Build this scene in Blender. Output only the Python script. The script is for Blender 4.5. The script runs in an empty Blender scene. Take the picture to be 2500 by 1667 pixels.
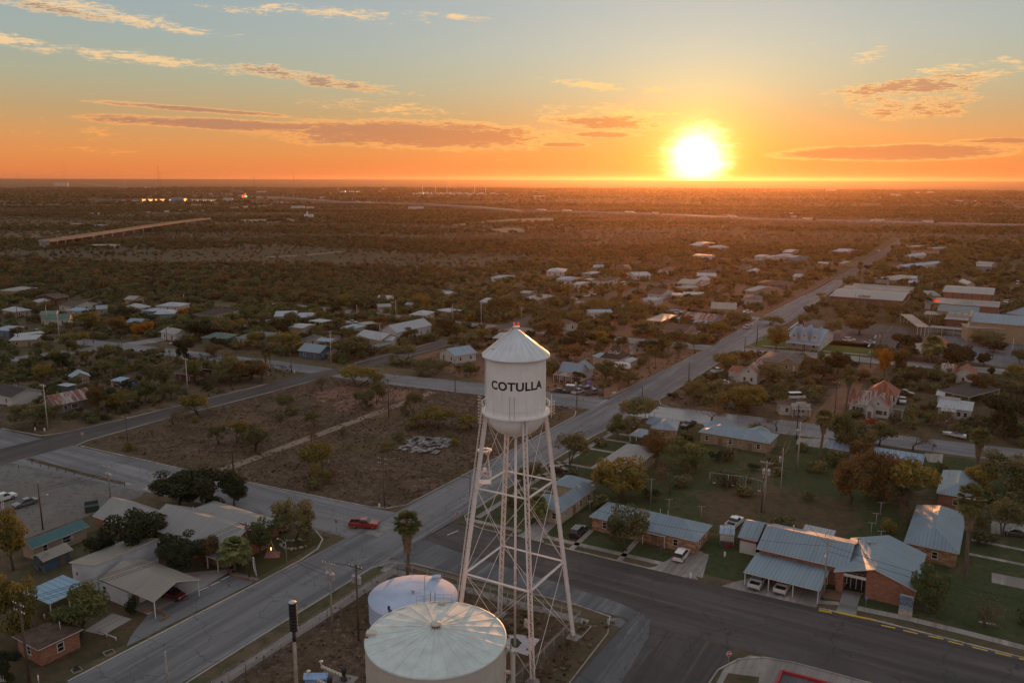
import bpy, bmesh, math, random
from math import sin, cos, pi, radians, degrees, sqrt, atan2, asin, exp
from mathutils import Vector, Matrix, noise
random.seed(7)
SC = bpy.context.scene
COL = SC.collection
# ------------------------------------------------------------------ camera
F = 2010.0; W0, H0 = 2500.0, 1667.0; CX, CY = 1250.0, 833.5
HC = 66.0
_p = math.atan((833.5-438.2)/F); _r = radians(0.17)
_fw = Vector((0, cos(_p), -sin(_p))); _up = Vector((0, sin(_p), cos(_p))); _rt = Vector((1, 0, 0))
_r2 = cos(_r)*_rt + sin(_r)*_up; _u2 = -sin(_r)*_rt + cos(_r)*_up
cam_d = bpy.data.cameras.new('camera'); cam = bpy.data.objects.new('camera', cam_d); COL.objects.link(cam)
cam_d.sensor_width = 36; cam_d.lens = 36*F/W0; cam_d.clip_start = 1; cam_d.clip_end = 200000
M = Matrix.Identity(4)
for i in range(3):
    M[i][0] = _r2[i]; M[i][1] = _u2[i]; M[i][2] = -_fw[i]
M[0][3], M[1][3], M[2][3] = 0, 0, HC
cam.matrix_world = M
SC.camera = cam

def ray(x, y): return (_fw + (x-CX)/F*_r2 - (y-CY)/F*_u2)
def G(x, y, z=0.0):                      # photo pixel -> the point of the plane z it shows
    d = ray(x, y); t = (z-HC)/d.z
    return Vector((d.x*t, d.y*t, z))
def PX(w):
    d = Vector(w)-Vector((0, 0, HC)); q = d.dot(_fw)
    return (CX+F*d.dot(_r2)/q, CY-F*d.dot(_u2)/q)
# survey sheets: the enlarged views the coordinates were read from
FR = dict(a=(0,1200,3.3569), b=(600,1200,3.3569), c=(1200,1200,3.3569), d=(1800,1200,3.3571),
          e=(0,850,3.6185), f=(600,850,3.6185), g=(1200,850,3.6185), h=(1800,850,3.36),
          i=(0,640,3.6185), j=(600,640,3.6185), k=(1200,600,3.6185), l=(1800,600,3.36),
          m=(0,380,3.36), n=(650,380,3.36), o=(1300,380,3.6185), p=(1850,380,3.6185),
          z=(0,0,.9408), t=(1100,780,4.9), u=(1100,1050,4.48), v=(880,1350,3.5104), q=(0,0,1.0), A=(0,900,7.84), B=(1320,840,7.84), C=(1960,880,7.84), D=(2200,700,7.84))
def Q(fr, x, y):
    a = FR[fr]; return a[0]+x/a[2], a[1]+y/a[2]
def P(fr, x, y, z=0.0): return G(*Q(fr, x, y), z)

# ------------------------------------------------------------------ sky, sun, exposure
def lin(r, g, b):
    f = lambda c: (c/255/12.92) if c/255 <= .04045 else ((c/255+.055)/1.055)**2.4
    return (f(r), f(g), f(b), 1)
sd = ray(1702, 388).normalized()
SUN_EL, SUN_AZ = asin(sd.z), atan2(sd.x, sd.y)
world = bpy.data.worlds.new('World'); SC.world = world; world.use_nodes = True
class NT:
    def __init__(s, t): s.t = t
    def n(s, ty, **kw):
        x = s.t.nodes.new(ty)
        for k, v in kw.items(): setattr(x, k, v)
        return x
    def lk(s, a, b): s.t.links.new(a, b)
    def m(s, op, a, b=None, c=None, clamp=False):
        x = s.t.nodes.new('ShaderNodeMath'); x.operation = op; x.use_clamp = clamp
        for i, v in enumerate((a, b, c)):
            if v is None: continue
            if isinstance(v, (int, float)): x.inputs[i].default_value = v
            else: s.t.links.new(v, x.inputs[i])
        return x.outputs[0]
    def mr(s, v, a, b, c=0.0, d=1.0, sm=True):
        x = s.t.nodes.new('ShaderNodeMapRange'); x.interpolation_type = 'SMOOTHSTEP' if sm else 'LINEAR'
        for i, q in enumerate((v, a, b, c, d)):
            if isinstance(q, (int, float)): x.inputs[i].default_value = q
            else: s.t.links.new(q, x.inputs[i])
        return x.outputs[0]
    def mix(s, f, a, b, bt='MIX'):
        x = s.t.nodes.new('ShaderNodeMix'); x.data_type = 'RGBA'; x.blend_type = bt; x.clamp_factor = True
        for i, q in ((0, f), (6, a), (7, b)):
            if isinstance(q, (int, float)): x.inputs[i].default_value = q
            elif isinstance(q, (tuple, list)): x.inputs[i].default_value = (*q[:3], 1)
            else: s.t.links.new(q, x.inputs[i])
        return x.outputs[2]
    def ramp(s, v, stops, ease='EASE'):
        x = s.t.nodes.new('ShaderNodeValToRGB'); cr = x.color_ramp; cr.interpolation = ease
        while len(cr.elements) > 1: cr.elements.remove(cr.elements[-1])
        cr.elements[0].position = stops[0][0]; cr.elements[0].color = stops[0][1]
        for p_, c in stops[1:]: e = cr.elements.new(p_); e.color = c
        s.t.links.new(v, x.inputs[0]); return x.outputs[0]
    def noise(s, vec, sc, det=4, ro=.55, dist=0, dim='3D', w=None):
        x = s.t.nodes.new('ShaderNodeTexNoise'); x.noise_dimensions = dim
        x.inputs['Scale'].default_value = sc; x.inputs['Detail'].default_value = det
        x.inputs['Roughness'].default_value = ro; x.inputs['Distortion'].default_value = dist
        if vec is not None: s.t.links.new(vec, x.inputs['Vector'])
        return x.outputs[0]
    def mapv(s, vec, sc=(1,1,1), loc=(0,0,0), rot=(0,0,0)):
        x = s.t.nodes.new('ShaderNodeMapping')
        x.inputs['Location'].default_value = loc; x.inputs['Rotation'].default_value = rot; x.inputs['Scale'].default_value = sc
        s.t.links.new(vec, x.inputs['Vector']); return x.outputs[0]
def build_world():
    t = world.node_tree; t.nodes.clear(); N = NT(t)
    tc = N.n('ShaderNodeTexCoord').outputs['Generated']
    sep = N.n('ShaderNodeSeparateXYZ'); N.lk(tc, sep.inputs[0]); x, y, z = sep.outputs
    el = N.m('MULTIPLY', N.m('ARCSINE', z), 180/pi)
    az = N.m('MULTIPLY', N.m('ARCTAN2', x, y), 180/pi)
    dt = N.n('ShaderNodeVectorMath', operation='DOT_PRODUCT'); N.lk(tc, dt.inputs[0]); dt.inputs[1].default_value = sd
    ang = N.m('MULTIPLY', N.m('ARCCOSINE', N.m('MINIMUM', dt.outputs['Value'], 0.999999)), 180/pi)
    # sky colour by elevation, unseen upper dome brightened to light the town (degrees / 90, square root spread)
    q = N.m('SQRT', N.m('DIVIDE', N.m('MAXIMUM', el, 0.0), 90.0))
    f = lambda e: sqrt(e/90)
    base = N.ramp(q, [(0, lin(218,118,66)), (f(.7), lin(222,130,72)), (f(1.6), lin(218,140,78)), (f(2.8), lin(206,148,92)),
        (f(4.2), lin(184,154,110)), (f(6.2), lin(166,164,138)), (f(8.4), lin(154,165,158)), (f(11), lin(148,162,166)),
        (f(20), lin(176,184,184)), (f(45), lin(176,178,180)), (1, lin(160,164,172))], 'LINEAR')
    # unseen sky away from the sun, brightened and warmed to light the town
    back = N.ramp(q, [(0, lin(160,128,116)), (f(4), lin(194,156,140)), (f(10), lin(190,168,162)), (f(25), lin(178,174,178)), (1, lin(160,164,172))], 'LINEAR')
    bf = N.mr(ang, 38, 110)
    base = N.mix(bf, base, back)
    # wide warm brightening round the sun
    g1 = N.m('EXPONENT', N.m('MULTIPLY', N.m('POWER', N.m('DIVIDE', ang, 8.5), 1.3), -1.0))
    g1e = N.m('MULTIPLY', g1, N.mr(el, -1, 12, .95, .55, False))
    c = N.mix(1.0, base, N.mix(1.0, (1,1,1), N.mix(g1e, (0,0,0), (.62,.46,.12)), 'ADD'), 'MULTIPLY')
    g0 = N.m('EXPONENT', N.m('MULTIPLY', N.m('POWER', N.m('DIVIDE', ang, 20.0), 1.6), -1.0))
    c = N.mix(1.0, c, N.mix(N.m('MULTIPLY', g0, N.mr(el, 1, 9)), (0,0,0), (.15,.12,.08)), 'ADD')
    g2 = N.m('EXPONENT', N.m('MULTIPLY', N.m('POWER', N.m('DIVIDE', ang, 2.5), 1.25), -1.0))
    glow2 = N.mix(g2, (0,0,0), (1.0,.55,.02))
    # clouds: banks at their bearings and heights, broken up by stretched noise
    cv = N.n('ShaderNodeCombineXYZ'); N.lk(az, cv.inputs[0]); N.lk(N.m('MULTIPLY', el, 4.2), cv.inputs[1])
    n1 = N.noise(cv.outputs[0], .34, 9, .66, .5); n2 = N.noise(N.mapv(cv.outputs[0], (.55,1,1), (31,7,3), (0,0,-.1)), 3.2, 8, .72, .3)
    nn = N.m('SUBTRACT', N.m('ADD', N.m('MULTIPLY', n1, .7), N.m('MULTIPLY', n2, .62)), .66)
    body = None; wisp = None
    def ae(px, py):
        d = ray(px/.9408, py/.9408).normalized(); return degrees(atan2(d.x, d.y)), degrees(asin(d.z))
    def blob(cx, cy, hw, hh, tilt, amp, k):
        a0, e0 = ae(cx, cy); wa = hw/.9408/F*57.3*1.12; we = hh/.9408/F*57.3*1.22; tl = -tilt
        da = N.m('SUBTRACT', az, a0); de = N.m('SUBTRACT', N.m('SUBTRACT', el, e0), N.m('MULTIPLY', da, tl))
        r = N.m('ADD', N.m('POWER', N.m('ABSOLUTE', N.m('DIVIDE', da, wa)), 2.2), N.m('POWER', N.m('ABSOLUTE', N.m('DIVIDE', de, we)), 2.0))
        v = N.m('SUBTRACT', k, r)
        return N.m('ADD', v, N.m('MULTIPLY', nn, amp))
    for b in ((950,309,335,29,.02,2.8,.95), (520,286,290,11,.02,2.6,.9), (730,182,205,14,.13,4.8,.6), (460,253,200,6,.05,2.2,.8),
              (2090,200,160,20,-.08,5.2,.6), (2115,244,110,22,-.02,4.6,.7), (2060,351,220,14,-.01,2.2,1.1), (2310,323,90,5,0,2.2,.9),
              (1390,281,140,16,.03,3.8,.8), (1390,310,80,7,.02,2.6,.9), (1290,333,65,5,0,2.2,.9), (90,16,220,11,.1,4.6,.5)):
        v = blob(*b); body = v if body is None else N.m('MAXIMUM', body, v)
    for b in ((330,137,210,16,.06,6,.5), (240,30,210,15,.11,6,.7), (30,95,90,14,.12,6,.6), (770,33,260,15,.02,6.5,.5), (1060,40,90,7,.08,5,.6),
              (860,243,200,15,.07,6.5,.4), (2250,150,120,12,-.04,6.5,.5), (1995,127,42,17,-.3,6,.5), (1345,195,125,10,.12,6,.5), (1500,203,80,8,0,6,.3),
              (170,306,180,22,.12,6.5,.1), (200,345,190,14,.04,6,.1), (1400,262,190,24,.02,6.5,.5), (2200,180,150,12,-.1,6.5,.5), (1560,300,60,6,0,5,.1),
              (790,78,30,3,0,5,0), (1900,300,40,4,0,5,-.2), (5,265,20,8,0,5,0), (1000,325,330,28,0,6.5,.1), (1590,352,130,16,0,6,.3), (1150,372,200,10,.03,6,-.2)):
        v = blob(*b); wisp = v if wisp is None else N.m('MAXIMUM', wisp, v)
    mb = N.mr(body, -.1, .5); core = N.mr(body, .12, .7); mw = N.mr(wisp, .0, .9, 0, .75)
    edgec = N.mix(N.mr(el, 2, 8), lin(250,160,84), lin(250,206,150)); edgec = N.mix(g0, edgec, lin(255,206,120))
    corec = N.mix(N.mr(el, 2, 7), lin(178,122,92), lin(152,134,118)); corec = N.mix(N.m('MULTIPLY', g0, .5), corec, lin(226,134,58))
    c = N.mix(mw, c, edgec)
    c = N.mix(N.m('MULTIPLY', mb, .93), c, N.mix(core, edgec, corec))
    c = N.mix(1.0, c, glow2, 'ADD')
    g3 = N.m('EXPONENT', N.m('MULTIPLY', N.m('POWER', N.m('DIVIDE', N.m('ADD', ang, N.m('MULTIPLY', nn, 2.6)), 1.62), 2.6), -1.0))
    c = N.mix(1.0, c, N.mix(g3, (0,0,0), (3.4,2.5,1.5)), 'ADD')
    # below the horizon: dim ground tone
    c = N.mix(N.mr(el, -.6, -.15), (.03,.022,.02), c)
    sky = N.n('ShaderNodeTexSky', sky_type='NISHITA'); sky.sun_disc = False; sky.sun_elevation = SUN_EL; sky.sun_rotation = SUN_AZ
    sky.air_density = 1.2; sky.dust_density = 1.5; sky.ozone_density = 2.5
    c = N.mix(1.0, c, N.mix(1.0, sky.outputs[0], (NISH, NISH, NISH), 'MULTIPLY'), 'ADD')
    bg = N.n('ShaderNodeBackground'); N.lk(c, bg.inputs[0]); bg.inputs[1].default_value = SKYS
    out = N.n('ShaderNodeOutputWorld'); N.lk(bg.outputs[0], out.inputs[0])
    world.cycles.sampling_method = 'MANUAL'; world.cycles.sample_map_resolution = 2048
NISH = .02; SKYS = 1.0
build_world()
sun_d = bpy.data.lights.new('sun', 'SUN'); sun_o = bpy.data.objects.new('sun', sun_d); COL.objects.link(sun_o)
sun_d.energy = 3.6; sun_d.angle = radians(.55); sun_d.color = (1, .37, .10)
sun_o.rotation_euler = sd.to_track_quat('Z', 'Y').to_euler(); sun_o.location = (0, 0, 120)
SC.view_settings.view_transform = 'Standard'; SC.view_settings.look = 'None'; SC.view_settings.exposure = .1; SC.view_settings.gamma = 1
SC.render.engine = 'CYCLES'
SC.cycles.use_denoising = True; SC.cycles.use_adaptive_sampling = True; SC.cycles.adaptive_threshold = .02
SC.cycles.max_bounces = 5; SC.cycles.diffuse_bounces = 2; SC.cycles.glossy_bounces = 2; SC.cycles.transparent_max_bounces = 6
SC.cycles.volume_bounces = 0; SC.cycles.sample_clamp_indirect = 4
SC.cycles.caustics_reflective = False; SC.cycles.caustics_refractive = False
# ------------------------------------------------------------------ town grid: s runs along the main street, t across it
AZ = radians(29.6); E1 = Vector((sin(AZ), cos(AZ), 0)); E2 = Vector((cos(AZ), -sin(AZ), 0))
def S(s, t, z=0.0): v = E1*s+E2*t; return Vector((v.x, v.y, z))
def ST(w): return w.dot(E1), w.dot(E2)
ROTG = -AZ                                   # local x = E2, local y = E1
# ------------------------------------------------------------------ materials
MT = {}
def mat(name, col, rough=.85, metal=0., var=.12, vs=.6, kind=None, col2=None, spec=.3, **kw):
    if name in MT: return MT[name]
    m = bpy.data.materials.new(name); m.use_nodes = True; t = m.node_tree; N = NT(t)
    b = t.nodes['Principled BSDF']; b.inputs['Roughness'].default_value = rough; b.inputs['Metallic'].default_value = metal
    b.inputs['Specular IOR Level'].default_value = spec
    tc = N.n('ShaderNodeTexCoord'); geo = N.n('ShaderNodeNewGeometry')
    pos = geo.outputs['Position']
    uv = tc.outputs['UV']
    n1 = N.noise(pos, vs, 6, .6); f = N.mr(n1, .3, .7)
    lo = [c*(1-var*1.3) for c in col]; hi = [min(1, c*(1+var)) for c in col]
    c = N.mix(f, lo, col2 if col2 else hi)
    if kind == 'seam':                       # standing-seam metal: ribs along the slope, faint sheet-to-sheet tone
        s = N.n('ShaderNodeSeparateXYZ'); N.lk(uv, s.inputs[0]); w = kw.get('w', .6)
        u = N.m('DIVIDE', s.outputs[0], w); fr = N.m('FRACT', u)
        rib = N.m('SUBTRACT', 1.0, N.m('MINIMUM', N.m('MULTIPLY', N.m('ABSOLUTE', N.m('SUBTRACT', fr, .5)), 9.0), 1.0))
        cell = N.n('ShaderNodeTexWhiteNoise', noise_dimensions='1D'); N.lk(N.m('FLOOR', u), cell.inputs['W'])
        c = N.mix(N.m('MULTIPLY', cell.outputs[0], kw.get('cv', .25)), c, [x*.55 for x in col])
        if kw.get('rust'):
            rn = N.noise(N.mapv(uv, (2.2, .35, 1)), .8, 6, .65)
            c = N.mix(N.mr(N.m('ADD', rn, N.m('MULTIPLY', cell.outputs[0], .18)), .66-kw['rust']*.3, .74-kw['rust']*.25), c, kw.get('rc', (.16, .045, .02)))
        st = N.noise(N.mapv(uv, (1.6, .12, 1)), 1.2, 5, .6)
        c = N.mix(N.mr(st, .5, .8, 0, .45), c, [x*.5 for x in col])
        c = N.mix(N.m('MULTIPLY', rib, .8), c, [x*.32 for x in col])
        bp = N.n('ShaderNodeBump'); bp.inputs['Strength'].default_value = .5; bp.inputs['Distance'].default_value = .05
        N.lk(rib, bp.inputs['Height']); N.lk(bp.outputs[0], b.inputs['Normal'])
        N.lk(N.mr(n1, .3, .75, rough-.08, rough+.16), b.inputs['Roughness'])
    elif kind == 'shingle':
        bt = N.n('ShaderNodeTexBrick'); N.lk(uv, bt.inputs['Vector']); bt.inputs['Scale'].default_value = 1
        bt.inputs['Brick Width'].default_value = .9; bt.inputs['Row Height'].default_value = .28; bt.inputs['Mortar Size'].default_value = .015
        bt.inputs['Color1'].default_value = (.65,.65,.65,1); bt.inputs['Color2'].default_value = (1,1,1,1); bt.inputs['Mortar'].default_value = (.4,.4,.4,1)
        c = N.mix(1.0, c, bt.outputs[0], 'MULTIPLY')
    elif kind == 'brick':
        bt = N.n('ShaderNodeTexBrick'); N.lk(uv, bt.inputs['Vector']); bt.inputs['Scale'].default_value = 1; bt.inputs['Bias'].default_value = kw.get('bias', 0.)
        bt.inputs['Brick Width'].default_value = kw.get('bw', .42); bt.inputs['Row Height'].default_value = kw.get('bh', .17); bt.inputs['Mortar Size'].default_value = .012
        bt.inputs['Color1'].default_value = (*[x*.72 for x in col], 1); bt.inputs['Color2'].default_value = (*(col2 or hi), 1); bt.inputs['Mortar'].default_value = (*kw.get('mo', (.3,.26,.22)), 1)
        c = N.mix(N.mr(n1, .35, .75, 0, .25), bt.outputs[0], [x*.5 for x in col])
    elif kind == 'siding':
        s = N.n('ShaderNodeSeparateXYZ'); N.lk(uv, s.inputs[0])
        fr = N.m('FRACT', N.m('DIVIDE', s.outputs[1 if not kw.get('vert') else 0], kw.get('w', .22)))
        c = N.mix(N.mr(fr, .82, .98, 0, .45), c, [x*.45 for x in col])
        st = N.noise(N.mapv(uv, (2, .4, 1)), 1.5, 5, .6); c = N.mix(N.mr(st, .52, .8, 0, .4), c, [col[0]*.5, col[1]*.45, col[2]*.38])
    elif kind == 'paint':                    # painted steel with faint streaks and rust flecks
        st = N.noise(N.mapv(pos, (1.5, 1.5, .12)), 1.6, 6, .62); c = N.mix(N.mr(st, .5, .78, 0, kw.get('dirt', .35)), c, [col[0]*.62, col[1]*.56, col[2]*.5])
        fl = N.noise(pos, 2.4, 8, .8); c = N.mix(N.mr(fl, .70, .74, 0, .7), c, (.14, .07, .04))
    elif kind == 'plain': pass
    N.lk(c, b.inputs['Base Color'])
    MT[name] = m; return m
def gmat(name, layers, base, rough=1.0, bump=.0, spec=.05, crack=0):
    """ground mix: layers = (colour, scale, lo, hi, strength[, stretch rotation])"""
    if name in MT: return MT[name]
    m = bpy.data.materials.new(name); m.use_nodes = True; t = m.node_tree; N = NT(t)
    b = t.nodes['Principled BSDF']; b.inputs['Roughness'].default_value = rough; b.inputs['Specular IOR Level'].default_value = spec
    pos = N.n('ShaderNodeNewGeometry').outputs['Position']; c = None
    r = N.n('ShaderNodeRGB'); r.outputs[0].default_value = (*base, 1); c = r.outputs[0]; k = 0
    for L in layers:
        k += 1; col, sc, lo, hi, st = L[:5]; sx = L[5] if len(L) > 5 else (1, 1, 1)
        v = N.mapv(N.mapv(pos, (1, 1, 1), (0, 0, 0), (0, 0, AZ)), sx, (k*37.1, k*11.7, k))
        c = N.mix(N.mr(N.noise(v, sc, 8, .68, .3), lo, hi, 0, st), c, col)
    if crack:                                # wandering cracks, sealed joints, dark drips
        rp = N.mapv(pos, (1, 1, 1), (0, 0, 0), (0, 0, AZ))
        for sc_, th, stn in ((.11, .012, .75), (.38, .006, .5)):
            vo = N.n('ShaderNodeTexVoronoi', feature='DISTANCE_TO_EDGE'); vo.inputs['Scale'].default_value = sc_*1.0
            wv = N.n('ShaderNodeVectorMath', operation='ADD'); N.lk(rp, wv.inputs[0])
            nz = N.n('ShaderNodeTexNoise'); nz.inputs['Scale'].default_value = .5; nz.inputs['Detail'].default_value = 6; N.lk(rp, nz.inputs['Vector'])
            sv = N.n('ShaderNodeVectorMath', operation='SCALE'); N.lk(nz.outputs['Color'], sv.inputs[0]); sv.inputs['Scale'].default_value = 3.0; N.lk(sv.outputs[0], wv.inputs[1]); N.lk(wv.outputs[0], vo.inputs['Vector'])
            c = N.mix(N.mr(vo.outputs['Distance'], 0, th, stn*crack, 0, False), c, [x*.35 for x in base])
        c = N.mix(N.mr(N.noise(pos, .8, 3, .5), .74, .80, 0, .6), c, [x*.4 for x in base])
    N.lk(c, b.inputs['Base Color'])
    if bump:
        bp = N.n('ShaderNodeBump'); bp.inputs['Strength'].default_value = bump; bp.inputs['Distance'].default_value = .15
        N.lk(N.noise(pos, 2.2, 8, .75), bp.inputs['Height']); N.lk(bp.outputs[0], b.inputs['Normal'])
    MT[name] = m; return m
def emat(name, col, st):
    if name in MT: return MT[name]
    m = bpy.data.materials.new(name); m.use_nodes = True; b = m.node_tree.nodes['Principled BSDF']
    b.inputs['Base Color'].default_value = (*col, 1); b.inputs['Emission Color'].default_value = (*col, 1); b.inputs['Emission Strength'].default_value = st
    MT[name] = m; return m
# ------------------------------------------------------------------ mesh builder
class MB:
    def __init__(s): s.v = []; s.f = []; s.mi = []; s.sm = []; s.uvs = {}
    def add(s, vs, fs, mi=0, sm=False, uv=None):
        o = len(s.v); s.v += [tuple(q) for q in vs]
        for f in fs:
            s.f.append(tuple(i+o for i in f)); s.mi.append(mi); s.sm.append(sm)
        return s
    def box(s, c, sz, rz=0, mi=0, taper=1, ry=0, rx=0):
        x, y, z = sz[0]/2, sz[1]/2, sz[2]/2
        R = Matrix.Rotation(rz, 3, 'Z') @ Matrix.Rotation(ry, 3, 'Y') @ Matrix.Rotation(rx, 3, 'X')
        vs = []
        for k, tp in ((-1, 1), (1, taper)):
            for a, b in ((-1,-1), (1,-1), (1,1), (-1,1)): vs.append(R @ Vector((a*x*tp, b*y*tp, k*z)) + Vector(c))
        return s.add(vs, [(0,3,2,1), (4,5,6,7), (0,1,5,4), (1,2,6,5), (2,3,7,6), (3,0,4,7)], mi)
    def tube(s, p0, p1, r0, r1=None, n=8, mi=0, cap=True):
        r1 = r0 if r1 is None else r1; p0 = Vector(p0); p1 = Vector(p1); d = (p1-p0)
        if d.length < 1e-6: return s
        d.normalize(); a = d.orthogonal().normalized(); b = d.cross(a); vs = []
        for p, r in ((p0, r0), (p1, r1)):
            for k in range(n): q = 2*pi*k/n; vs.append(p+a*(r*cos(q))+b*(r*sin(q)))
        fs = [(k, (k+1) % n, n+(k+1) % n, n+k) for k in range(n)]
        s.add(vs, fs, mi, n > 5)
        if cap: o = len(s.v)-2*n; s.f += [tuple(o+k for k in reversed(range(n))), tuple(o+n+k for k in range(n))]; s.mi += [mi]*2; s.sm += [False]*2
        return s
    def path(s, pts, r, n=6, mi=0):
        for a, b in zip(pts, pts[1:]): s.tube(a, b, r, r, n, mi, False)
        return s
    def lathe(s, prof, c=(0,0,0), n=32, mi=0, sm=True, a0=0, a1=2*pi):
        full = abs(a1-a0-2*pi) < 1e-6; m = n if full else n+1; vs = []
        for r, z in prof:
            for k in range(m): q = a0+(a1-a0)*k/n; vs.append((c[0]+r*cos(q), c[1]+r*sin(q), c[2]+z))
        fs = []
        for j in range(len(prof)-1):
            for k in range(n):
                k2 = (k+1) % m; fs.append((j*m+k, j*m+k2, (j+1)*m+k2, (j+1)*m+k))
        return s.add(vs, fs, mi, sm)
    def poly(s, pts, mi=0): return s.add(pts, [tuple(range(len(pts)))], mi)
    def prism(s, pts, z0, z1, mi=0):
        n = len(pts); vs = [(p[0], p[1], z0) for p in pts]+[(p[0], p[1], z1) for p in pts]
        return s.add(vs, [tuple(range(n-1, -1, -1)), tuple(range(n, 2*n))]+[(k, (k+1) % n, n+(k+1) % n, n+k) for k in range(n)], mi)
    def build(s, name, mats, parent=None, loc=None):
        me = bpy.data.meshes.new(name); me.from_pydata([tuple(v) for v in s.v], [], s.f)
        if not isinstance(mats, (list, tuple)): mats = [mats]
        for m in mats: me.materials.append(m)
        if len(s.f) < 20000:
            uvl = me.uv_layers.new(name='uv')
            for p in me.polygons:
                p.material_index = min(s.mi[p.index], len(mats)-1); p.use_smooth = s.sm[p.index]
                nrm = p.normal
                if abs(nrm.z) > .999: t_ = Vector((1, 0, 0)); b_ = Vector((0, 1, 0))
                else:
                    t_ = Vector((-nrm.y, nrm.x, 0)).normalized(); b_ = nrm.cross(t_)
                for li in p.loop_indices:
                    co = me.vertices[me.loops[li].vertex_index].co; uvl.data[li].uv = (co.dot(t_), co.dot(b_))
        me.update()
        o = bpy.data.objects.new(name, me); COL.objects.link(o)
        if parent: o.parent = parent
        if loc is not None: o.location = loc
        return o
def tag(o, label=None, cat=None, group=None, kind=None):
    if label: o['label'] = label
    if cat: o['category'] = cat
    if group: o['group'] = group
    if kind: o['kind'] = kind
    return o
def thing(name, label, cat, loc=(0,0,0), rz=0, group=None):
    o = bpy.data.objects.new(name, None); COL.objects.link(o); o.empty_display_size = .5
    o.location = loc; o.rotation_euler = (0, 0, rz); return tag(o, label, cat, group)
def kids(o): return [c for c in bpy.data.objects if c.parent == o]
def copy_tree(o, loc, rz, sc=1.0, label=None, group=None, ch=None):
    r = o.copy(); COL.objects.link(r); r.location = loc; r.rotation_euler = (0, 0, rz); r.scale = (sc, sc, sc) if not isinstance(sc, tuple) else sc
    if label: r['label'] = label
    if group: r['group'] = group
    for c in (ch if ch is not None else o['_k'] if False else CH[o.name]):
        d = c.copy(); COL.objects.link(d); d.parent = r
        for g_ in CH.get(c.name, []):
            e = g_.copy(); COL.objects.link(e); e.parent = d
    return r
CH = {}
def reg(o):                                  # remember a prototype's children, two levels
    CH[o.name] = kids(o)
    for c in CH[o.name]: CH[c.name] = kids(c)
    return o
from mathutils.geometry import tessellate_polygon
def sheet(name, pts, z, m, kind='structure', sub=0):
    vs = [Vector((p[0], p[1], z)) for p in pts]
    tri = tessellate_polygon([vs]); b = MB()
    fs = []
    for t3 in tri:
        a, b_, c = (vs[i] for i in t3)
        fs.append(tuple(t3) if (b_-a).cross(c-a).z > 0 else tuple(reversed(t3)))
    b.add(vs, fs); o = b.build(name, m); o['kind'] = kind; return o
def strip(name, pts, w, h, m, z0=0.0, kind='structure'):   # a low wall or kerb along a path, w wide and h high
    b = MB(); P_ = [Vector((p[0], p[1], 0)) for p in pts]; L = []; R_ = []
    for i, p in enumerate(P_):
        d = (P_[min(i+1, len(P_)-1)]-P_[max(i-1, 0)]).normalized(); nn = Vector((-d.y, d.x, 0))
        L.append(p+nn*w/2); R_.append(p-nn*w/2)
    for i in range(len(P_)-1):
        q = [L[i], L[i+1], R_[i+1], R_[i]]
        vs = [(v.x, v.y, z0) for v in q]+[(v.x, v.y, z0+h) for v in q]
        fs = [(4,7,6,5), (0,1,5,4), (2,3,7,6)]
        if i == 0: fs.append((3,0,4,7))
        if i == len(P_)-2: fs.append((1,2,6,5))
        b.add(vs, fs)
    o = b.build(name, m)
    if kind: o['kind'] = kind
    return o
def arc(p0, p1, corner, n=6):                # rounded street corner from p0 to p1 bulging to the corner point
    out = []
    for k in range(n+1):
        t = k/n; out.append(p0*(1-t)**2+corner*2*t*(1-t)+p1*t*t)
    return out
BLOCK = []                                   # footprints nothing may be scattered on
def block(pts, pad=0): BLOCK.append([(p[0], p[1]) for p in pts])
def inpoly(x, y, pts):
    c = False; j = len(pts)-1
    for i in range(len(pts)):
        if (pts[i][1] > y) != (pts[j][1] > y) and x < (pts[j][0]-pts[i][0])*(y-pts[i][1])/(pts[j][1]-pts[i][1])+pts[i][0]: c = not c
        j = i
    return c
LAND = []                                    # (short phrase, x, y, radius) of every described landmark, for labelling by neighbourhood
# ------------------------------------------------------------------ land, streets, yards
m_ground = gmat('scrub_ground', [((.05,.05,.028), .35, .45, .58, .6), ((.23,.17,.11), .006, .52, .6, .7, (.35, 1, 1)), ((.06,.06,.03), .011, .5, .58, .7, (.3, 1, 1)), ((.16,.11,.075), .05, .42, .6, .7), ((.07,.085,.04), .11, .45, .6, .7), ((.22,.15,.10), .6, .52, .7, .5), ((.045,.05,.025), .4, .5, .62, .6), ((.10,.075,.05), .004, .4, .6, .6, (1, .25, 1))], (.105,.085,.053), bump=.5)
m_far = m_ground
m_lot = gmat('brown_lot_soil', [((.25,.19,.13), .75, .54, .64, .6), ((.045,.03,.03), .55, .5, .6, .6), ((.08,.058,.036), .10, .45, .6, .9), ((.30,.2,.15), .9, .55, .66, .6), ((.13,.1,.045), .06, .5, .66, .6), ((.05,.032,.03), 1.6, .5, .62, .75), ((.30,.16,.10), .03, .58, .72, .7)], (.122,.085,.058), bump=.9)
m_red = gmat('red_dirt', [((.23,.12,.08), .12, .45, .62, .8), ((.12,.08,.05), .5, .5, .65, .7), ((.09,.09,.045), .2, .55, .68, .5)], (.19,.11,.075), bump=.5)
m_grass = gmat('lawn_grass', [((.045,.066,.027), .15, .4, .62, .8), ((.115,.09,.055), .07, .5, .64, .85), ((.03,.045,.02), .9, .5, .62, .7)], (.058,.07,.034), bump=.5)
m_drygrass = gmat('dry_lawn', [((.05,.055,.028), .3, .42, .62, .7), ((.14,.09,.055), .12, .5, .66, .7), ((.05,.035,.025), 1.2, .5, .66, .6)], (.10,.075,.045), bump=.6)
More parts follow.
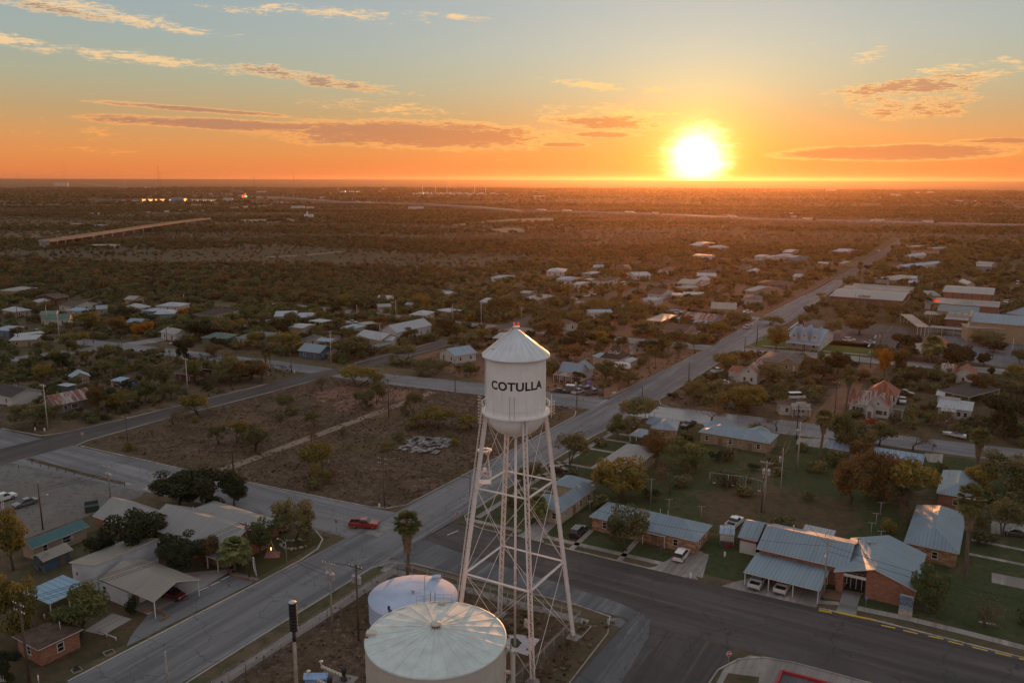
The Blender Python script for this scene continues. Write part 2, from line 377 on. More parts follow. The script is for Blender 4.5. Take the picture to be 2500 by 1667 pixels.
def road_mat(name, base, lo, hi, tr=.5, rough=.8, spec=.25, along='y', crack=1.0):
    f = (lambda a, b: (a, b, 1)) if along == 'y' else (lambda a, b: (b, a, 1))
    lo2 = [x*.72 for x in lo]; hi2 = [min(1, x*1.15) for x in hi]
    return gmat(name, [(lo2, .16, .42, .6, .75, f(1.6, .07)), (hi2, .45, .5, .68, tr+.2, f(1, .05)), (lo, 1.4, .52, .7, .55), (hi, .9, .62, .72, .55), (lo2, .05, .48, .62, .5), (lo2, 1.6, .56, .66, .5, f(1.4, .04))], base, rough=rough, spec=spec, crack=crack)
m_conc = road_mat('street_concrete', (.185,.185,.19), (.135,.137,.145), (.235,.228,.222))
m_concx = road_mat('cross_street_concrete', (.205,.202,.205), (.15,.152,.16), (.255,.246,.24), along='x')
m_asphx = road_mat('cross_street_asphalt', (.088,.075,.072), (.066,.058,.057), (.125,.10,.09), .5, along='x')
m_concw = road_mat('weathered_concrete', (.25,.24,.23), (.17,.163,.155), (.31,.30,.285), along='x')
m_walk = road_mat('pavement_concrete', (.31,.28,.255), (.22,.195,.175), (.38,.345,.315), crack=.5)
m_asph = road_mat('asphalt', (.088,.075,.072), (.066,.058,.057), (.125,.10,.09), .5)
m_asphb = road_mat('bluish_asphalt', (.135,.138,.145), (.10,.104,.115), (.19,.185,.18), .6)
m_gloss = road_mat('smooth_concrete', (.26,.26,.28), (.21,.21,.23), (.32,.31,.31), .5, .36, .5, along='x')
m_kerb = road_mat('kerb_concrete', (.40,.37,.34), (.27,.25,.23), (.46,.42,.38))
m_gravel = gmat('gravel', [((.30,.23,.18), .3, .4, .62, .7), ((.14,.1,.075), .9, .5, .66, .7)], (.24,.18,.14), bump=.4)
m_yellow = gmat('yellow_paint', [((.34,.22,.04), 1.2, .5, .7, .6)], (.62,.42,.05), rough=.7)
m_white = gmat('white_line_paint', [((.3,.3,.3), .8, .5, .7, .7)], (.62,.6,.58), rough=.8)
m_yard = gmat('yard_soil', [((.07,.06,.035), .12, .42, .6, .85), ((.21,.14,.095), .35, .52, .66, .7), ((.05,.042,.028), .8, .5, .62, .6), ((.25,.2,.16), .09, .6, .7, .5)], (.13,.092,.062), bump=.7)
# ground: one sheet reaching the horizon, flat round the town, low ridges far out
def ground():
    vs, fs = [], []; rings = [0, 60, 120, 250, 500, 900, 1500, 2500, 4000, 6500, 9000, 11500, 13000, 14500, 16000, 17500, 19000, 19500]; n = 180
    a0, a1 = radians(-75), radians(75)
    for r in rings:
        for k in range(n+1):
            a = a0+(a1-a0)*k/n; x, y = r*sin(a), r*cos(a)-80
            z = 0
            if r > 9000:
                q = max(0, min(1, (r-11000)/6500)); q = q*q*(3-2*q)
                z = min(1, (r-9000)/4000)*6*noise.noise(Vector((x/3000, y/2500, 1)))+q*(50+9*noise.noise(Vector((x/6000, 1, 5)))+3*noise.noise(Vector((x/900, 2, 5))))
            vs.append((x, y, max(z, -2) if r > 9000 else 0))
    for j in range(len(rings)-1):
        for k in range(n): a = j*(n+1)+k; fs.append((a, a+n+1, a+n+2, a+1))
    b = MB(); b.add(vs, fs, 0, True); o = b.build('ground', m_ground); o['kind'] = 'structure'; return o
ground()
SV = lambda L: [S(s, t) for s, t in L]
def lerp_edge(E, s):
    for (a, b) in zip(E, E[1:]):
        if a[0] <= s <= b[0]: return a[1]+(b[1]-a[1])*(s-a[0])/(b[0]-a[0])
    return E[0][1] if s < E[0][0] else E[-1][1]
ML = [(20,-101.5), (57,-100.3), (90,-99), (127,-97.6), (214,-95.2), (330,-91.2), (420,-90.5), (500,-87), (566,-85), (850,-83), (1050,-83)]
MR = [(20,-88.5), (75,-86.8), (126,-85.3), (190,-83.9), (233,-81.6), (330,-79.2), (415,-75.5), (461,-76), (566,-76), (850,-75.5), (1050,-76)]
def road(name, A, B, z, m, flip=False):
    pts = SV(A)+SV(list(reversed(B))); block(pts); return sheet(name, pts, z, m)
def roadst(name, A, B, z, m):               # edges given as (t, s) for streets running across
    return road(name, [(s, t) for t, s in A], [(s, t) for t, s in B], z, m)
road('main_street', ML, MR, .012, m_conc)
# darker wheel-worn asphalt farther out
road('main_street_far_asphalt', [(a, b+.3) for a, b in [(590,-84.8), (850,-83), (1050,-83)]], [(590,-76.3), (850,-75.8), (1050,-76.3)], .03, m_asph)
C1F = [(-330,112), (-224,116.7), (-194,117.8), (-157,119.8), (-121,122.5), (-99,124.3), (-85,125.7), (-38,126.6), (-17,127.3), (-7.4,127.7), (9,127.4), (60,127.2)]
C1N = [(-330,98), (-197,102.5), (-151,106.6), (-108.5,110.3), (-99,110.3), (-86,107.6), (-65,108.6), (-41,109.3), (-25,109.8), (60,111)]
roadst('cross_street', C1F[:7], C1N[:6], .008, m_concx)
roadst('cross_street_asphalt', [(-85.6,125.6)]+C1F[7:], [(-85.6,107.6)]+C1N[6:], .008, m_asphx)
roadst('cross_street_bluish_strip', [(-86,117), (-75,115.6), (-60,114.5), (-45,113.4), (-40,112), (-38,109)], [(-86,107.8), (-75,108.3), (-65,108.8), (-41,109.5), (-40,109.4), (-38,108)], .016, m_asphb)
C2F = [(-330,205), (-222,215.5), (-199,216), (-177,218.5), (-137,224), (-115,225.3), (-95.6,226.7), (-79,227), (-56,229.4), (-17,232), (14,235), (70,240)]
C2N = [(-330,196), (-215,206), (-165,207.6), (-130,212), (-109,213), (-95,213.8), (-77,214), (-53,218), (-16,221), (5,222.2), (70,228)]
roadst('second_cross_street', C2F[:7], C2N[:6], .008, m_concx)
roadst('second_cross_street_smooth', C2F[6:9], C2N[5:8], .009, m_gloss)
roadst('second_cross_street_end', C2F[8:], C2N[7:], .008, m_concx)
R0L = [(60,-212), (120,-205.7), (148,-202.4), (188,-199), (205,-197.7), (219,-195), (279,-192), (420,-186), (560,-182)]
R0R = [(60,-197), (118,-194.2), (146,-193.5), (180,-190), (200,-189), (221,-188), (244,-185.5), (279,-184), (420,-178), (560,-174)]
road('back_street', R0L, R0R, .014, m_asph)
road('side_street', [(20,-43.5), (90,-42), (108.9,-41.6)], [(20,-26.5), (99,-26), (109.6,-24.8)], .010, m_asph)
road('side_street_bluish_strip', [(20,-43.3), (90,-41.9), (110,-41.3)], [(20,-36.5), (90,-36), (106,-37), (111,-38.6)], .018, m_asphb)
C3F = [(-330,322), (-190,322), (-91,326), (-79,328), (-55,331), (-20,333), (20,338), (80,344)]
C3N = [(-330,313), (-190,313), (-91,314.5), (-79,319), (-55,321), (-17,324), (17,328), (80,334)]
roadst('third_cross_street', C3F, C3N, .006, m_concw)
C4F = [(-330,409), (-190,412), (-88,409), (-60,412)]; C4N = [(-330,401), (-190,404), (-88,400), (-60,404)]
roadst('fourth_cross_street', C4F[:3], C4N[:3], .010, m_concw)
for s_, w_, t0_, t1_, nm in ((505,7,-330,-76,'fifth_cross_street'), (600,7,-330,60,'sixth_cross_street'), (700,6,-280,60,'seventh_cross_street')):
    roadst(nm, [(t0_,s_+w_/2), (t1_,s_+w_/2+4)], [(t0_,s_-w_/2), (t1_,s_-w_/2+4)], .007, m_red)
road('west_street', [(110,-330), (213,-300), (330,-292)], [(110,-320), (213,-291), (330,-284)], .010, m_concw)
road('gravel_alley', [(124,-148.8), (160,-148.4), (207,-147.8)], [(124,-146), (160,-145.5), (208,-145)], .006, m_gravel)
road('red_dirt_alley', [(227,-38), (320,-34)], [(227,-31), (320,-28.5)], .0075, m_red)
road('dirt_track', [(227,-140), (314,-137), (402,-134)], [(227,-136), (314,-133.5), (402,-130)], .0075, m_red)
# vacant block of brown stubble between the streets
def patch(name, pts, m, z): o = sheet(name, SV(pts), z, m); return o
patch('brown_lot', [(121.5,-193.5), (120.2,-157), (122.9,-121), (124.6,-98.5), (214,-95.4), (213.2,-109), (212,-130), (208,-165), (206.2,-188.7), (180,-190)], m_lot, .003)
patch('red_soil', [(181,-171), (188,-178), (199,-176), (204,-160), (206,-151), (198,-149), (184,-150), (178,-160)], gmat('bare_red_soil', [((.30,.16,.11), .2, .4, .6, .7), ((.13,.08,.06), .7, .5, .62, .9), ((.10,.07,.05), .15, .5, .6, .9)], (.22,.12,.09)), .005)
patch('red_soil', [(228,-96), (312,-92), (312,-176), (245,-183), (228,-150)], m_red, .003)
patch('red_soil', [(328,-92), (400,-91), (401,-176), (326,-176)], m_red, .003)
patch('red_soil', [(412,-91), (600,-86), (600,-172), (412,-178)], m_red, .003)
patch('red_soil', [(229,-80.5), (316,-78.5), (322,-38), (322,-29), (234,-17), (232,-55)], m_yard, .003)
patch('dry_yard', [(60,-210.5), (119,-206.5), (147,-203.4), (187,-200), (213,-198.5), (211,-290), (112,-318), (60,-330)], m_yard, .003)
patch('dry_yard', [(226,-193.5), (300,-191), (312,-191), (312,-290), (214,-290)], m_yard, .003)
patch('dry_yard', [(237,14), (240,70), (335,78), (327,16), (325,-28), (240,-10)], m_drygrass, .003)
# housing block: lawns
patch('lawn', [(128.5,-84.3), (129.6,-30), (131,60), (226,68), (220,5), (219.5,-16), (216,-53), (212,-76), (190,-82.5)], m_grass, .003)
patch('bare_yard', [(150,-42), (152,-20), (166,-14), (178,-20), (176,-40), (164,-48)], m_drygrass, .005)
patch('tank_yard', [(30,-85), (106,-83.5), (106.5,-44.5), (30,-46)], m_lot, .003)
patch('front_yard', [(20,-128), (60,-122), (106,-120), (109,-101), (57,-102.2), (20,-103)], m_drygrass, .003)
patch('lawn', [(90.5,-112), (104,-110.5), (108.5,-106), (109,-101.5), (97,-100.6), (89,-101)], gmat('corner_lawn', [((.06,.06,.025), .4, .4, .62, .8), ((.11,.08,.035), .3, .55, .68, .8)], (.075,.07,.03)), .006)
patch('lawn', [(333,-77.5), (333,-32), (322,-32)], m_grass, .004)
patch('lawn', [(333.5,-77.8), (366,-76.5), (360,-33), (334.5,-30)], gmat('green_lawn', [((.09,.11,.03), .2, .4, .62, .8), ((.12,.1,.05), .1, .55, .68, .6)], (.07,.10,.032)), .005)
patch('forecourt_paving', [(66.3,-101.3), (68.5,-103.3), (73.5,-106.2), (82,-106.2), (90.3,-105.6), (90.6,-100)], m_conc, .009)
patch('forecourt_paving', [(73.6,-117), (82,-117), (90,-108), (91,-106.5), (82,-105.9), (73.6,-105.9)], m_walk, .007)
patch('parking_apron', [(64,-150), (104,-149.5), (106.5,-151), (107,-160), (105.5,-194), (101,-205), (60,-215)], gmat('cracked_paving', [((.11,.105,.10), .12, .42, .6, .8), ((.24,.22,.2), .5, .5, .66, .6), ((.17,.15,.13), .05, .45, .6, .7), ((.06,.055,.05), 1.2, .56, .62, .7)], (.18,.17,.165)), .005)
block(SV([(64,-150), (104,-149.5), (107,-160), (105.5,-194), (60,-215)]))
patch('parking_lot', [(352,-74.6), (414,-73.5), (413,-12), (352,-16)], m_asph, .005); block(SV([(352,-74.6), (414,-73.5), (413,-12), (352,-16)]))
patch('school_ground', [(352,-12), (500,-6), (500,80), (340,80), (340,10)], m_asphb, .003)
patch('school_ground', [(416,-73), (480,-73), (500,-8), (416,-12)], m_drygrass, .003)
patch('corner_paving', [(108.8,-23), (109.9,-19), (110.3,60), (30,60), (30,-25), (104,-25.2)], m_walk, .010)
patch('lawn', [(106.8,-16), (107.6,-12), (107,30), (105.5,30), (105,-15)], m_drygrass, .016)
patch('lawn', [(103,-24.4), (98,-24.4), (98,-19.5), (104.2,-20.5)], m_drygrass, .016)
patch('lawn', [(103.4,-16.5), (103,-10), (95,-10), (95,-17.5), (101,-17.3)], m_drygrass, .016)
patch('driveway', [(128,-70.7), (139.5,-71.2), (139.5,-67.2), (128,-66.4)], m_walk, .012)
# clearings and pale tracks in the brush
for L, m_ in (([(1700,1010), (1840,1250)], None),): pass
def pxpatch(name, fr, pts, m, z):
    q = [P(fr, x, y) for x, y in pts]; block(q); return sheet(name, q, z, m)
m_field = gmat('dry_field', [((.30,.23,.15), .01, .4, .6, .6), ((.16,.13,.08), .03, .5, .62, .6)], (.25,.195,.125))
pxpatch('field', 'n', [(1840,603), (1990,594), (2090,598), (2130,618), (2100,632), (1960,630), (1850,620)], m_field, .05)
pxpatch('field', 'n', [(1500,572), (1700,548), (2000,520), (2352,510), (2352,545), (2050,552), (1700,565)], m_field, .05)
pxpatch('field', 'n', [(330,518), (700,510), (740,516), (400,526)], m_concw, .05)
pxpatch('field', 'n', [(0,520), (180,514), (290,535), (120,542), (0,545)], m_field, .05)
pxpatch('field', 'm', [(1950,525), (2352,517), (2352,535), (2000,545)], m_field, .05)
pxpatch('farm_track', 'n', [(0,830), (300,815), (560,790), (700,783), (560,797), (300,822), (0,838)], m_field, .05)
# highways on low embankments
def pxroad(name, pts, w, z, m):
    V = []
    Pp = [P(f_, x, y) for f_, x, y in pts]
    L, R_ = [], []
    for i, p in enumerate(Pp):
        d = (Pp[min(i+1, len(Pp)-1)]-Pp[max(i-1, 0)]).normalized(); nn = Vector((-d.y, d.x, 0)); L.append(p+nn*w/2); R_.append(p-nn*w/2)
    return strip(name, Pp, w, z, m)
m_hwy = road_mat('highway_concrete', (.24,.215,.19), (.19,.17,.15), (.29,.26,.23))
HW = [('p',2352,630), ('p',1600,612), ('p',900,595), ('p',0,573), ('o',1700,557), ('o',1200,535), ('o',900,522), ('o',400,508), ('o',0,498), ('n',2100,465), ('n',1700,430), ('n',1300,408), ('n',900,400), ('n',600,388), ('n',250,362), ('n',0,345)]
pxroad('highway', HW, 13, 2.6, m_hwy)
pxroad('highway', [(f_, x, y-(7 if f_ in 'op' else 6)) for f_, x, y in HW], 13, 2.6, m_hwy)
pxroad('far_road', [('m',2352,355), ('m',1900,330), ('m',1500,295), ('m',1150,258), ('m',900,250), ('m',700,232), ('m',560,226)], 60, .6, m_hwy)
pxroad('far_road', [('m',2000,330), ('m',1600,290), ('m',1400,268), ('m',1150,255)], 40, .6, m_hwy)
pxroad('far_road', [('m',0,405), ('m',400,402), ('m',800,388), ('m',1200,378)], 14, .5, m_hwy)
pxroad('far_road', [('m',1850,460), ('m',2050,432), ('m',2250,398), ('m',2352,385)], 25, .5, m_hwy)
# ------------------------------------------------------------------ kerbs
def kerb(pts, w=.28, h=.14): return strip('kerb', SV(pts), w, h, m_kerb)
kerb([(57,-100.5), (90,-99.2), (99,-99), (104,-99.6), (107.5,-101.6), (109.8,-105.5), (110.2,-110), (107.5,-150)])
kerb([(118.5,-192), (120,-157.3), (122.7,-121), (124,-104), (125.2,-100.5), (128.5,-98), (170,-96.7), (205,-95.9), (210.8,-98.2), (212.7,-102), (212.9,-109), (212,-130), (207.8,-165)])
kerb([(117.9,-193), (122,-194.3), (146,-193.8), (180,-190.3), (200,-189.3)])
kerb([(30,-86.2), (75,-86.6), (103,-86.3), (106,-84.8), (107.9,-81), (108.6,-65), (109.2,-50), (108.6,-44.2), (104,-42.6), (90,-42.2), (30,-43.5)], .2)
kerb([(190,-83.8), (140,-84.8), (130,-84.6), (127.2,-82.2), (126.3,-78), (126.5,-71.5)]); kerb([(126.7,-64.8), (126.9,-38)]); kerb([(127.4,-16.7), (127.8,-7.4), (127.4,9.2), (127.2,60)])
kerb([(30,-26.6), (95,-26.2), (103,-25.8), (107,-24), (109.2,-21), (110,-17), (110.8,60)], .2)
kerb([(230,-95.9), (226.9,-98.5), (225.8,-103), (224,-137), (218.5,-177), (221,-185)]); kerb([(230,-95.6), (280,-92.7), (310,-91.8)])
kerb([(190,-83.7), (208,-82.2), (212,-80), (214,-76), (218.3,-53), (221.2,-16)])
kerb([(245,-80.9), (234,-81.2), (229,-78.8), (227.5,-75), (229.6,-56), (232.2,-17)])
kerb([(245,-80.8), (312,-79.6), (318,-78.5), (321.2,-55), (324.2,-17)]); kerb([(334,-78.6), (329.8,-75), (331.2,-55), (333.2,-20)]); kerb([(334,-79), (351,-77)])
kerb([(331,-91.3), (400,-90.6)]); kerb([(413,-90.4), (500,-87.2)])
kerb([(279,-192.2), (226,-194.7)]); kerb([(244,-185.4), (312,-183)]); kerb([(188,-199.3), (148,-202.7), (124,-205.6), (118.5,-208.6), (117,-224)])
# pavements beside the kerbs
def walk(pts, w=1.3, z=.018): return strip('pavement', SV(pts), w, z, m_walk)
walk([(57,-82.8), (103,-82.4)], 1.8, .03); walk([(103.8,-84.6), (104.9,-66), (105.3,-46.5)], 1.7, .03)
walk([(128.9,-83.5), (129.3,-71.3)]); walk([(129.4,-66.4), (129.9,-38)]); strip('pavement', [P('d',985,952), P('d',1430,1045), P('d',1900,1160), P('d',2350,1275), P('d',2900,1410)], 1.5, .018, m_walk)
walk([(130.6,-82), (190,-80.9), (208,-79.6)]); walk([(126.6,-59.6), (136.5,-59.8)], 1); walk([(127,-50.3), (137,-50.6)], 1); walk([(215.8,-70), (219.8,-30)])
walk([(336,-74), (338,-34)], 1.5); walk([(331.5,-55.8), (343,-56)], 1.6)
for s_, t0_, t1_ in ((150,-80.5,-70), (158,-83,-69), (168,-83,-70), (181,-83,-70), (190,-83,-70), (196,-82,-66), (204,-81,-66)): walk([(s_, t0_), (s_+.3, t1_)], 1.1)
for L in ([(480,790), (500,735), (750,745), (770,800), (700,820)], [(1535,860), (1690,868), (1680,945), (1560,930)]): sheet('driveway', [P('h', *q) for q in L], .02, m_walk)
for L in ([(2080,240), (2600,300), (2600,400), (2080,340)], [(2085,662), (2600,760), (2600,850), (2085,742)]): sheet('driveway', [P('d', *q) for q in L], .02, m_walk)
for A_, B_ in (((1920,392),(2420,492)), ((1900,508),(2420,612))): strip('pavement', [P('d', *A_), P('d', *B_)], 1.0, .02, m_walk)
patch('driveway', [(128.2,-35.6), (137.5,-37.2), (137.5,-41.3), (128,-44)], m_walk, .012)
for L in ([(126.9,-71.2), (129.2,-70.3), (137.3,-70.8), (137.3,-67.3), (129.2,-66.9), (126.9,-65)], [(127,-45), (129.5,-42.6), (138,-42.8), (138,-38.4), (129.6,-38), (127.1,-36)]): patch('driveway', L, m_walk, .022)
patch('driveway', [(126.9,-32), (129.5,-30.5), (132,-28.6), (136,-27.6), (142,-27.8), (142,-23), (137.5,-22.5), (137.5,-16.9), (127.4,-17.1)], m_walk, .021)
sheet('entrance_path', [P('d',806,985), P('d',830,925), P('d',862,830), P('d',850,800), P('d',1045,830), P('d',1008,858), P('d',985,930), P('d',975,1015)], .024, m_concw)
sheet('planting_bed', [P('d',700,870), P('d',725,795), P('d',862,822), P('d',838,892)], .027, m_red); strip('pavement', [P('d',665,900), P('d',835,915)], 1.1, .028, m_walk)
# wall-side strip of yellow dashes along the kerb
for x0, y0, x1, y1 in ((668,972,776,994), (806,988,955,1020), (958,1020,1140,1058)): strip('yellow_line', [P('d',x0,y0), P('d',x1,y1)], .3, .16, m_yellow)
for x0, y0, x1, y1 in ((1180,1093,1295,1116), (1360,1134,1478,1162), (1566,1180,1690,1205), (1727,1222,1852,1254), (1925,1270,2052,1302), (2114,1316,2246,1348), (2310,1364,2440,1396)): strip('yellow_line', [P('d',x0,y0), P('d',x1,y1)], .3, .014, m_yellow, .012)
strip('white_line', [P('b',1650,355), P('b',1742,318)], .2, .006, m_white, .014); patch('concrete_slab_patch', [(113.6,-96.6), (119.6,-96.2), (119.6,-93.2), (113.6,-93.4)], m_concw, .017)
for s_ in (355, 362): strip('white_line', SV([(s_,-36), (s_+22,-36)]), .5, .01, m_white, .01)
for k in range(7): strip('white_line', SV([(372+k*6,-71.5), (372+k*6,-68)]), .4, .01, m_white, .01)
strip('white_line', SV([(353,-72.5), (412,-72)]), .6, .01, m_white, .01)
patch('traffic_island', [(352,-22), (374,-22), (376,-15), (352,-14)], m_walk, .02)
# ------------------------------------------------------------------ water tower
m_tower = mat('tower_paint', (.80,.80,.77), .5, 0, .05, .35, 'paint', dirt=.5)
m_towerleg = mat('tower_leg_paint', (.74,.69,.66), .5, 0, .06, .6, 'paint', dirt=.3)
m_roofp = mat('tower_roof_paint', (.62,.67,.69), .4, .2, .06, .5, 'paint', dirt=.3, spec=.5)
m_black = mat('black_paint', (.02,.02,.025), .6, 0, .1)
m_redlamp = emat('beacon_glass', (.8,.05,.03), .5)
m_dark = mat('dark_metal', (.05,.05,.05), .6, .2)
m_galv = mat('galvanised_steel', (.38,.38,.37), .5, .5)
_R, _Fr, _B = G(1400.2,1556), G(1300.4,1664.7), G(1219.6,1500.9)
_c = (_Fr+_B)/2; _L = _Fr+_B-_R
TC = Vector((_c.x, _c.y, 0)); block([_R,_Fr,_L,_B])
def zsolve(x, y, py):
    lo, hi = 0.0, 64.0
    for _ in range(40):
        mid = (lo+hi)/2
        if PX((x, y, mid))[1] > py: lo = mid
        else: hi = mid
    return lo
def water_tower():
    t = thing('water_tower', 'tall white water tower on four lattice legs with black COTULLA lettering and conical roof', 'water tower', TC)
    loc = lambda v: Vector((v[0]-TC.x, v[1]-TC.y, v[2]))
    zb = zsolve(TC.x, TC.y, 1001)            # balcony
    ze = zsolve(TC.x, TC.y, 866); za = zsolve(TC.x, TC.y, 805); zbot = zsolve(TC.x, TC.y, 1062)
    dep = abs((Vector((TC.x, TC.y, zb))-Vector((0,0,HC))).dot(_fw)); mpp = dep/F
    r = 72.3*mpp; re = 82.3*mpp; rb = 84*mpp
    legs = [_R, _Fr, _L, _B]; tops = []
    for p in legs:
        d = (p-TC).normalized(); tops.append(d*(r+.12)+Vector((0,0,zb-.2)))
    MB().lathe([(r, zb-.25), (r, ze+.1)], n=64).build('tank_shell', m_tower, t)
    b = MB()
    for f_ in (.0, .25, .5, .75): b.lathe([(r+.002, zb+(ze-zb)*f_-.03), (r+.022, zb+(ze-zb)*f_), (r+.002, zb+(ze-zb)*f_+.03)], n=64)
    for f_, o_ in ((0, 0), (.25, .4), (.5, 0), (.75, .4)):
        for k in range(8): a = 2*pi*(k+o_)/8; z0_ = zb+(ze-zb)*f_; b.tube((r*cos(a), r*sin(a), z0_), (r*cos(a), r*sin(a), z0_+(ze-zb)*.25), .02, .02, 4, 0, False)
    b.build('plate_seam', m_tower, t)
    pr = [(r*cos(a*pi/20), zb-.25-(zb-.25-zbot)*sin(a*pi/20)) for a in range(11)]
    MB().lathe(pr, n=56).build('tank_bowl', m_tower, t)
    b = MB(); b.lathe([(re, ze), (re-.03, ze+.12), (.35, za)], n=64, sm=True)
    for k in range(24):
        a = 2*pi*k/24; b.tube((re*cos(a)*.99, re*sin(a)*.99, ze+.14), (.5*cos(a), .5*sin(a), za-.05), .035, .02, 4)
    rf = b.build('roof', m_roofp, t)
    b = MB(); b.lathe([(re, ze), (re, ze-.12), (r, ze+.02)], n=64); b.build('eave', m_tower, t)
    b = MB(); b.lathe([(.42, za-.1), (.28, za+.1), (.22, za+.3), (.45, za+.32), (.45, za+.48), (.2, za+.55), (0, za+.57)], n=16)
    b.build('finial', m_tower, rf)
    for k in (-1, 1):
        b = MB(); b.tube((k*.28, 0, za+.5), (k*.28, 0, za+.7), .03, .03, 5); b.lathe([(0, za+.68), (.12, za+.7), (.13, za+.88), (.07, za+.98), (0, za+1.0)], (k*.28, 0, 0), 8)
        b.build('beacon_lamp', m_redlamp, t)
    # balcony
    b = MB(); b.lathe([(r, zb), (rb, zb), (rb, zb-.22), (r, zb-.22)], n=48, sm=False); bl = b.build('balcony', m_tower, t)
    b = MB(); hr = 1.15
    for h in (hr,): b.path([(rb*.99*cos(2*pi*k/64), rb*.99*sin(2*pi*k/64), zb+h) for k in range(65)], .05, 4)
    nz = 28
    for k in range(nz):
        a, a2, a3 = 2*pi*k/nz, 2*pi*(k+.5)/nz, 2*pi*(k+1)/nz
        q = lambda a_, z_: (rb*.99*cos(a_), rb*.99*sin(a_), z_)
        b.tube(q(a, zb), q(a2, zb+hr), .022, .022, 4); b.tube(q(a2, zb+hr), q(a3, zb), .022, .022, 4)
    b.build('railing', m_tower, t)
    # legs: two channels laced with zig-zag bars on both open sides
    for p, tp in zip(legs, tops):
        p0 = p-TC; p1 = Vector(tp); d = (p1-p0).normalized(); rad = Vector((p0.x, p0.y, 0)).normalized()
        sd_ = rad.cross(Vector((0,0,1))).normalized(); w = .25; b = MB()
        inn = d.cross(sd_).normalized()
        def beam(a0, a1, off, ux, uy, hx, hy):
            vs = []
            for e in (a0, a1):
                for i, j in ((-1,-1), (1,-1), (1,1), (-1,1)): vs.append(e+off+ux*hx*i+uy*hy*j)
            b.add(vs, [(0,3,2,1), (4,5,6,7), (0,1,5,4), (1,2,6,5), (2,3,7,6), (3,0,4,7)])
        beam(p0, p1, sd_*w, sd_, inn, .06, .23); beam(p0, p1, sd_*-w, sd_, inn, .06, .23)
        Ln = (p1-p0).length; st = .62; k = 0; q = 0.4
        while q < Ln-.5:
            for face in (-.25, .25):
                s0 = 1 if k % 2 else -1
                b.tube(p0+d*q+sd_*w*s0+inn*face, p0+d*(q+st)-sd_*w*s0+inn*face, .05, .05, 4, 0, False)
            q += st; k += 1
        b.build('leg', m_towerleg, t)
        b = MB(); b.box((p0.x, p0.y, .35), (1.0, 1.0, .5), -AZ, taper=.6); b.box((p0.x, p0.y, .06), (1.7, 1.7, .2), -AZ); b.build('leg_foot', m_walk, t)
    zf = [zsolve((_Fr.x*.6+TC.x*.4), (_Fr.y*.6+TC.y*.4), 1217), 0]
    def onleg(i, z):
        p0 = legs[i]-TC; p1 = Vector(tops[i]); f = z/(zb-.2); return p0+(p1-p0)*f
    # panel heights from where the photo shows the struts meet the front leg
    def zleg(i, py):
        lo, hi = 0., zb
        for _ in range(30):
            mid = (lo+hi)/2; w_ = onleg(i, mid)+TC
            if PX(w_)[1] > py: lo = mid
            else: hi = mid
        return lo
    z1 = zleg(1, 1444); z2 = zleg(1, 1218)
    for z in (z1, z2):
        for i in range(4):
            a, c = onleg(i, z), onleg((i+1) % 4, z); b = MB(); dd = (c-a).normalized(); nn = dd.cross(Vector((0,0,1)))
            b.tube(a+nn*.1, c+nn*.1, .075, .075, 4); b.tube(a-nn*.12, c-nn*.12, .075, .075, 4)
            n = int((c-a).length/.8)
            for k in range(n): b.tube(a+(c-a)*(k/n)+nn*.1, a+(c-a)*((k+.5)/n)-nn*.12, .03, .03, 4, 0, False)
            b.build('strut', m_towerleg, t)
    lev = [.6, z1, z2, zb-.6]
    for z0_, z1_ in zip(lev, lev[1:]):
        for i in range(4):
            j = (i+1) % 4
            for a, c in ((onleg(i, z0_), onleg(j, z1_)), (onleg(j, z0_), onleg(i, z1_))):
                MB().tube(a, c, .035, .035, 5).build('brace_rod', m_towerleg, t)
    b = MB(); b.tube((0,0,0), (0,0,zbot+.4), .17, .17, 14); b.lathe([(.3, zbot-.3), (.3, zbot+.1)], n=14)
    for z in (z1, z2, 10, 20): b.lathe([(.23, z-.15), (.23, z+.15)], n=14)
    b.build('riser_pipe', m_towerleg, t)
    # ladder up the left leg, caged
    b = MB(); i = 2; off = (legs[2]-TC).normalized()*.55+(legs[2]-legs[3]).normalized()*.0
    for s_ in (-.2, .2):
        o_ = off+((legs[2]-TC).normalized()).cross(Vector((0,0,1)))*s_
        b.tube(onleg(i, .5)+o_, onleg(i, zb)+o_+Vector((0,0,1)), .04, .04, 4)
    side = ((legs[2]-TC).normalized()).cross(Vector((0,0,1)))
    z = 1.0
    while z < zb: b.tube(onleg(i, z)+off-side*.2, onleg(i, z)+off+side*.2, .03, .03, 4, 0, False); z += .45
    b.build('ladder', m_towerleg, t)
    # ladder cage hoops at the balcony and the ladder up the shell and roof
    b = MB(); dl = (legs[2]-TC).normalized(); ang = atan2(dl.y, dl.x)-.12
    for s_ in (-.2, .2):
        a = ang+s_/r; b.tube(((r+.15)*cos(a), (r+.15)*sin(a), zb), ((r+.15)*cos(a), (r+.15)*sin(a), ze), .04, .04, 4)
        b.tube(((re+.05)*cos(a), (re+.05)*sin(a), ze+.3), (.6*cos(a), .6*sin(a), za+.1), .04, .04, 4)
    for k in range(9):
        z = zb-1.5+k*.45; cx, cy = (rb+.1)*cos(ang), (rb+.1)*sin(ang)
        b.path([(cx+.4*cos(ang+q), cy+.4*sin(ang+q), z) for q in [j*pi/5-pi/2-.2 for j in range(7)]], .03, 4)
    b.build('shell_ladder', m_tower, t)
    b = MB(); a = -1.1; b.box((r*.75*cos(ang+.25), r*.75*sin(ang+.25), ze+(za-ze)*.32), (.9, .7, .3), ang); b.build('roof_hatch', m_roofp, rf)
    # mast bracket with antennas on the right of the balcony
    b = MB(); a = -.05; cx, cy = (rb+.15)*cos(a), (rb+.15)*sin(a)
    for k in range(5): b.path([(cx+.45*cos(q), cy+.45*sin(q), zb-.3+k*.4) for q in [j*pi/6 for j in range(13)]], .025, 4)
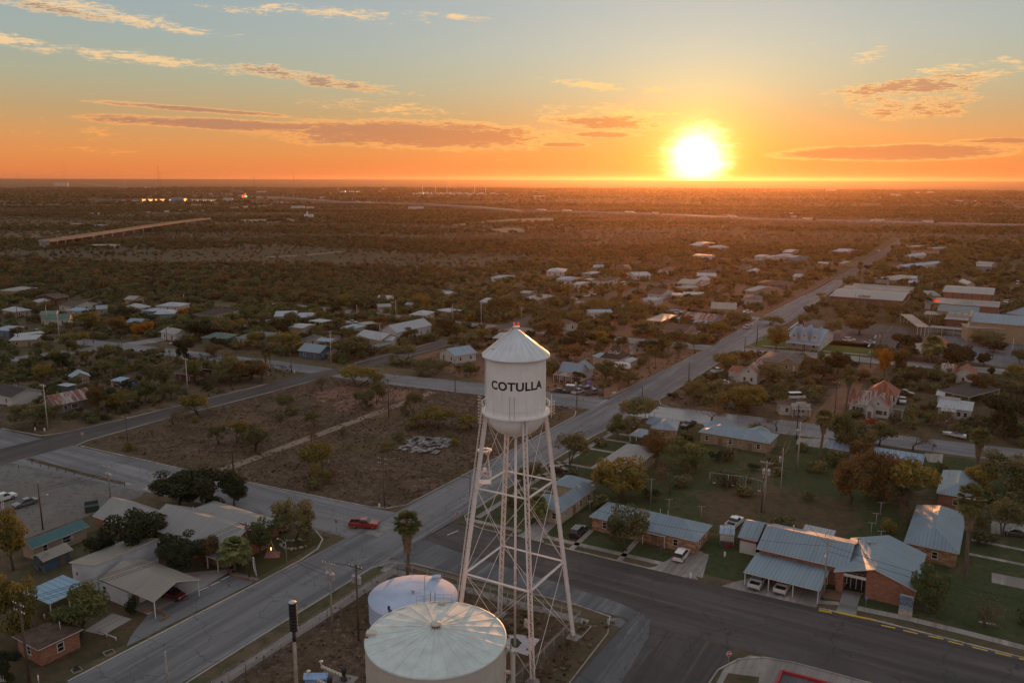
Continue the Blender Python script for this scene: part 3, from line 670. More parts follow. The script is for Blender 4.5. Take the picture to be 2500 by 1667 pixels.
    b.tube((cx, cy, zb-1), (cx, cy, zb+2.2), .05, .05, 5); b.build('antenna_mount', m_tower, t)
    for a in (-1.75, -1.62): MB().tube(((rb-.05)*cos(a), (rb-.05)*sin(a), zb-.1), ((rb-.05)*cos(a), (rb-.05)*sin(a), zb+3.1), .035, .035, 5).build('whip_aerial', m_galv, t)
    # cluster of horn speakers on a frame at the mid struts
    wl = onleg(2, z2)*.72+onleg(3, z2)*.28
    b = MB(); h0 = 4.2
    for dx, dy in ((-.7,-.7), (.7,-.7), (.7,.7), (-.7,.7)):
        b.tube(wl+Vector((dx*1.3,dy*1.3,0)), wl+Vector((dx*.6,dy*.6,h0)), .05, .05, 4); b.tube(wl+Vector((dx*1.3,dy*1.3,.0)), wl+Vector((-dy*1.3,dx*1.3,1.6)), .03, .03, 4); b.tube(wl+Vector((dx*1.2,dy*1.2,1.4)), wl+Vector((-dy*1.2,dx*1.2,1.4)), .03, .03, 4)
    b.box(wl+Vector((0,0,.15)), (1.6,1.6,.12)); b.box(wl+Vector((0,0,1.9)), (.5,.4,.5)); b.build('siren_frame', m_towerleg, t)
    for k in range(10):
        a = 2*pi*k/10; q = wl+Vector((.75*cos(a), .75*sin(a), h0+.3)); MB().lathe([(.05,-.1), (.2,.15), (.3,.32), (0,.36)], q, 10).build('siren_horn', m_tower, t)
    # the lettering, bent round the shell
    cu = bpy.data.curves.new('lettering', 'FONT'); cu.body = 'COTULLA'; cu.align_x = 'CENTER'; cu.offset = .03; cu.space_character = 1.06
    to = bpy.data.objects.new('lettering', cu); COL.objects.link(to); dg = bpy.context.evaluated_depsgraph_get(); me = bpy.data.meshes.new_from_object(to.evaluated_get(dg))
    bpy.data.objects.remove(to)
    xs = [v.co.x for v in me.vertices]; ys = [v.co.y for v in me.vertices]; w = max(xs)-min(xs); h = max(ys)-min(ys)
    bm = bmesh.new(); bm.from_mesh(me)
    bmesh.ops.triangulate(bm, faces=bm.faces)
    for _ in range(5):
        ed = [e for e in bm.edges if abs(e.verts[0].co.x-e.verts[1].co.x) > w/60]
        if not ed: break
        bmesh.ops.subdivide_edges(bm, edges=ed, cuts=1); bmesh.ops.triangulate(bm, faces=bm.faces)
    zt = zsolve(TC.x, TC.y-r, 937); zl = zsolve(TC.x, TC.y-r, 952.5)
    # angular span: letters run from photo x 1202 to 1320 on the shell
    cxp = PX((TC.x, TC.y, zb+4))[0]; rp = 72.3; A0 = asin(max(-1, (1202.5-cxp)/rp)); A1 = asin((1320.5-cxp)/rp)
    vd = atan2(TC.x, TC.y)
    ztop = zsolve(TC.x, TC.y-r, 934.0); zbo = zsolve(TC.x, TC.y-r, 955.6)
    for v in bm.verts:
        a = A0+(A1-A0)*(v.co.x-min(xs))/w; q = (v.co.y-min(ys))/h; rr = r+.03
        v.co = Vector((rr*sin(a), -rr*cos(a), zbo+(ztop-zbo)*q))
        x, y = v.co.x, v.co.y; v.co.x = x*cos(-vd)-y*sin(-vd); v.co.y = x*sin(-vd)+y*cos(-vd)
    me2 = bpy.data.meshes.new('lettering'); bm.to_mesh(me2); me2.materials.append(m_black)
    o = bpy.data.objects.new('lettering', me2); COL.objects.link(o); o.parent = t
    return t
water_tower()
# ------------------------------------------------------------------ the two ground tanks
m_tankroof = mat('tank_roof_steel', (.54,.60,.57), .5, .05, .1, .5, 'paint', dirt=.35, spec=.5)
m_tankwall = mat('tank_wall_cream', (.50,.48,.42), .5, 0, .05, .3, 'paint', dirt=.3)
m_lowtank = mat('low_tank_paint', (.42,.51,.66), .8, 0, .12, .2, 'paint', dirt=.2)
m_rust = mat('rust', (.20,.07,.03), .9)
def big_tank():
    h = 11.0; cpx, cpy = 880+647/3.5104, 1350+722/3.5104; c = G(cpx, cpy, h); r = 0
    L = G(880+40/3.5104, 1350+735/3.5104, h); r = (L-c).length*.995
    t = thing('storage_tank', 'large cream ground storage tank with ribbed pale green conical roof', 'water tank', (c.x, c.y, 0))
    block([c+Vector((r*cos(a), r*sin(a), 0)) for a in [k*pi/6 for k in range(12)]])
    MB().lathe([(r, 0), (r, h)], n=96).build('wall', m_tankwall, t)
    b = MB(); n = 24; vs, fs = [], []                # gently buckled sheets between the radial ribs
    N_ = 192; rings = [1., .985, .86, .74, .62, .5, .38, .26, .15, .06]
    random.seed(3); ph = [random.uniform(0, 6) for _ in range(n)]
    for j, q in enumerate(rings):
        for k in range(N_):
            a = 2*pi*k/N_; sct = int(a/(2*pi)*n) % n; f = (a/(2*pi)*n) % 1
            z = h+.12+1.45*(1-q)
            if 0 < j: z -= .085*sin(pi*f)*q + .05*sin(pi*f)*sin(q*19+ph[sct]) + .03*noise.noise(Vector((q*9*cos(a), q*9*sin(a), 3)))
            vs.append((r*q*cos(a)*1.004, r*q*sin(a)*1.004, z))
    for j in range(len(rings)-1):
        for k in range(N_): k2 = (k+1) % N_; fs.append((j*N_+k, j*N_+k2, (j+1)*N_+k2, (j+1)*N_+k))
    b.add(vs, fs, 0, True); b.lathe([(r*1.01, h-.1), (r*1.01, h+.14), (r*.99, h+.14)], n=96)
    rf = b.build('roof', m_tankroof, t)
    b = MB()
    for k in range(n): a = 2*pi*k/n; b.tube((r*.99*cos(a), r*.99*sin(a), h+.14), (.5*cos(a), .5*sin(a), h+1.5), .035, .03, 4)
    b.build('seam', m_tankroof, rf)
    b = MB(); b.lathe([(.25, h+1.4), (.25, h+1.75), (.62, h+1.75), (.62, h+1.95), (.4, h+2.1), (0, h+2.13)], n=24); b.build('vent', m_tankwall, t)
    b = MB(); b.lathe([(.75, h+1.46), (.2, h+1.56)], n=20); b.build('rust_stain', m_rust, t)
    # hatches and railing on the rim
    a = radians(178); b = MB(); b.box((r*.93*cos(a), r*.93*sin(a), h+.42), (1.15, .95, .4)); b.build('hatch', m_tankwall, t)
    b = MB(); b.box((r*.99*cos(a), r*.99*sin(a)-.25, h+.2), (.5, .9, .12)); b.build('rusty_patch', m_rust, t)
    a = radians(90); b = MB(); b.box((r*.9*cos(a)+.1, r*.9*sin(a), h+.45), (1.0, .9, .42)); b.build('hatch', m_tankwall, t)
    b = MB()
    for x0, x1 in ((-3.3, -1.5), (-.9, 1.3)):
        yy = sqrt(r*r-x0*x0)
        for hh in (.55, 1.05): b.path([(x0, sqrt(r*r-x0*x0), h+.1+hh), (x1, sqrt(r*r-x1*x1), h+.1+hh)], .03, 4)
        for x in (x0, (x0+x1)/2, x1): b.tube((x, sqrt(r*r-x*x), h), (x, sqrt(r*r-x*x), h+1.15), .03, .03, 4)
    b.build('railing', m_galv, t)
    b = MB()
    for x in (-1.5, -.9): b.path([(x, r+.35, 2), (x, r+.35, h+1.2), (x, r+.1, h+1.6), (x, r-.35, h+1.4), (x, r-.5, h+.4)], .04, 5)
    z = 2
    while z < h+1: b.tube((-1.5, r+.35, z), (-.9, r+.35, z), .025, .025, 4); z += .4
    b.tube((-2.2, r-.3, h), (-2.2, r-.3, h+3.9), .04, .04, 5); b.tube((-2.2, r-.3, h+3.85), (.1, r+.1, h+4.1), .025, .025, 4)
    b.build('ladder', m_galv, t)
    # overflow pipe at the right side, gooseneck at the left front
    a = radians(-8); px_ = Vector((cos(a), sin(a), 0)); b = MB()
    b.path([px_*(r-.1)+Vector((0,0,h-1.3)), px_*(r+.25)+Vector((0,0,h-.75)), px_*(r+.6)+Vector((0,0,h-.72)), px_*(r+.95)+Vector((0,0,h-1.1)), px_*(r+1.0)+Vector((0,0,0))], .3, 12)
    b.box(px_*(r+.5)+Vector((0,0,h-3.8)), (1.0,.5,.25), a); b.build('overflow_pipe', m_tankwall, t)
    a = radians(-128); px_ = Vector((cos(a), sin(a), 0)); b = MB()
    b.path([px_*(r-.1)+Vector((0,0,h-2.4)), px_*(r+.5)+Vector((0,0,h-2.2)), px_*(r+.75)+Vector((0,0,h-2.7)), px_*(r+.75)+Vector((0,0,0))], .25, 10); b.build('gooseneck_pipe', m_tankwall, t)
    b = MB()
    for k in (1.9, 3.8, 5.7, 7.6, 9.4): b.lathe([(r+.01, k-.02), (r+.035, k), (r+.01, k+.02)], n=96)
    b.build('weld_bead', m_tankwall, t)
    return t
big_tank()
def low_tank():
    h = 3.2; c = G(880+452/3.5104, 1350+368/3.5104, h); L = G(880+70/3.5104, 1350+380/3.5104, h); r = (L-c).length
    t = thing('low_tank', 'low round pale blue ground tank with nearly flat roof behind the larger tank', 'water tank', (c.x, c.y, 0))
    block([c+Vector((r*cos(a), r*sin(a), 0)) for a in [k*pi/6 for k in range(12)]])
    MB().lathe([(r, 0), (r, h)], n=72).build('wall', m_lowtank, t)
    MB().lathe([(r*1.01, h-.05), (r*1.01, h+.08), (r*.6, h+.3), (0, h+.55)], n=72).build('roof', m_lowtank, t)
    b = MB(); b.lathe([(.2, h+.5), (.2, h+.9), (.35, h+.95), (0, h+1.1)], n=12); b.build('vent', m_lowtank, t)
    b = MB(); b.box((r*.45, r*.82, h+.35), (1.5, .9, .35), .1); b.build('hatch', m_lowtank, t)
    b = MB(); b.tube((-r*.42, -r*.86, 0), (-r*.42, -r*.86, h+1.5), .1, .09, 6); b.box((-r*.42, -r*.86, h+1.3), (.35,.3,.5)); b.box((-r*.38, -r*.86, h+.8), (.3,.3,.3)); b.build('service_post', m_dark, t)
low_tank()
# low slab with a hole at the riser foot, footing kerbs, hydrant box
b = MB(); 
sl = [P('v',1262,672), P('v',1540,738), P('v',1430,880), P('v',1200,800)]
sheet('concrete_slab', sl, .05, mat('pale_slab', (.42,.40,.42), .9, 0, .15, 1.2))
sheet('weed_patch', [P('v',1290,730), P('v',1340,728), P('v',1384,770), P('v',1345,812), P('v',1280,800)], .058, m_grass)
b = MB(); q = P('v',1425,640); b.box(q+Vector((0,0,.55)), (.7,.6,1.1), .3); b.box(q+Vector((-.15,0,1.25)), (.35,.35,.35), .3); b.tube(q+Vector((.3,0,.9)), q+Vector((.3,0,1.5)), .09, .09, 6)
tag(b.build('valve_box', mat('cream_paint', (.55,.47,.36), .6, 0, .1, 2, 'paint')), 'small cream valve box standing on bare soil under the water tower', 'valve box')
for A, B_ in ((('v',1870,598),('v',1978,628)), (('v',1978,628),('v',1880,735)), (('v',1100,395),('v',1330,470)), (('v',1330,470),('v',1640,525))):
    strip('footing_kerb', [P(*A), P(*B_)], .16, .12, m_walk)
# pump pad with pipework in the bottom corner
sheet('pump_pad', [P('b',520,1568), P('b',660,1450), P('b',930,1520), P('b',880,1568), P('b',800,1640)], .04, m_walk)
m_cream = mat('cream_pipe', (.58,.53,.42), .5, 0, .1, 2)
def pump(name, lab, pts, head):
    t = thing(name, lab, 'pipe assembly', pts[0]-Vector((0,0,pts[0].z)), 0); o0 = t.location
    L = [Vector(p)-o0 for p in pts]; b = MB(); b.path(L, .16, 10)
    for k in range(7):
        q = L[0]+(L[-1]-L[0])*(k+.3)/7; d = (L[-1]-L[0]).normalized(); b.tube(q, q+d*.14, .27, .27, 10)
    b.build('pipe', m_cream, t)
    b = MB(); q = L[-1]; b.lathe([(.42,-.5), (.42,-.3), (.22,-.25), (.22,.5), (.34,.55), (.34,1.2), (.2,1.4), (0,1.42)], q, 14); b.build('pump_motor', m_dark, t)
    b = MB(); b.tube(L[0], L[0]+Vector((0,0,.8)), .12, .12, 8); b.lathe([(.28,.75), (.28,.8), (0,.85)], L[0], 10); b.build('valve_wheel', m_cream, t)
pump('pump_pipework', 'cream flanged pipe with a dark pump motor at its right end on concrete pad', [P('b',620,1430,.7), P('b',700,1465,.7), P('b',805,1510,.7)], 1)
pump('pump_pipework', 'second cream flanged pipe at the bottom edge beside the blue plastic sheet', [P('b',515,1510,.6), P('b',600,1545,.6), P('b',690,1590,.6)], 1)
b = MB(); c0 = P('b',575,1555); b.box(c0+Vector((0,0,.8)), (3.2,1.6,.08), .2, ry=.12); b.box(c0+Vector((0,0,.4)), (2.8,1.3,.8), .2)
tag(b.build('blue_cover', mat('blue_plastic', (.25,.38,.6), .6)), 'pale blue sheet cover over low box at the bottom edge near pump pipes', 'cover')
# chain-link fence round the water yard
def chain_mat():
    m = bpy.data.materials.new('chain_link'); m.use_nodes = True; t = m.node_tree; N = NT(t); b = t.nodes['Principled BSDF']
    b.inputs['Base Color'].default_value = (.16,.15,.14,1); b.inputs['Roughness'].default_value = .6
    uv = N.n('ShaderNodeTexCoord').outputs['UV']; s = N.n('ShaderNodeSeparateXYZ'); N.lk(uv, s.inputs[0])
    def w(sg): return N.m('LESS_THAN', N.m('FRACT', N.m('DIVIDE', N.m('ADD' if sg else 'SUBTRACT', s.outputs[0], s.outputs[1]), .09)), .16)
    a = N.m('MAXIMUM', w(0), w(1)); N.lk(a, b.inputs['Alpha']); return m
m_chain = chain_mat()
def fence(lab, pts, h=2.0, sp=3.0, barb=True):
    t = thing('chain_link_fence', lab, 'fence', (pts[0].x, pts[0].y, 0)); o0 = t.location
    for a, c in zip(pts, pts[1:]):
        L = (c-a).length; n = max(1, round(L/sp)); b = MB(); A, C_ = a-o0, c-o0
        b.poly([A, C_, C_+Vector((0,0,h)), A+Vector((0,0,h))]); b.build('mesh_panel', m_chain, t)
        b = MB(); b.tube(A+Vector((0,0,h)), C_+Vector((0,0,h)), .03, .03, 5)
        if barb:
            for k in (.2,.35): b.tube(A+Vector((0,0,h+k)), C_+Vector((0,0,h+k)), .012, .012, 3)
        b.build('top_rail', m_galv, t)
        for k in range(n+1):
            q = A+(C_-A)*k/n; MB().tube(q, q+Vector((0,0,h)), .045, .045, 6).tube(q+Vector((0,0,h)), q+Vector((.12,.12,h+.4)), .025, .02, 4).build('fence_post', m_galv, t)
fence('chain link fence with barbed wire along the pavement beside the storage tanks', [S(56,-81.3), S(70,-81.2), S(86,-81.0), S(103.4,-80.9)])
fence('chain link fence running behind the water tower along the wide cross street', [S(103.4,-80.9), S(103.8,-66), S(104.2,-47.2)])
fence('chain link fence along the weedy side street edge right of the water tower', [S(104.2,-47.2), S(90,-47.5), S(60,-49)])
# ------------------------------------------------------------------ vegetation
def leafmat(name, stops, trans=.25):
    m = bpy.data.materials.new(name); m.use_nodes = True; t = m.node_tree; N = NT(t); b = t.nodes['Principled BSDF']
    isl = N.n('ShaderNodeNewGeometry').outputs['Random Per Island']; oi = N.n('ShaderNodeObjectInfo').outputs['Random']
    pos = N.n('ShaderNodeNewGeometry').outputs['Position']
    nz = N.noise(pos, .55, 3, .6)
    v = N.m('ADD', N.m('ADD', N.m('MULTIPLY', isl, .45), N.m('MULTIPLY', N.mr(nz, .3, .7), .33)), N.m('MULTIPLY', oi, .25))
    c = N.ramp(v, [(p, (*[min(.9, x*1.22) for x in q], 1)) for p, q in stops], 'LINEAR')
    N.lk(c, b.inputs['Base Color']); b.inputs['Roughness'].default_value = .8; b.inputs['Specular IOR Level'].default_value = .1
    tr = N.n('ShaderNodeBsdfTranslucent'); N.lk(c, tr.inputs[0]); mx = N.n('ShaderNodeMixShader'); mx.inputs[0].default_value = trans
    out = t.nodes['Material Output']; N.lk(b.outputs[0], mx.inputs[1]); N.lk(tr.outputs[0], mx.inputs[2]); N.lk(mx.outputs[0], out.inputs[0])
    return m
LM = dict(
  olive=leafmat('olive_leaves', [(0,(.05,.058,.03)), (.4,(.10,.105,.05)), (.75,(.165,.15,.065)), (1,(.25,.20,.075))]),
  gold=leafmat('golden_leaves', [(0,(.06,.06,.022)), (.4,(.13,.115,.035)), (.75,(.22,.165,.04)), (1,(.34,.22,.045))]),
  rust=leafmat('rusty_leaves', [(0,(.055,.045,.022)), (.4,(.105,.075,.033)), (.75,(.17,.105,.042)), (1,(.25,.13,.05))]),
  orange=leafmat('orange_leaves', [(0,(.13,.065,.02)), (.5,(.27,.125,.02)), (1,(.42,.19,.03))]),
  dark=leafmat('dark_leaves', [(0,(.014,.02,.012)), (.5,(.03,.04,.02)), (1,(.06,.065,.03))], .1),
  green=leafmat('green_leaves', [(0,(.038,.052,.022)), (.5,(.085,.105,.042)), (1,(.16,.165,.06))]),
  darkish=leafmat('brush_leaves', [(0,(.032,.037,.022)), (.5,(.062,.065,.036)), (1,(.12,.10,.052))]),
  bare=leafmat('sparse_leaves', [(0,(.07,.055,.04)), (.5,(.12,.09,.055)), (1,(.2,.14,.07))]),
  palm=leafmat('palm_fronds', [(0,(.04,.055,.022)), (.5,(.09,.105,.04)), (1,(.25,.21,.08))], .15),
)
m_bark = gmat('bark', [((.05,.04,.035), 3, .4, .6, .7), ((.17,.14,.115), 1.4, .5, .7, .6)], (.095,.075,.06), rough=.95)
m_pbark = gmat('palm_bark', [((.09,.07,.055), 4, .4, .6, .7)], (.17,.135,.11), rough=.95)
m_skirt = gmat('dead_fronds', [((.10,.075,.05), 3, .4, .6, .7)], (.24,.18,.12), rough=1)
def leaves(blobs, n, sz, rng, flat=.0):
    """n leaf clumps (small bent quads) spread through the given ellipsoids"""
    vs, fs = [], []; wt = [b[3]*b[4]*b[5] for b in blobs]; tot = sum(wt)
    for (cx, cy, cz, rx, ry, rz), w in zip(blobs, wt):
        for _ in range(max(3, int(n*w/tot))):
            while True:
                x, y, z = rng.uniform(-1,1), rng.uniform(-1,1), rng.uniform(-1,1); d = x*x+y*y+z*z
                if d < 1 and rng.random() < .25+.75*d: break
            p = Vector((cx+x*rx, cy+y*ry, cz+z*rz)); s = sz*rng.uniform(.55, 1.35)
            nr = Vector((x*.8+rng.gauss(0,.6), y*.8+rng.gauss(0,.6), z*.8+.35+rng.gauss(0,.6))).normalized()
            a = nr.orthogonal().normalized(); b = nr.cross(a); q = rng.uniform(0, 2*pi); a, b = a*cos(q)+b*sin(q), b*cos(q)-a*sin(q)
            o = len(vs); vs += [p-a*s*.5, p+b*s*.32, p+a*s*.55, p-b*s*.34]; fs.append((o, o+1, o+2, o+3))
    return vs, fs
def limb(b, p, d, L, r, lev, rng, ends, spread=.7, segs=3, n=5):
    q = p.copy(); dd = d.normalized()
    for k in range(segs):
        nd = (dd+Vector((rng.gauss(0,.16), rng.gauss(0,.16), rng.gauss(0,.08)))).normalized(); q2 = q+nd*L/segs
        r2 = r*(1-.22/segs*1.5); b.tube(q, q2, r, r2, n, 0, False); q, dd, r = q2, nd, r2
    ends.append((q.copy(), r))
    if lev > 0:
        m = rng.choice((2, 3)) if lev > 1 else 3; a0 = rng.uniform(0, 6.28)
        for k in range(m):
            a = a0+2*pi*k/m+rng.gauss(0,.3); o = dd.orthogonal().normalized(); o2 = dd.cross(o)
            nd = (dd*.8+(o*cos(a)+o2*sin(a))*spread*rng.uniform(.7,1.2)+Vector((0,0,.12))).normalized()
            limb(b, q, nd, L*rng.uniform(.6,.8), r*.68, lev-1, rng, ends, spread, 2, max(3, n-1))
def make_tree(name, kind, seed, h, w, form='round', dens=1.0, lod=0):
    rng = random.Random(seed); t = thing(name, 'x', 'tree', (0,0,0)); b = MB(); ends = []
    if form == 'round':
        th = h*.24
        limb(b, Vector((0,0,-.1)), Vector((rng.gauss(0,.08), rng.gauss(0,.08), 1)), th, h*.032+.03, 3 if lod == 0 else 1, rng, ends, .85)
    elif form == 'mesquite':               # several crooked stems, spreading flat crown
        for k in range(rng.choice((2,3))):
            a = rng.uniform(0, 6.28); limb(b, Vector((0,0,-.1)), Vector((cos(a)*.55, sin(a)*.55, 1)), h*.36, h*.028+.02, 3 if lod == 0 else 1, rng, ends, .95)
    elif form == 'bare':
        limb(b, Vector((0,0,-.1)), Vector((rng.gauss(0,.06), rng.gauss(0,.06), 1)), h*.26, h*.03+.03, 5 if lod == 0 else 2, rng, ends, .72)
    b.build('trunk', m_bark, t)
    blobs = []; zc = h*.66
    if form == 'mesquite': zc = h*.72
    nb = 24 if lod == 0 else 8
    for k in range(nb):
        a = rng.uniform(0, 2*pi); rr = sqrt(rng.random())*w*.5*.8; fz = rng.uniform(-1,1)
        R_ = w*rng.uniform(.09,.22); zz = zc+fz*(h*.24 if form != 'mesquite' else h*.15)*(1-.5*(rr/(w*.5))**2)
        blobs.append((rr*cos(a), rr*sin(a), zz, R_, R_, R_*rng.uniform(.55,.8)))
    for q, r in ends[len(ends)//2:]:
        R_ = w*rng.uniform(.08,.15); blobs.append((q.x, q.y, q.z, R_, R_, R_*.7))
    n = int((5400 if lod == 0 else 800)*dens); sz = (.024*w+.14) if lod == 0 else .07*w
    if form == 'bare': n = int(n*.3); sz *= .6
    vs, fs = leaves(blobs, n, sz, rng); MB().add(vs, fs).build('crown', LM[kind], t)
    return reg(t)
def make_palm(name, seed, h, skirt=.3, fan=True, R_=1.7):
    rng = random.Random(seed); t = thing(name, 'x', 'palm tree', (0,0,0)); b = MB(); r0 = .2
    pts = [Vector((.12*sin(k*.7+seed), .1*cos(k*.5+seed), h*k/6)) for k in range(7)]; pts[0].z = -.1
    for k in range(6): b.tube(pts[k], pts[k+1], r0*(1.15-.05*k), r0*(1.1-.05*k), 8, 0, False)
    b.build('trunk', m_pbark, t); top = pts[-1]; vs, fs = [], []
    def frond(dv, L, w, droop, V, Fc):
        dv = dv.normalized(); sidev = dv.cross(Vector((0,0,1)))
        if sidev.length < .01: sidev = Vector((1,0,0))
        sidev.normalize()
        if fan:                             # stalk then a fan of pointed segments
            st = top+dv*L*.5; o = len(V); up = sidev.cross(dv)
            V += [top, top+sidev*.05, st+sidev*.04, st]; Fc.append((o, o+1, o+2, o+3))
            for k in range(11):
                a = -1.25+2.5*k/10; d2 = (dv*cos(a)+sidev*sin(a)).normalized(); l2 = L*.55*(.6+.4*cos(a)); tip = st+d2*l2+Vector((0,0,-droop*l2*.55))
                pw = up.cross(d2)*w*.085; mid = st+d2*l2*.55+Vector((0,0,-droop*l2*.12)); o = len(V)
                V += [st, mid+pw, tip, mid-pw]; Fc.append((o, o+1, o+2, o+3))
        else:
            prev = top; n = 7
            for k in range(n):
                f = (k+1)/n; p_ = top+dv*L*f+Vector((0,0,-droop*L*f*f)); wd = w*.5*sin(pi*min(1, f*.9+.1))+.04
                for sg in (-1, 1):
                    o = len(V); q_ = prev+(p_-prev)*.5; ou = sidev*sg*wd+dv*wd*.4+Vector((0,0,-wd*.5)); V += [prev, p_, p_+ou, prev+ou]; Fc.append((o, o+1, o+2, o+3))
                prev = p_
    N_ = 48 if fan else 46
    for k in range(N_):
        f = (k+.5)/N_; a = k*2.39996; e = radians(84-(142 if fan else 110)*f); dv = Vector((cos(a)*cos(e), sin(a)*cos(e), sin(e)))
        frond(dv, R_*rng.uniform(.85,1.12)*(1 if fan else 1.35), R_, .25+.3*f if fan else .55, vs, fs)
    MB().add(vs, fs).build('crown', LM['palm'], t)
    if skirt > 0:
        vs, fs = [], []; L = h*skirt
        for k in range(380):
            a = rng.uniform(0, 6.28); z = top.z-.2-rng.random()**.8*L; rr = .3+.55*max(.15, 1-(top.z-z)/L)*rng.uniform(.5,1.1)
            p = Vector((top.x+rr*cos(a)*.5, top.y+rr*sin(a)*.5, z)); e_ = p+Vector((cos(a)*rr*.6, sin(a)*rr*.6, -rng.uniform(.6,1.1))); sd_ = Vector((-sin(a), cos(a), 0))*.13
            o = len(vs); vs += [p-sd_, p+sd_, e_+sd_*1.3, e_-sd_*1.3]; fs.append((o, o+1, o+2, o+3))
        MB().add(vs, fs).build('dead_skirt', m_skirt, t)
    return reg(t)
HID = -5000.0
NEAR, FARK = {}, {}
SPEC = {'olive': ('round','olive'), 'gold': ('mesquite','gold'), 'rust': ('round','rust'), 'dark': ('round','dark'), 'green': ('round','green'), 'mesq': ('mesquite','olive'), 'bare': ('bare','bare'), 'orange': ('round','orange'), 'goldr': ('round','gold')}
KW = {'olive': 'olive green tree', 'gold': 'golden spreading tree', 'rust': 'russet brown tree', 'dark': 'dark evergreen tree', 'green': 'leafy green tree', 'mesq': 'green spreading mesquite tree', 'bare': 'nearly bare grey tree', 'orange': 'bright orange tree', 'goldr': 'yellow leaved round tree', 'palm': 'fan palm', 'date': 'feathery palm', 'bush': 'low rounded bush', 'dbush': 'dark clipped bush'}
protos = []
for k_, (fm, lf) in SPEC.items():
    NEAR[k_] = [make_tree('leafy_tree' if fm != 'bare' else 'bare_tree', lf, 11*i+len(k_), 6.0, 6.6, fm, 1.0 if k_ != 'dark' else 1.5, 0) for i in range(2 if k_ != 'orange' else 1)]
    FARK[k_] = [make_tree('leafy_tree' if fm != 'bare' else 'bare_tree', lf, 91*i+5, 6.0, 7.0, fm, 1.0 if k_ != 'dark' else 1.4, 1) for i in range(3)]
    protos += NEAR[k_]+FARK[k_]
NEAR['palm'] = [make_palm('palm_tree', 1, 9.0, .26, R_=1.9), make_palm('palm_tree', 2, 9.0, .45, R_=1.9)]; FARK['palm'] = [NEAR['palm'][0]]
NEAR['date'] = [make_palm('date_palm', 3, 4.5, 0, False, 2.6)]; FARK['date'] = NEAR['date']
def make_bush(seed, kind):
    rng = random.Random(seed); t = thing('bush', 'x', 'bush', (0,0,0)); b = MB(); ends = []
    for k in range(3): limb(b, Vector((0,0,-.05)), Vector((cos(k*2.1)*.6, sin(k*2.1)*.6, 1)), .5, .03, 1, rng, ends)
    b.build('stem', m_bark, t); vs, fs = leaves([(rng.uniform(-.45,.45), rng.uniform(-.45,.45), .55+rng.uniform(-.1,.2), .5, .5, .42) for _ in range(6)], 700, .16, rng)
    MB().add(vs, fs).build('foliage', LM[kind], t); return reg(t)
NEAR['bush'] = [make_bush(5, 'olive'), make_bush(6, 'gold')]; NEAR['dbush'] = [make_bush(7, 'dark')]; FARK['bush'] = NEAR['bush']; FARK['dbush'] = NEAR['dbush']
protos += NEAR['palm']+NEAR['date']+NEAR['bush']+NEAR['dbush']
TREES = []                                   # (root, kind, x, y, height)
_rt_ = random.Random(99)
def tree(kind, x, y, h, w=None, label=None, near=None, rz=None):
    d = sqrt(x*x+y*y); L = (NEAR if (d < 430 if near is None else near) else FARK)[kind]; pr = _rt_.choice(L)
    base = {'palm': 9.0, 'date': 4.5, 'bush': 1.0, 'dbush': 1.0}.get(kind, 6.0); bw = {'palm': 3.7, 'date': 5, 'bush': 1.9, 'dbush': 1.9}.get(kind, 6.6)
    sz = h/base*(.97 if kind not in ('bush','dbush') else 1); sw = (w/bw) if w else sz
    if kind in ('palm', 'date') and not w: sw = min(1.35, max(.8, sz*.85))
    r = copy_tree(pr, (x, y, 0), _rt_.uniform(0, 6.28) if rz is None else rz, (sw, sw, sz))
    r['group'] = ('palms standing in the town' if kind in ('palm','date') else 'bushes in yards and lots' if 'bush' in kind else 'trees standing in the town'); r['category'] = 'palm tree' if kind in ('palm','date') else 'bush' if 'bush' in kind else 'tree'
    r['label'] = 'x'
    if label: r['label'] = label
    TREES.append((r, kind, x, y, h, bool(label))); return r
def T(kind, fr, x, y, ytop=None, h=None, wpx=None, label=None):
    """tree whose foot is at (x, y) of a survey sheet and whose top reaches ytop there"""
    p = P(fr, x, y)
    if ytop is not None:
        zt = zsolve(p.x, p.y, Q(fr, x, ytop)[1]); h = max(.6, zt)
    w = None
    if wpx: w = wpx/FR[fr][2]*((p-Vector((0,0,HC-h*.6))).dot(_fw))/F
    return tree(kind, p.x, p.y, h, w, label)
# ------------------------------------------------------------------ houses
def metal(name, col, **k): return mat(name, col, k.pop('rough', .34)+.14, k.pop('metal', .45)*.4, .08, .25, 'seam', spec=.5, **k)
RF = dict(
  bl=metal('blue_grey_metal_roof', (.20,.27,.32), w=.6, rough=.36), gr=metal('grey_metal_roof', (.28,.27,.26), rough=.38, w=.55), wh=metal('white_metal_roof', (.36,.385,.41), rough=.42),
  te=metal('teal_metal_roof', (.04,.13,.14)), tan=metal('tan_metal_roof', (.28,.25,.21), rough=.36, w=.55), gn=metal('green_metal_roof', (.06,.12,.085)),
  ru=metal('rusted_tin_roof', (.36,.33,.30), rust=.5, rough=.6, metal=.15, w=.7, cv=.5, rc=(.20,.055,.03)), rd=metal('red_rust_roof', (.30,.10,.06), rust=.4, rough=.6, metal=.1, w=.6), 
  sh=mat('dark_shingle', (.075,.062,.058), .95, 0, .15, .5, 'shingle'), br=mat('brown_shingle', (.12,.085,.065), .95, 0, .15, .5, 'shingle'), gs=mat('grey_shingle', (.15,.135,.125), .95, 0, .15, .5, 'shingle'),
  lb=metal('light_blue_roof', (.25,.335,.42), rough=.45, w=1.2), sk=metal('sky_blue_roof', (.22,.36,.48), rough=.4, w=1.0), bw=mat('membrane_roof', (.27,.255,.235), .85, 0, .18, .15, 'plain'), dgn=metal('deep_teal_roof', (.09,.15,.16)))
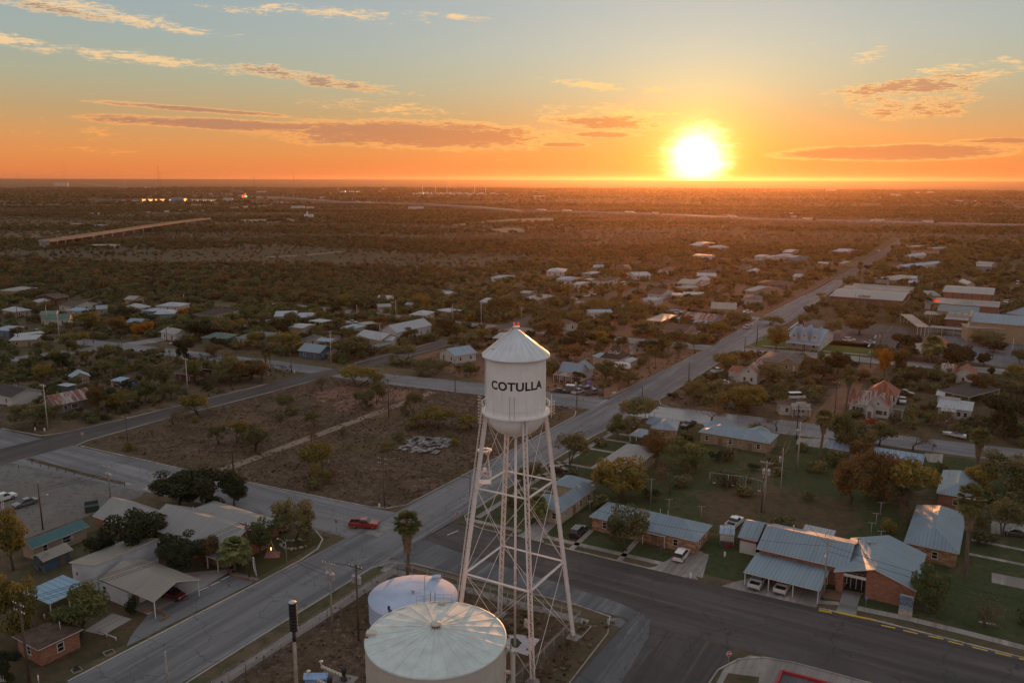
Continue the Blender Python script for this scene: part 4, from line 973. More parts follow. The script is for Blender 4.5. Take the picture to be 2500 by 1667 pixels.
WL = dict(
  white=mat('white_siding', (.50,.49,.46), .8, 0, .06, .5, 'siding'), cream=mat('cream_wall', (.44,.37,.27), .85, 0, .1, .4, 'siding', vert=1, w=1.2), tan=mat('tan_wall', (.33,.26,.19), .85, 0, .1, .5, 'siding', w=.55),
  brick=mat('red_brick', (.30,.12,.07), .9, 0, .12, 1.2, 'brick', col2=(.38,.17,.10), mo=(.25,.19,.15)), mbrick=mat('mottled_brick', (.30,.16,.09), .9, 0, .15, 1.5, 'brick', col2=(.52,.32,.18), mo=(.3,.22,.16), bw=.8, bh=.26, bias=-.1),
  tbrick=mat('tan_brick', (.30,.22,.14), .9, 0, .12, 1.2, 'brick', col2=(.42,.31,.2), bw=.6, bh=.2), yb=mat('yellow_brick', (.36,.27,.16), .9, 0, .12, 1.2, 'brick', col2=(.44,.33,.19)), blue=mat('blue_siding', (.07,.12,.17), .8, 0, .1, .5, 'siding'), lblue=mat('light_blue_siding', (.16,.26,.38), .8, 0, .1, .5, 'siding'), pwhite=mat('pale_stucco', (.50,.52,.54), .85, 0, .12, .35, 'plain'), dbrown=mat('dark_brown_brick', (.11,.06,.045), .9, 0, .15, 1.2, 'brick', col2=(.15,.085,.06)),
  red=mat('red_wall', (.13,.05,.04), .85, 0, .1, .6, 'siding'), wood=mat('grey_weathered_boards', (.22,.19,.16), .95, 0, .25, 1, 'siding'), grey=mat('grey_wall', (.22,.22,.22), .85, 0, .1, .5, 'plain'), green=mat('green_wall', (.11,.16,.12), .85, 0, .12, .5, 'siding'))
m_trim = mat('white_trim', (.60,.58,.55), .7, 0, .05, 1); m_tandim = mat('tan_trim', (.36,.30,.23), .7, 0, .05, 1)
def glassmat():
    m = bpy.data.materials.new('window_glass'); m.use_nodes = True; b = m.node_tree.nodes['Principled BSDF']
    b.inputs['Base Color'].default_value = (.02,.022,.026,1); b.inputs['Roughness'].default_value = .12; b.inputs['Specular IOR Level'].default_value = .6; return m
m_glass = glassmat(); m_door = mat('door_paint', (.20,.13,.09), .6, 0, .08, 1); m_gdoor = mat('garage_door_paint', (.55,.54,.52), .6, 0, .05, 1, 'siding', w=.5)
def frame3(A, B, C, snap=True):
    x = (B-A); x.z = 0; ang = atan2(x.y, x.x)
    if snap:
        for k in range(-4, 5):
            g_ = ROTG+k*pi/2+(.03 if k % 2 else -.035)
            if abs((ang-g_+pi) % (2*pi)-pi) < radians(14): ang = g_; break
    ux = Vector((cos(ang), sin(ang), 0)); uy = Vector((-sin(ang), cos(ang), 0))
    if (C-A).dot(uy) < 0: pass
    L = (B-A).dot(ux); w1 = (C-B).dot(uy)
    mid = (A+B)/2; c = mid+uy*w1/2
    return c, ang, abs(L), abs(w1)
def xf(b, M_):
    b.v = [tuple(M_ @ Vector(v)) for v in b.v]; return b
def roofmesh(L, W, ze, hr, kind, ov=0.0, th=.12):
    x, y = L/2, W/2; b = MB(); z = ze; zr = ze+hr
    if kind == 'hip':
        k = min(x, y); rx = x-k; ry = y-k
        if x >= y: r0, r1 = (-rx-.01, 0, zr), (rx+.01, 0, zr); b.add([(-x,-y,z), (x,-y,z), (x,y,z), (-x,y,z), r0, r1], [(0,1,5,4), (1,2,5), (2,3,4,5), (3,0,4)])
        else: r0, r1 = (0, -ry-.01, zr), (0, ry+.01, zr); b.add([(-x,-y,z), (x,-y,z), (x,y,z), (-x,y,z), r0, r1], [(0,1,4), (1,2,5,4), (2,3,5), (3,0,4,5)])
    elif kind == 'gable': b.add([(-x,-y,z), (x,-y,z), (x,0,zr), (-x,0,zr), (x,y,z), (-x,y,z)], [(0,1,2,3), (3,2,4,5)])
    elif kind == 'gabley': b.add([(-x,-y,z), (0,-y,zr), (0,y,zr), (-x,y,z), (x,-y,z), (x,y,z)], [(0,1,2,3), (1,4,5,2)])
    elif kind == 'shed': b.add([(-x,-y,z), (x,-y,z), (x,y,zr), (-x,y,zr)], [(0,1,2,3)])
    elif kind == 'shedb': b.add([(-x,-y,zr), (x,-y,zr), (x,y,z), (-x,y,z)], [(0,1,2,3)])
    elif kind == 'shedr': b.add([(-x,-y,z), (x,-y,zr), (x,y,zr), (-x,y,z)], [(0,1,2,3)])
    elif kind == 'shedx': b.add([(-x,-y,zr), (x,-y,z), (x,y,z), (-x,y,zr)], [(0,1,2,3)])
    else: b.add([(-x,-y,z+.02), (x,-y,z+.02), (x,y,z+.02), (-x,y,z+.02)], [(0,1,2,3)])
    # underside and thickness: push a copy down
    n = len(b.v); top = list(b.f); b.v += [(p[0], p[1], p[2]-th) for p in b.v[:n]]
    for f in top: b.f.append(tuple(i+n for i in reversed(f))); b.mi.append(0); b.sm.append(False)
    ed = {}
    for f in top:
        for i in range(len(f)): e = (f[i], f[(i+1) % len(f)]); ed[e] = 1
    for (p, q) in list(ed):
        if (q, p) not in ed: b.f.append((p, p+n, q+n, q)[::1] if False else (q, p, p+n, q+n)); b.mi.append(1); b.sm.append(False)
    return b
def wallmesh(L, W, ze, hr, kind, ov):
    x, y = L/2-ov, W/2-ov; b = MB(); z = ze-.14
    def zt(px_, py_):
        if kind == 'gable': return z+hr*(1-abs(py_)/(W/2)) if True else z
        if kind == 'gabley': return z+hr*(1-abs(px_)/(L/2))
        if kind == 'shed': return z+hr*(py_+W/2)/W
        if kind == 'shedb': return z+hr*(W/2-py_)/W
        if kind == 'shedx': return z+hr*(L/2-px_)/L
        if kind == 'shedr': return z+hr*(L/2+px_)/L
        if kind == 'flat': return z+.1
        return z+hr*min(1, (min(L/2-abs(px_), W/2-abs(py_)))/(min(L, W)/2))
    c = [(-x,-y), (x,-y), (x,y), (-x,y)]
    for i in range(4):
        p, q = c[i], c[(i+1) % 4]; m_ = ((p[0]+q[0])/2, (p[1]+q[1])/2)
        zz = zt(*m_)-.02; vs = [(p[0],p[1],-.1), (q[0],q[1],-.1), (q[0],q[1],zt(*q)-.02)]
        gable = (kind == 'gable' and i in (1,3)) or (kind == 'gabley' and i in (0,2))
        if gable: vs.append((m_[0], m_[1], zz))
        vs.append((p[0],p[1],zt(*p)-.02)); b.add(vs, [tuple(range(len(vs)))])
    return b
def put_window(parent, M_, side, u, z, w, h, x, y, m_fr, door=False, pane=True):
    # side f/b/l/r; u = metres along the wall from its middle
    rot = {'f': 0, 'r': pi/2, 'b': pi, 'l': -pi/2}[side]; off = {'f': (u,-y), 'r': (x,u), 'b': (-u,y), 'l': (-x,-u)}[side]
    L_ = Matrix.Translation((off[0], off[1], z)) @ Matrix.Rotation(rot, 4, 'Z'); MM = M_ @ L_
    b = MB(); t_ = .09
    if door:
        b.box((0,-.04,h/2), (w, .08, h)); o = xf(b, MM).build('door', door if not isinstance(door, bool) else m_door, parent)
        MB_ = MB().box((w*.36,-.11,h*.46), (.08,.06,.12)); xf(MB_, MM).build('handle', m_dark, o); return o
    for bx in (((0,-.035,h/2-t_/2), (w,.07,t_)), ((0,-.035,-h/2+t_/2), (w+.1,.09,t_)), ((-w/2+t_/2,-.035,0), (t_,.07,h-2*t_)), ((w/2-t_/2,-.035,0), (t_,.07,h-2*t_)), ((0,-.03,0), (w-2*t_,.05,.05))): b.box(*bx)
    o = xf(b, MM).build('window', m_fr, parent)
    xf(MB().box((0,-.012,0), (w-.12,.024,h-.12)), MM).build('pane', m_glass, o); return o
LAND_ALL = []
def add_body(t, Mw, L, W, ze, roof, hr, wall, roofm, ov=.45, wins=(), trim=None, posts=False, base=0, seed=0, garage=None):
    Ml = t.matrix_basis.inverted() @ Mw; trim = trim or m_trim
    xf(roofmesh(L, W, ze, hr, roof), Ml).build('roof', [RF[roofm] if isinstance(roofm, str) else roofm, trim], t)
    if posts:
        x, y = L/2-.25, W/2-.25; n = max(2, round(L/4.5)+1) if posts is True else posts
        for k in range(n):
            for yy in (-y, y):
                zt = ze+(hr if roof == 'shed' and yy > 0 else 0)-.1; xx = -x+2*x*k/(n-1); xf(MB().box((xx, yy, zt/2), (.14,.14,zt)), Ml).build('post', trim, t)
        return
    xf(wallmesh(L, W, ze, hr, roof, ov), Ml).build('wall', WL[wall] if isinstance(wall, str) else wall, t)
    x, y = L/2-ov, W/2-ov
    for w_ in wins:
        side, f, kd = w_; ln = (2*x if side in 'fb' else 2*y); u = (f-.5)*ln
        if side in 'bl': u = u
        if kd == 'd': put_window(t, Ml, side, u, 0, 1.0, 2.05, x, y, trim, True)
        elif kd == 'g': put_window(t, Ml, side, u, 0, 2.9, 2.2, x, y, trim, m_gdoor)
        elif kd == 'G': put_window(t, Ml, side, u, 0, 4.6, 2.2, x, y, trim, m_gdoor)
        elif kd == 's': put_window(t, Ml, side, u, 1.6, .8, .8, x, y, trim)
        elif kd == 'w': put_window(t, Ml, side, u, 1.5, 1.0, 1.35, x, y, trim)
        elif kd == 'W': put_window(t, Ml, side, u, 1.5, 1.9, 1.3, x, y, trim)
        elif kd == 'a': put_window(t, Ml, side, u, ze+hr*.32, .8, .9, x, y, trim)
def auto_wins(L, W, rng):
    o = []; n = max(1, int(L/4)); dd = rng.randrange(n)
    for k in range(n): o.append(('f', (k+.5)/n, 'd' if k == dd and n > 1 else 'w'))
    n = max(1, int(W/4))
    for sd_ in 'rl':
        for k in range(n): o.append((sd_, (k+.5)/n, 'w'))
    n = max(1, int(L/5))
    for k in range(n): o.append(('b', (k+.5)/n, 'w'))
    return o
_hr = random.Random(5)
def PFF(fr, A, z): return Vector((A.x, A.y, z)) if isinstance(A, Vector) else P(*A, z) if isinstance(A[0], str) else P(fr, *A, z)
def rct(fr, A, B, C, ze, snap):
    a, b = PFF(fr, A, ze), PFF(fr, B, ze)
    if isinstance(C, (int, float)):
        x = (b-a).normalized(); C_ = b+Vector((-x.y, x.x, 0))*C
    else: C_ = PFF(fr, C, ze)
    c, ang, L, W = frame3(a, b, C_, snap)
    return c, ang, max(L, 1.5), (C if isinstance(C, (int, float)) else max(W, 3.0))
def house(lab, fr, A, B, C, ze=2.9, roof='hip', hr=1.6, wall='white', rm='gr', wins=None, ov=.45, name='house', cat='house', short=None, trim=None, posts=False, snap=True, vents=1, rect=None):
    if rect: c, ang, L, W = rect
    else: c, ang, L, W = rct(fr, A, B, C, ze, snap)
    c = Vector((c.x, c.y, 0)); t = thing(name, lab, cat, c, ang); 
    Mw = Matrix.Translation(c) @ Matrix.Rotation(ang, 4, 'Z'); t.matrix_basis = Mw
    if wins is None: wins = auto_wins(L, W, _hr)
    add_body(t, Mw, L, W, ze, roof, hr, wall, rm, ov, wins, trim, posts)
    ux, uy = Vector((cos(ang), sin(ang), 0)), Vector((-sin(ang), cos(ang), 0))
    block([c-ux*L/2-uy*W/2, c+ux*L/2-uy*W/2, c+ux*L/2+uy*W/2, c-ux*L/2+uy*W/2])
    LAND.append((short or lab, c.x, c.y, max(L, W)/2))
    if vents and c.y < 330 and not posts:
        for k in range(2):
            f = _hr.uniform(-.3,.3); b = MB(); b.tube((f*L, W*.12, ze), (f*L, W*.12, ze+hr+.25), .07, .07, 6); b.lathe([(.12,0),(.12,.1),(0,.14)], (f*L, W*.12, ze+hr+.25), 8); b.build('vent_pipe', m_galv, t)
    t['_L'] = L; t['_W'] = W; return t
def wing(t, fr, A, B, C, ze=2.9, roof='hip', hr=1.4, wall='white', rm='gr', wins=(), ov=.4, trim=None, posts=False, snap=True):
    c, ang, L, W = rct(fr, A, B, C, ze, snap); c = Vector((c.x, c.y, 0))
    Mw = Matrix.Translation(c) @ Matrix.Rotation(ang, 4, 'Z')
    ux, uy = Vector((cos(ang), sin(ang), 0)), Vector((-sin(ang), cos(ang), 0)); block([c-ux*L/2-uy*W/2, c+ux*L/2-uy*W/2, c+ux*L/2+uy*W/2, c-ux*L/2+uy*W/2])
    add_body(t, Mw, L, W, ze, roof, hr, wall, rm, ov, wins, trim, posts); return t
def lwing(t, x, y, L, W, rz=0, **k):        # wing given in the house's own metres
    Mw = t.matrix_basis @ Matrix.Translation((x, y, 0)) @ Matrix.Rotation(rz, 4, 'Z'); add_body(t, Mw, L, W, k.get('ze', 2.6), k.get('roof', 'shed'), k.get('hr', .6), k.get('wall', 'white'), k.get('rm', 'gr'), k.get('ov', .3), k.get('wins', ()), k.get('trim'), k.get('posts', False)); return t
# ------------------------------------------------------------------ vehicles
m_tyre = mat('tyre_rubber', (.02,.02,.02), .9); m_rim = mat('rim_alloy', (.35,.35,.36), .35, .7); m_chrome = mat('bumper_metal', (.25,.25,.26), .3, .8)
m_lampw = mat('headlight_glass', (.55,.55,.5), .2); m_lampr = mat('taillight_glass', (.35,.02,.02), .3); m_cg = mat('car_glass', (.015,.018,.022), .08, 0, 0, spec=.6); m_bed = mat('bed_liner', (.02,.02,.02), .8)
CP = {}
def cpaint(n, c):
    if n not in CP:
        m = bpy.data.materials.new(n+'_car_paint'); m.use_nodes = True; b = m.node_tree.nodes['Principled BSDF']; b.inputs['Base Color'].default_value = (*c, 1); b.inputs['Roughness'].default_value = .28; b.inputs['Coat Weight'].default_value = .5; CP[n] = m
    return CP[n]
PC = dict(white=(.62,.62,.61), black=(.012,.012,.015), red=(.30,.02,.015), silver=(.38,.39,.40), grey=(.12,.125,.13), blue=(.03,.06,.16), tan=(.33,.27,.2), maroon=(.12,.015,.02), dgrey=(.05,.055,.06))
def section(b, st, mi=0, caps=True):        # st: (x, zbottom, zbelt, halfwidth_bottom, halfwidth_top)
    vs = []; n = 6
    for x, z0, z1, w0, w1 in st: vs += [(x,-w0,z0), (x,w0,z0), (x,w0*1.0,z0+(z1-z0)*.55), (x,w1,z1), (x,-w1,z1), (x,-w0*1.0,z0+(z1-z0)*.55)]
    fs = []
    for j in range(len(st)-1):
        for k in range(n): k2 = (k+1) % n; fs.append((j*n+k, (j+1)*n+k, (j+1)*n+k2, j*n+k2))
    if caps: fs.append(tuple(range(n))); fs.append(tuple(range((len(st)-1)*n+n-1, (len(st)-1)*n-1, -1)))
    b.add(vs, fs, mi)
def vehicle(kind, colr, lab, p, rz, group='vehicles parked and driving in the town', cat=None):
    nm = {'pickup': 'pickup_truck', 'suv': 'suv', 'sedan': 'car', 'van': 'van'}[kind]
    t = thing(nm, lab, cat or {'pickup': 'pickup truck', 'suv': 'suv', 'sedan': 'car', 'van': 'van'}[kind], (p[0], p[1], .02), rz, group); c = cpaint(colr, PC[colr])
    if kind == 'pickup':
        L = 5.7; ax = (-1.75, 1.85); b = MB()
        section(b, [(2.85,.55,.85,.82,.78), (2.78,.42,1.02,.92,.88), (2.0,.40,1.14,.97,.92), (1.25,.40,1.2,.98,.94), (1.2,.40,1.2,.98,.94), (-.75,.40,1.2,.98,.94)])
        b.box((-1.8,.93,.83), (2.1,.09,.78)); b.box((-1.8,-.93,.83), (2.1,.09,.78)); b.box((-2.84,0,.83), (.08,1.95,.78)); b.box((-1.8,0,.62), (2.05,1.8,.3)); b.build('body', c, t)
        b = MB(); b.box((-1.8,0,.79), (2.0,1.76,.04)); b.build('bed_liner', m_bed, t)
        g_ = [(1.2,1.18,1.2,.9,.88), (.55,1.18,1.74,.9,.70), (-.55,1.18,1.76,.9,.70), (-.78,1.18,1.3,.9,.86)]; rf = (-.02, 1.15)
    elif kind == 'suv':
        L = 4.8; ax = (-1.45, 1.45); b = MB(); section(b, [(2.4,.45,.8,.8,.76), (2.33,.36,.98,.9,.84), (1.2,.34,1.08,.94,.88), (-2.25,.34,1.1,.94,.9), (-2.4,.42,1.02,.86,.82)]); b.build('body', c, t)
        g_ = [(1.25,1.06,1.08,.88,.86), (.5,1.06,1.64,.88,.68), (-2.0,1.06,1.66,.88,.68), (-2.36,1.06,1.1,.86,.8)]; rf = (-.75, 2.3)
    elif kind == 'van':
        L = 5.4; ax = (-1.6, 1.7); b = MB(); section(b, [(2.7,.45,.85,.85,.8), (2.6,.36,1.05,.95,.9), (2.0,.34,1.2,.98,.94), (-2.6,.34,1.25,.98,.95), (-2.7,.4,1.15,.92,.9)]); b.build('body', c, t)
        g_ = [(2.05,1.18,1.2,.92,.9), (1.3,1.18,1.95,.92,.78), (-2.5,1.18,2.05,.93,.8), (-2.68,1.18,1.3,.9,.86)]; rf = (-.6, 3.6)
    else:
        L = 4.7; ax = (-1.4, 1.42); b = MB(); section(b, [(2.35,.38,.62,.76,.7), (2.2,.28,.78,.86,.8), (1.1,.26,.92,.9,.84), (-1.3,.26,.96,.9,.86), (-2.2,.28,.9,.88,.82), (-2.35,.4,.82,.8,.74)]); b.build('body', c, t)
        g_ = [(1.15,.9,.92,.84,.82), (.35,.9,1.4,.84,.62), (-.75,.9,1.42,.84,.62), (-1.6,.9,.96,.84,.78)]; rf = (-.2, .95)
    b = MB(); section(b, g_); b.build('windows', m_cg, t)
    zt = max(q[2] for q in g_); b = MB(); b.box((rf[0], 0, zt+.0), (rf[1]+.15, min(q[4] for q in g_[1:3])*2.06, .05)); 
    if kind != 'sedan':
        for x in ([rf[0]-rf[1]/2, rf[0]+rf[1]/2] if kind == 'pickup' else [rf[0]-rf[1]/2, rf[0], rf[0]+rf[1]/2]):
            for s_ in (-1, 1): b.tube((x, s_*.9, g_[0][1]), (x, s_*.71, zt), .045, .045, 4)
    b.build('roof_panel', c, t)
    R_ = .37 if kind != 'sedan' else .32
    for x in ax:
        for s_ in (-1, 1):
            y = s_*.84; b = MB().tube((x, y-.11, R_), (x, y+.11, R_), R_, R_, 14); w = b.build('wheel', m_tyre, t); MB().tube((x, y+s_*.05, R_), (x, y+s_*.125, R_), R_*.6, R_*.55, 10).build('rim', m_rim, w)
    xf_, xr = L/2-.03, -L/2+.03
    for s_ in (-1, 1):
        MB().box((xf_-.05, s_*.66, .78 if kind != 'sedan' else .62), (.12,.32,.18)).build('headlight', m_lampw, t); MB().box((xr, s_*.82, .95 if kind != 'sedan' else .74), (.1,.18,.3)).build('taillight', m_lampr, t)
    MB().box((xf_, 0, .52 if kind != 'sedan' else .42), (.12,1.75,.2)).build('bumper', m_chrome if kind == 'pickup' else c, t); MB().box((xr-.04, 0, .52 if kind != 'sedan' else .42), (.12,1.75,.2)).build('bumper', m_chrome if kind == 'pickup' else c, t)
    block([Vector((p[0]-2.5,p[1]-2,0)), Vector((p[0]+2.5,p[1]-2,0)), Vector((p[0]+2.5,p[1]+2,0)), Vector((p[0]-2.5,p[1]+2,0))]); return t
def V(kind, colr, lab, fr, x0, y0, x1, y1):  # tail and nose on the ground sheet
    a, b = P(fr, x0, y0, .4), P(fr, x1, y1, .4); d = b-a; return vehicle(kind, colr, lab, (a+b)/2, atan2(d.y, d.x))
# ------------------------------------------------------------------ poles and lines
m_pole = mat('pole_wood', (.10,.075,.06), .95, 0, .2, 2); m_polelt = mat('weathered_pole_wood', (.30,.27,.23), .95, 0, .2, 2); m_polecon = mat('pale_pole', (.42,.39,.36), .8, 0, .1, 2)
m_ins = mat('porcelain', (.6,.6,.6), .4); m_trf = mat('transformer_steel', (.42,.43,.42), .5, .2); m_wire = mat('wire', (.015,.014,.014), .7)
POLES = []
def pole(fr, xb, yb, yt, lab, arm=0, trf=0, lamp=0, m=None, r=.16, h=None, az=None, group='utility poles along the streets'):
    p = P(fr, xb, yb); m = m or m_pole
    if h is None: h = zsolve(p.x, p.y, Q(fr, 0, yt)[1])
    az = ROTG if az is None else az
    t = thing('utility_pole' if not lamp or arm else 'street_lamp', lab, 'utility pole' if not lamp or arm else 'street lamp', (p.x, p.y, 0), az, group)
    MB().tube((0,0,-.1), (0,0,h), r, r*.68, 8).build('pole', m, t)
    for k in range(arm):
        z = h-.35-k*1.0; MB().box((0,-.17,z), (2.5,.11,.13)).tube((-.8,-.17,z), (0,-.1,z-.7), .025, .025, 4).tube((.8,-.17,z), (0,-.1,z-.7), .025, .025, 4).build('crossarm', m, t)
        for x in (-1.15,-.6,.6,1.15): MB().lathe([(.05,0), (.08,.1), (.05,.16), (.07,.22), (0,.26)], (x,-.17,z+.06), 6).build('insulator', m_ins, t)
    if not arm and h > 6: MB().lathe([(.05,0), (.08,.1), (.05,.16), (0,.26)], (0,0,h), 6).build('insulator', m_ins, t)
    for k in range(trf):
        a = [pi, 0, pi*1.5][k]; q = (.5*cos(a), .5*sin(a), h-2.9); b = MB().lathe([(.0,0), (.27,.02), (.29,.1), (.29,.95), (.31,1.0), (.2,1.08), (0,1.1)], q, 14)
        b.tube((q[0]*.3,q[1]*.3,h-2.2), (q[0],q[1],h-2.2), .05, .05, 4); o = b.build('transformer', m_trf, t)
        for dx in (-.1,.1): MB().lathe([(.04,0), (.06,.1), (.03,.3), (0,.32)], (q[0]+dx, q[1], q[2]+1.08), 6).build('bushing', m_ins, o)
    if lamp:
        a = lamp if isinstance(lamp, float) else 0; z = h*.93 if h < 9 else h*.72; e = (1.9*cos(a), 1.9*sin(a), z+.45)
        MB().path([(0,0,z), (.9*cos(a), .9*sin(a), z+.4), e], .035, 5).build('lamp_arm', m_galv, t); MB().lathe([(.0,-.14), (.14,-.1), (.16,0), (.05,.1), (0,.12)], e, 10).build('lamp_head', m_ins, t)
    POLES.append((p, h, t)); LAND.append(('the utility pole', p.x, p.y, .3)) if False else None
    return (p, h, az)
def line(lab, pl, offs=((-1.1,0), (.0,0), (1.1,0)), sag=.9, dz=-.2, r=.028):
    b = MB()
    for ox, oz in offs:
        for (p, h, az), (p2, h2, az2) in zip(pl, pl[1:]):
            A = Vector((p.x+ox*cos(az), p.y+ox*sin(az), h+dz+oz)); B_ = Vector((p2.x+ox*cos(az2), p2.y+ox*sin(az2), h2+dz+oz)); n = 10; L = (B_-A).length; sg = sag*(L/45)**1.5
            b.path([A+(B_-A)*k/n-Vector((0,0,sg*4*(k/n)*(1-k/n))) for k in range(n+1)], r, 4)
    return tag(b.build('power_line', m_wire), lab, 'power line', 'power lines strung between poles')
# ------------------------------------------------------------------ buildings near the camera, right side
t = house('mottled brick bungalow with blue grey metal hip roof behind the white suv', 'c', (790,207), (1692,402), (1835,268), 2.8, 'hip', 1.9, 'mbrick', 'bl', short='the mottled brick bungalow', wins=[('f',.13,'w'),('f',.42,'w'),('f',.62,'d'),('f',.82,'w'),('r',.3,'w'),('r',.75,'s')])
lwing(t, t['_L']*.12, -t['_W']/2+.5, t['_L']*.22, 1.8, posts=2, ze=2.5, hr=.2, rm='bl'); 
t = house('cream walled house with blue grey metal roof seen through the water tower legs', 'g', (470,1405), (619,1446), (885,1225), 2.9, 'hip', 1.7, 'cream', 'bl', short='the cream house behind the tower', wins=[('f',.5,'w'),('r',.15,'s'),('r',.4,'d'),('r',.6,'w'),('r',.85,'w')])
wing(t, 'g', (335,1362), (560,1432), (650,1335), 2.9, 'hip', 1.6, 'cream', 'bl', [('f',.35,'w'),('f',.75,'w')]); wing(t, 'g', (545,1190), (780,1250), (860,1165), 2.85, 'hip', 1.5, 'cream', 'bl')
t = house('long grey metal roofed house behind the large golden brown tree', 'g', (885,1045), (1175,1118), (1445,892), 2.9, 'hip', 1.7, 'tbrick', 'gr', short='the long grey roofed house')
t = house('blue grey roofed house beside the smooth street with the black pickup at its end', 'g', (1400,706), (1640,726), (1712,648), 2.9, 'hip', 1.5, 'tbrick', 'bl', short='the blue roofed house by the smooth street')
wing(t, 'g', (1362,660), (1490,682), (1530,628), 2.85, 'gable', 1.2, 'tbrick', 'bl')
house('small open carport with blue grey hip roof among the street trees', 'g', (1208,764), (1345,778), (1388,716), 2.6, 'hip', .7, None, 'bl', posts=3, name='carport', cat='carport', short='the small open carport', vents=0)
t = house('long tan brick house with stepped blue grey roof facing the big lawn', 'g', (1822,740), ('h',272,777), ('h',345,700), 2.9, 'hip', 1.5, 'tbrick', 'bl', short='the long tan brick house', wins=[('f',.1,'w'),('f',.3,'d'),('f',.45,'w'),('f',.6,'s'),('f',.74,'d'),('f',.86,'w'),('r',.5,'w')])
wing(t, 'g', (1890,700), (2115,705), (2060,658), 2.95, 'hip', 1.3, 'tbrick', 'bl'); wing(t, 'h', (120,705), (285,712), (300,665), 3.0, 'hip', 1.6, 'tbrick', 'bl')
house('long tan brick house with pale blue roof behind the leafy clump by the street', 'h', (715,838), (1535,916), (1545,854), 2.8, 'gable', 1.2, 'tbrick', 'lb', short='the long pale roofed house', wins=[('f',.03,'d'),('f',.12,'w'),('f',.5,'w'),('f',.8,'w'),('r',.5,'w')])
t = house('red brick house with blue grey hip roof half hidden by the big green tree', 'h', (1630,1190), (1960,1235), (1945,1032), 2.9, 'hip', 1.7, 'brick', 'bl', short='the half hidden red brick house')
house('mottled tan brick house with wide blue hip roof beside the tall shaggy palm', 'd', (1362,418), (1822,502), (1842,168), 2.9, 'hip', 2.3, 'mbrick', 'bl', short='the wide blue roofed house', wins=[('f',.2,'s'),('f',.58,'w'),('l',.5,'w')])
# the offices: garage wing, long middle, cross gabled end with glazed porch
t = house('long red brick office with blue grey metal roofs and glazed front porch', 'd', (150,472), (905,628), (1030,405), 3.5, 'gable', 2.0, 'brick', 'bl', short='the red brick office', wins=[('f',.1,'W'),('f',.42,'W'),('f',.97,'W')], vents=1)
wing(t, 'd', (('c'),2012,374), (170,400), (238,248), 3.0, 'gable', 1.7, 'brick', 'bl', [('f',.52,'g')])
c_, a_, L_, W_ = rct('d', (785,662), (1470,805), (1556,503), 3.4, True)
Mw = Matrix.Translation((c_.x, c_.y, 0)) @ Matrix.Rotation(a_, 4, 'Z'); Ml = t.matrix_basis.inverted() @ Mw; block([c_+Vector((x, y, 0)) for x, y in ((-L_/2,-W_/2), (L_/2,-W_/2), (L_/2,W_/2), (-L_/2,W_/2))])
xf(roofmesh(L_, W_, 3.4, 2.0, 'gabley'), Ml).build('roof', [RF['bl'], m_trim], t)
b = MB(); x0, x1, y0, y1 = -L_/2+.4, L_/2-.4, -W_/2+.5, W_/2-.4; px0, px1, pd = -L_/2+1.5, -L_/2+L_*.40, 2.3
zt = lambda x: 3.3+2.0*(1-abs(x)/(L_/2))-.05
def wq(xa, ya, xb, yb, za=-.1, top=None): b.add([(xa,ya,za), (xb,yb,za), (xb,yb,(top or zt(xb))), (xa,ya,(top or zt(xa)))], [(0,1,2,3)])
wq(x0, y0, px0, y0); wq(px1, y0, 0, y0) if px1 < 0 else None; wq(max(px1,0), y0, x1, y0); wq(x1, y0, x1, y1); wq(0, y1, x0, y1); wq(x1, y1, 0, y1); wq(x0, y1, x0, y0)
wq(px0, y0, px0, y0+pd); wq(px1, y0+pd, px1, y0); wq(px0, y0+pd, px1, y0+pd)
xf(b, Ml).build('wall', WL['brick'], t); xf(MB().box(((px0+px1)/2, y0+.05, 3.15), (px1-px0, .08, .5)), Ml).build('fascia', m_trim, t)
b = MB(); n = 4; w_ = (px1-px0)/n
for k in range(n+1): b.box((px0+w_*k, y0+pd-.05, 1.35), (.09, .08, 2.7))
b.box(((px0+px1)/2, y0+pd-.05, 2.72), (px1-px0, .08, .1)); gd = xf(b, Ml).build('glass_entrance', m_trim, t)
for k in range(n): xf(MB().box((px0+w_*(k+.5), y0+pd-.03, 1.35), (w_-.09, .04, 2.6)), Ml).build('pane', m_glass, gd)
wing(t, 'd', (45,664), (680,805), (722,632), 2.35, 'shed', .3, None, 'bl', (), .3, m_trim, True)
for q in ((995,395),(1080,425),(1130,430)):
    w_ = t.matrix_basis.inverted() @ P('d', q[0], q[1], 4.6); MB().tube(w_-Vector((0,0,1.2)), w_+Vector((0,0,.2)), .14, .14, 8).lathe([(.0,0), (.28,.05), (.3,.3), (.1,.42), (0,.43)], w_+Vector((0,0,.1)), 10).build('roof_vent', m_galv, t)
house('small open shelter with white corrugated roof behind the red brick office', 'd', (530,318), (792,362), (803,335), 2.4, 'shed', .3, None, 'wh', posts=3, name='shelter', cat='shelter', short='the white shelter', vents=0)
house('white corrugated storage shed with bluish roof between white pickup and brick office', 'c', (1868,338), (1995,352), (2012,285), 2.2, 'gable', .35, 'white', 'lb', name='storage_shed', cat='shed', short='the white storage shed', wins=[], ov=.12, vents=0)
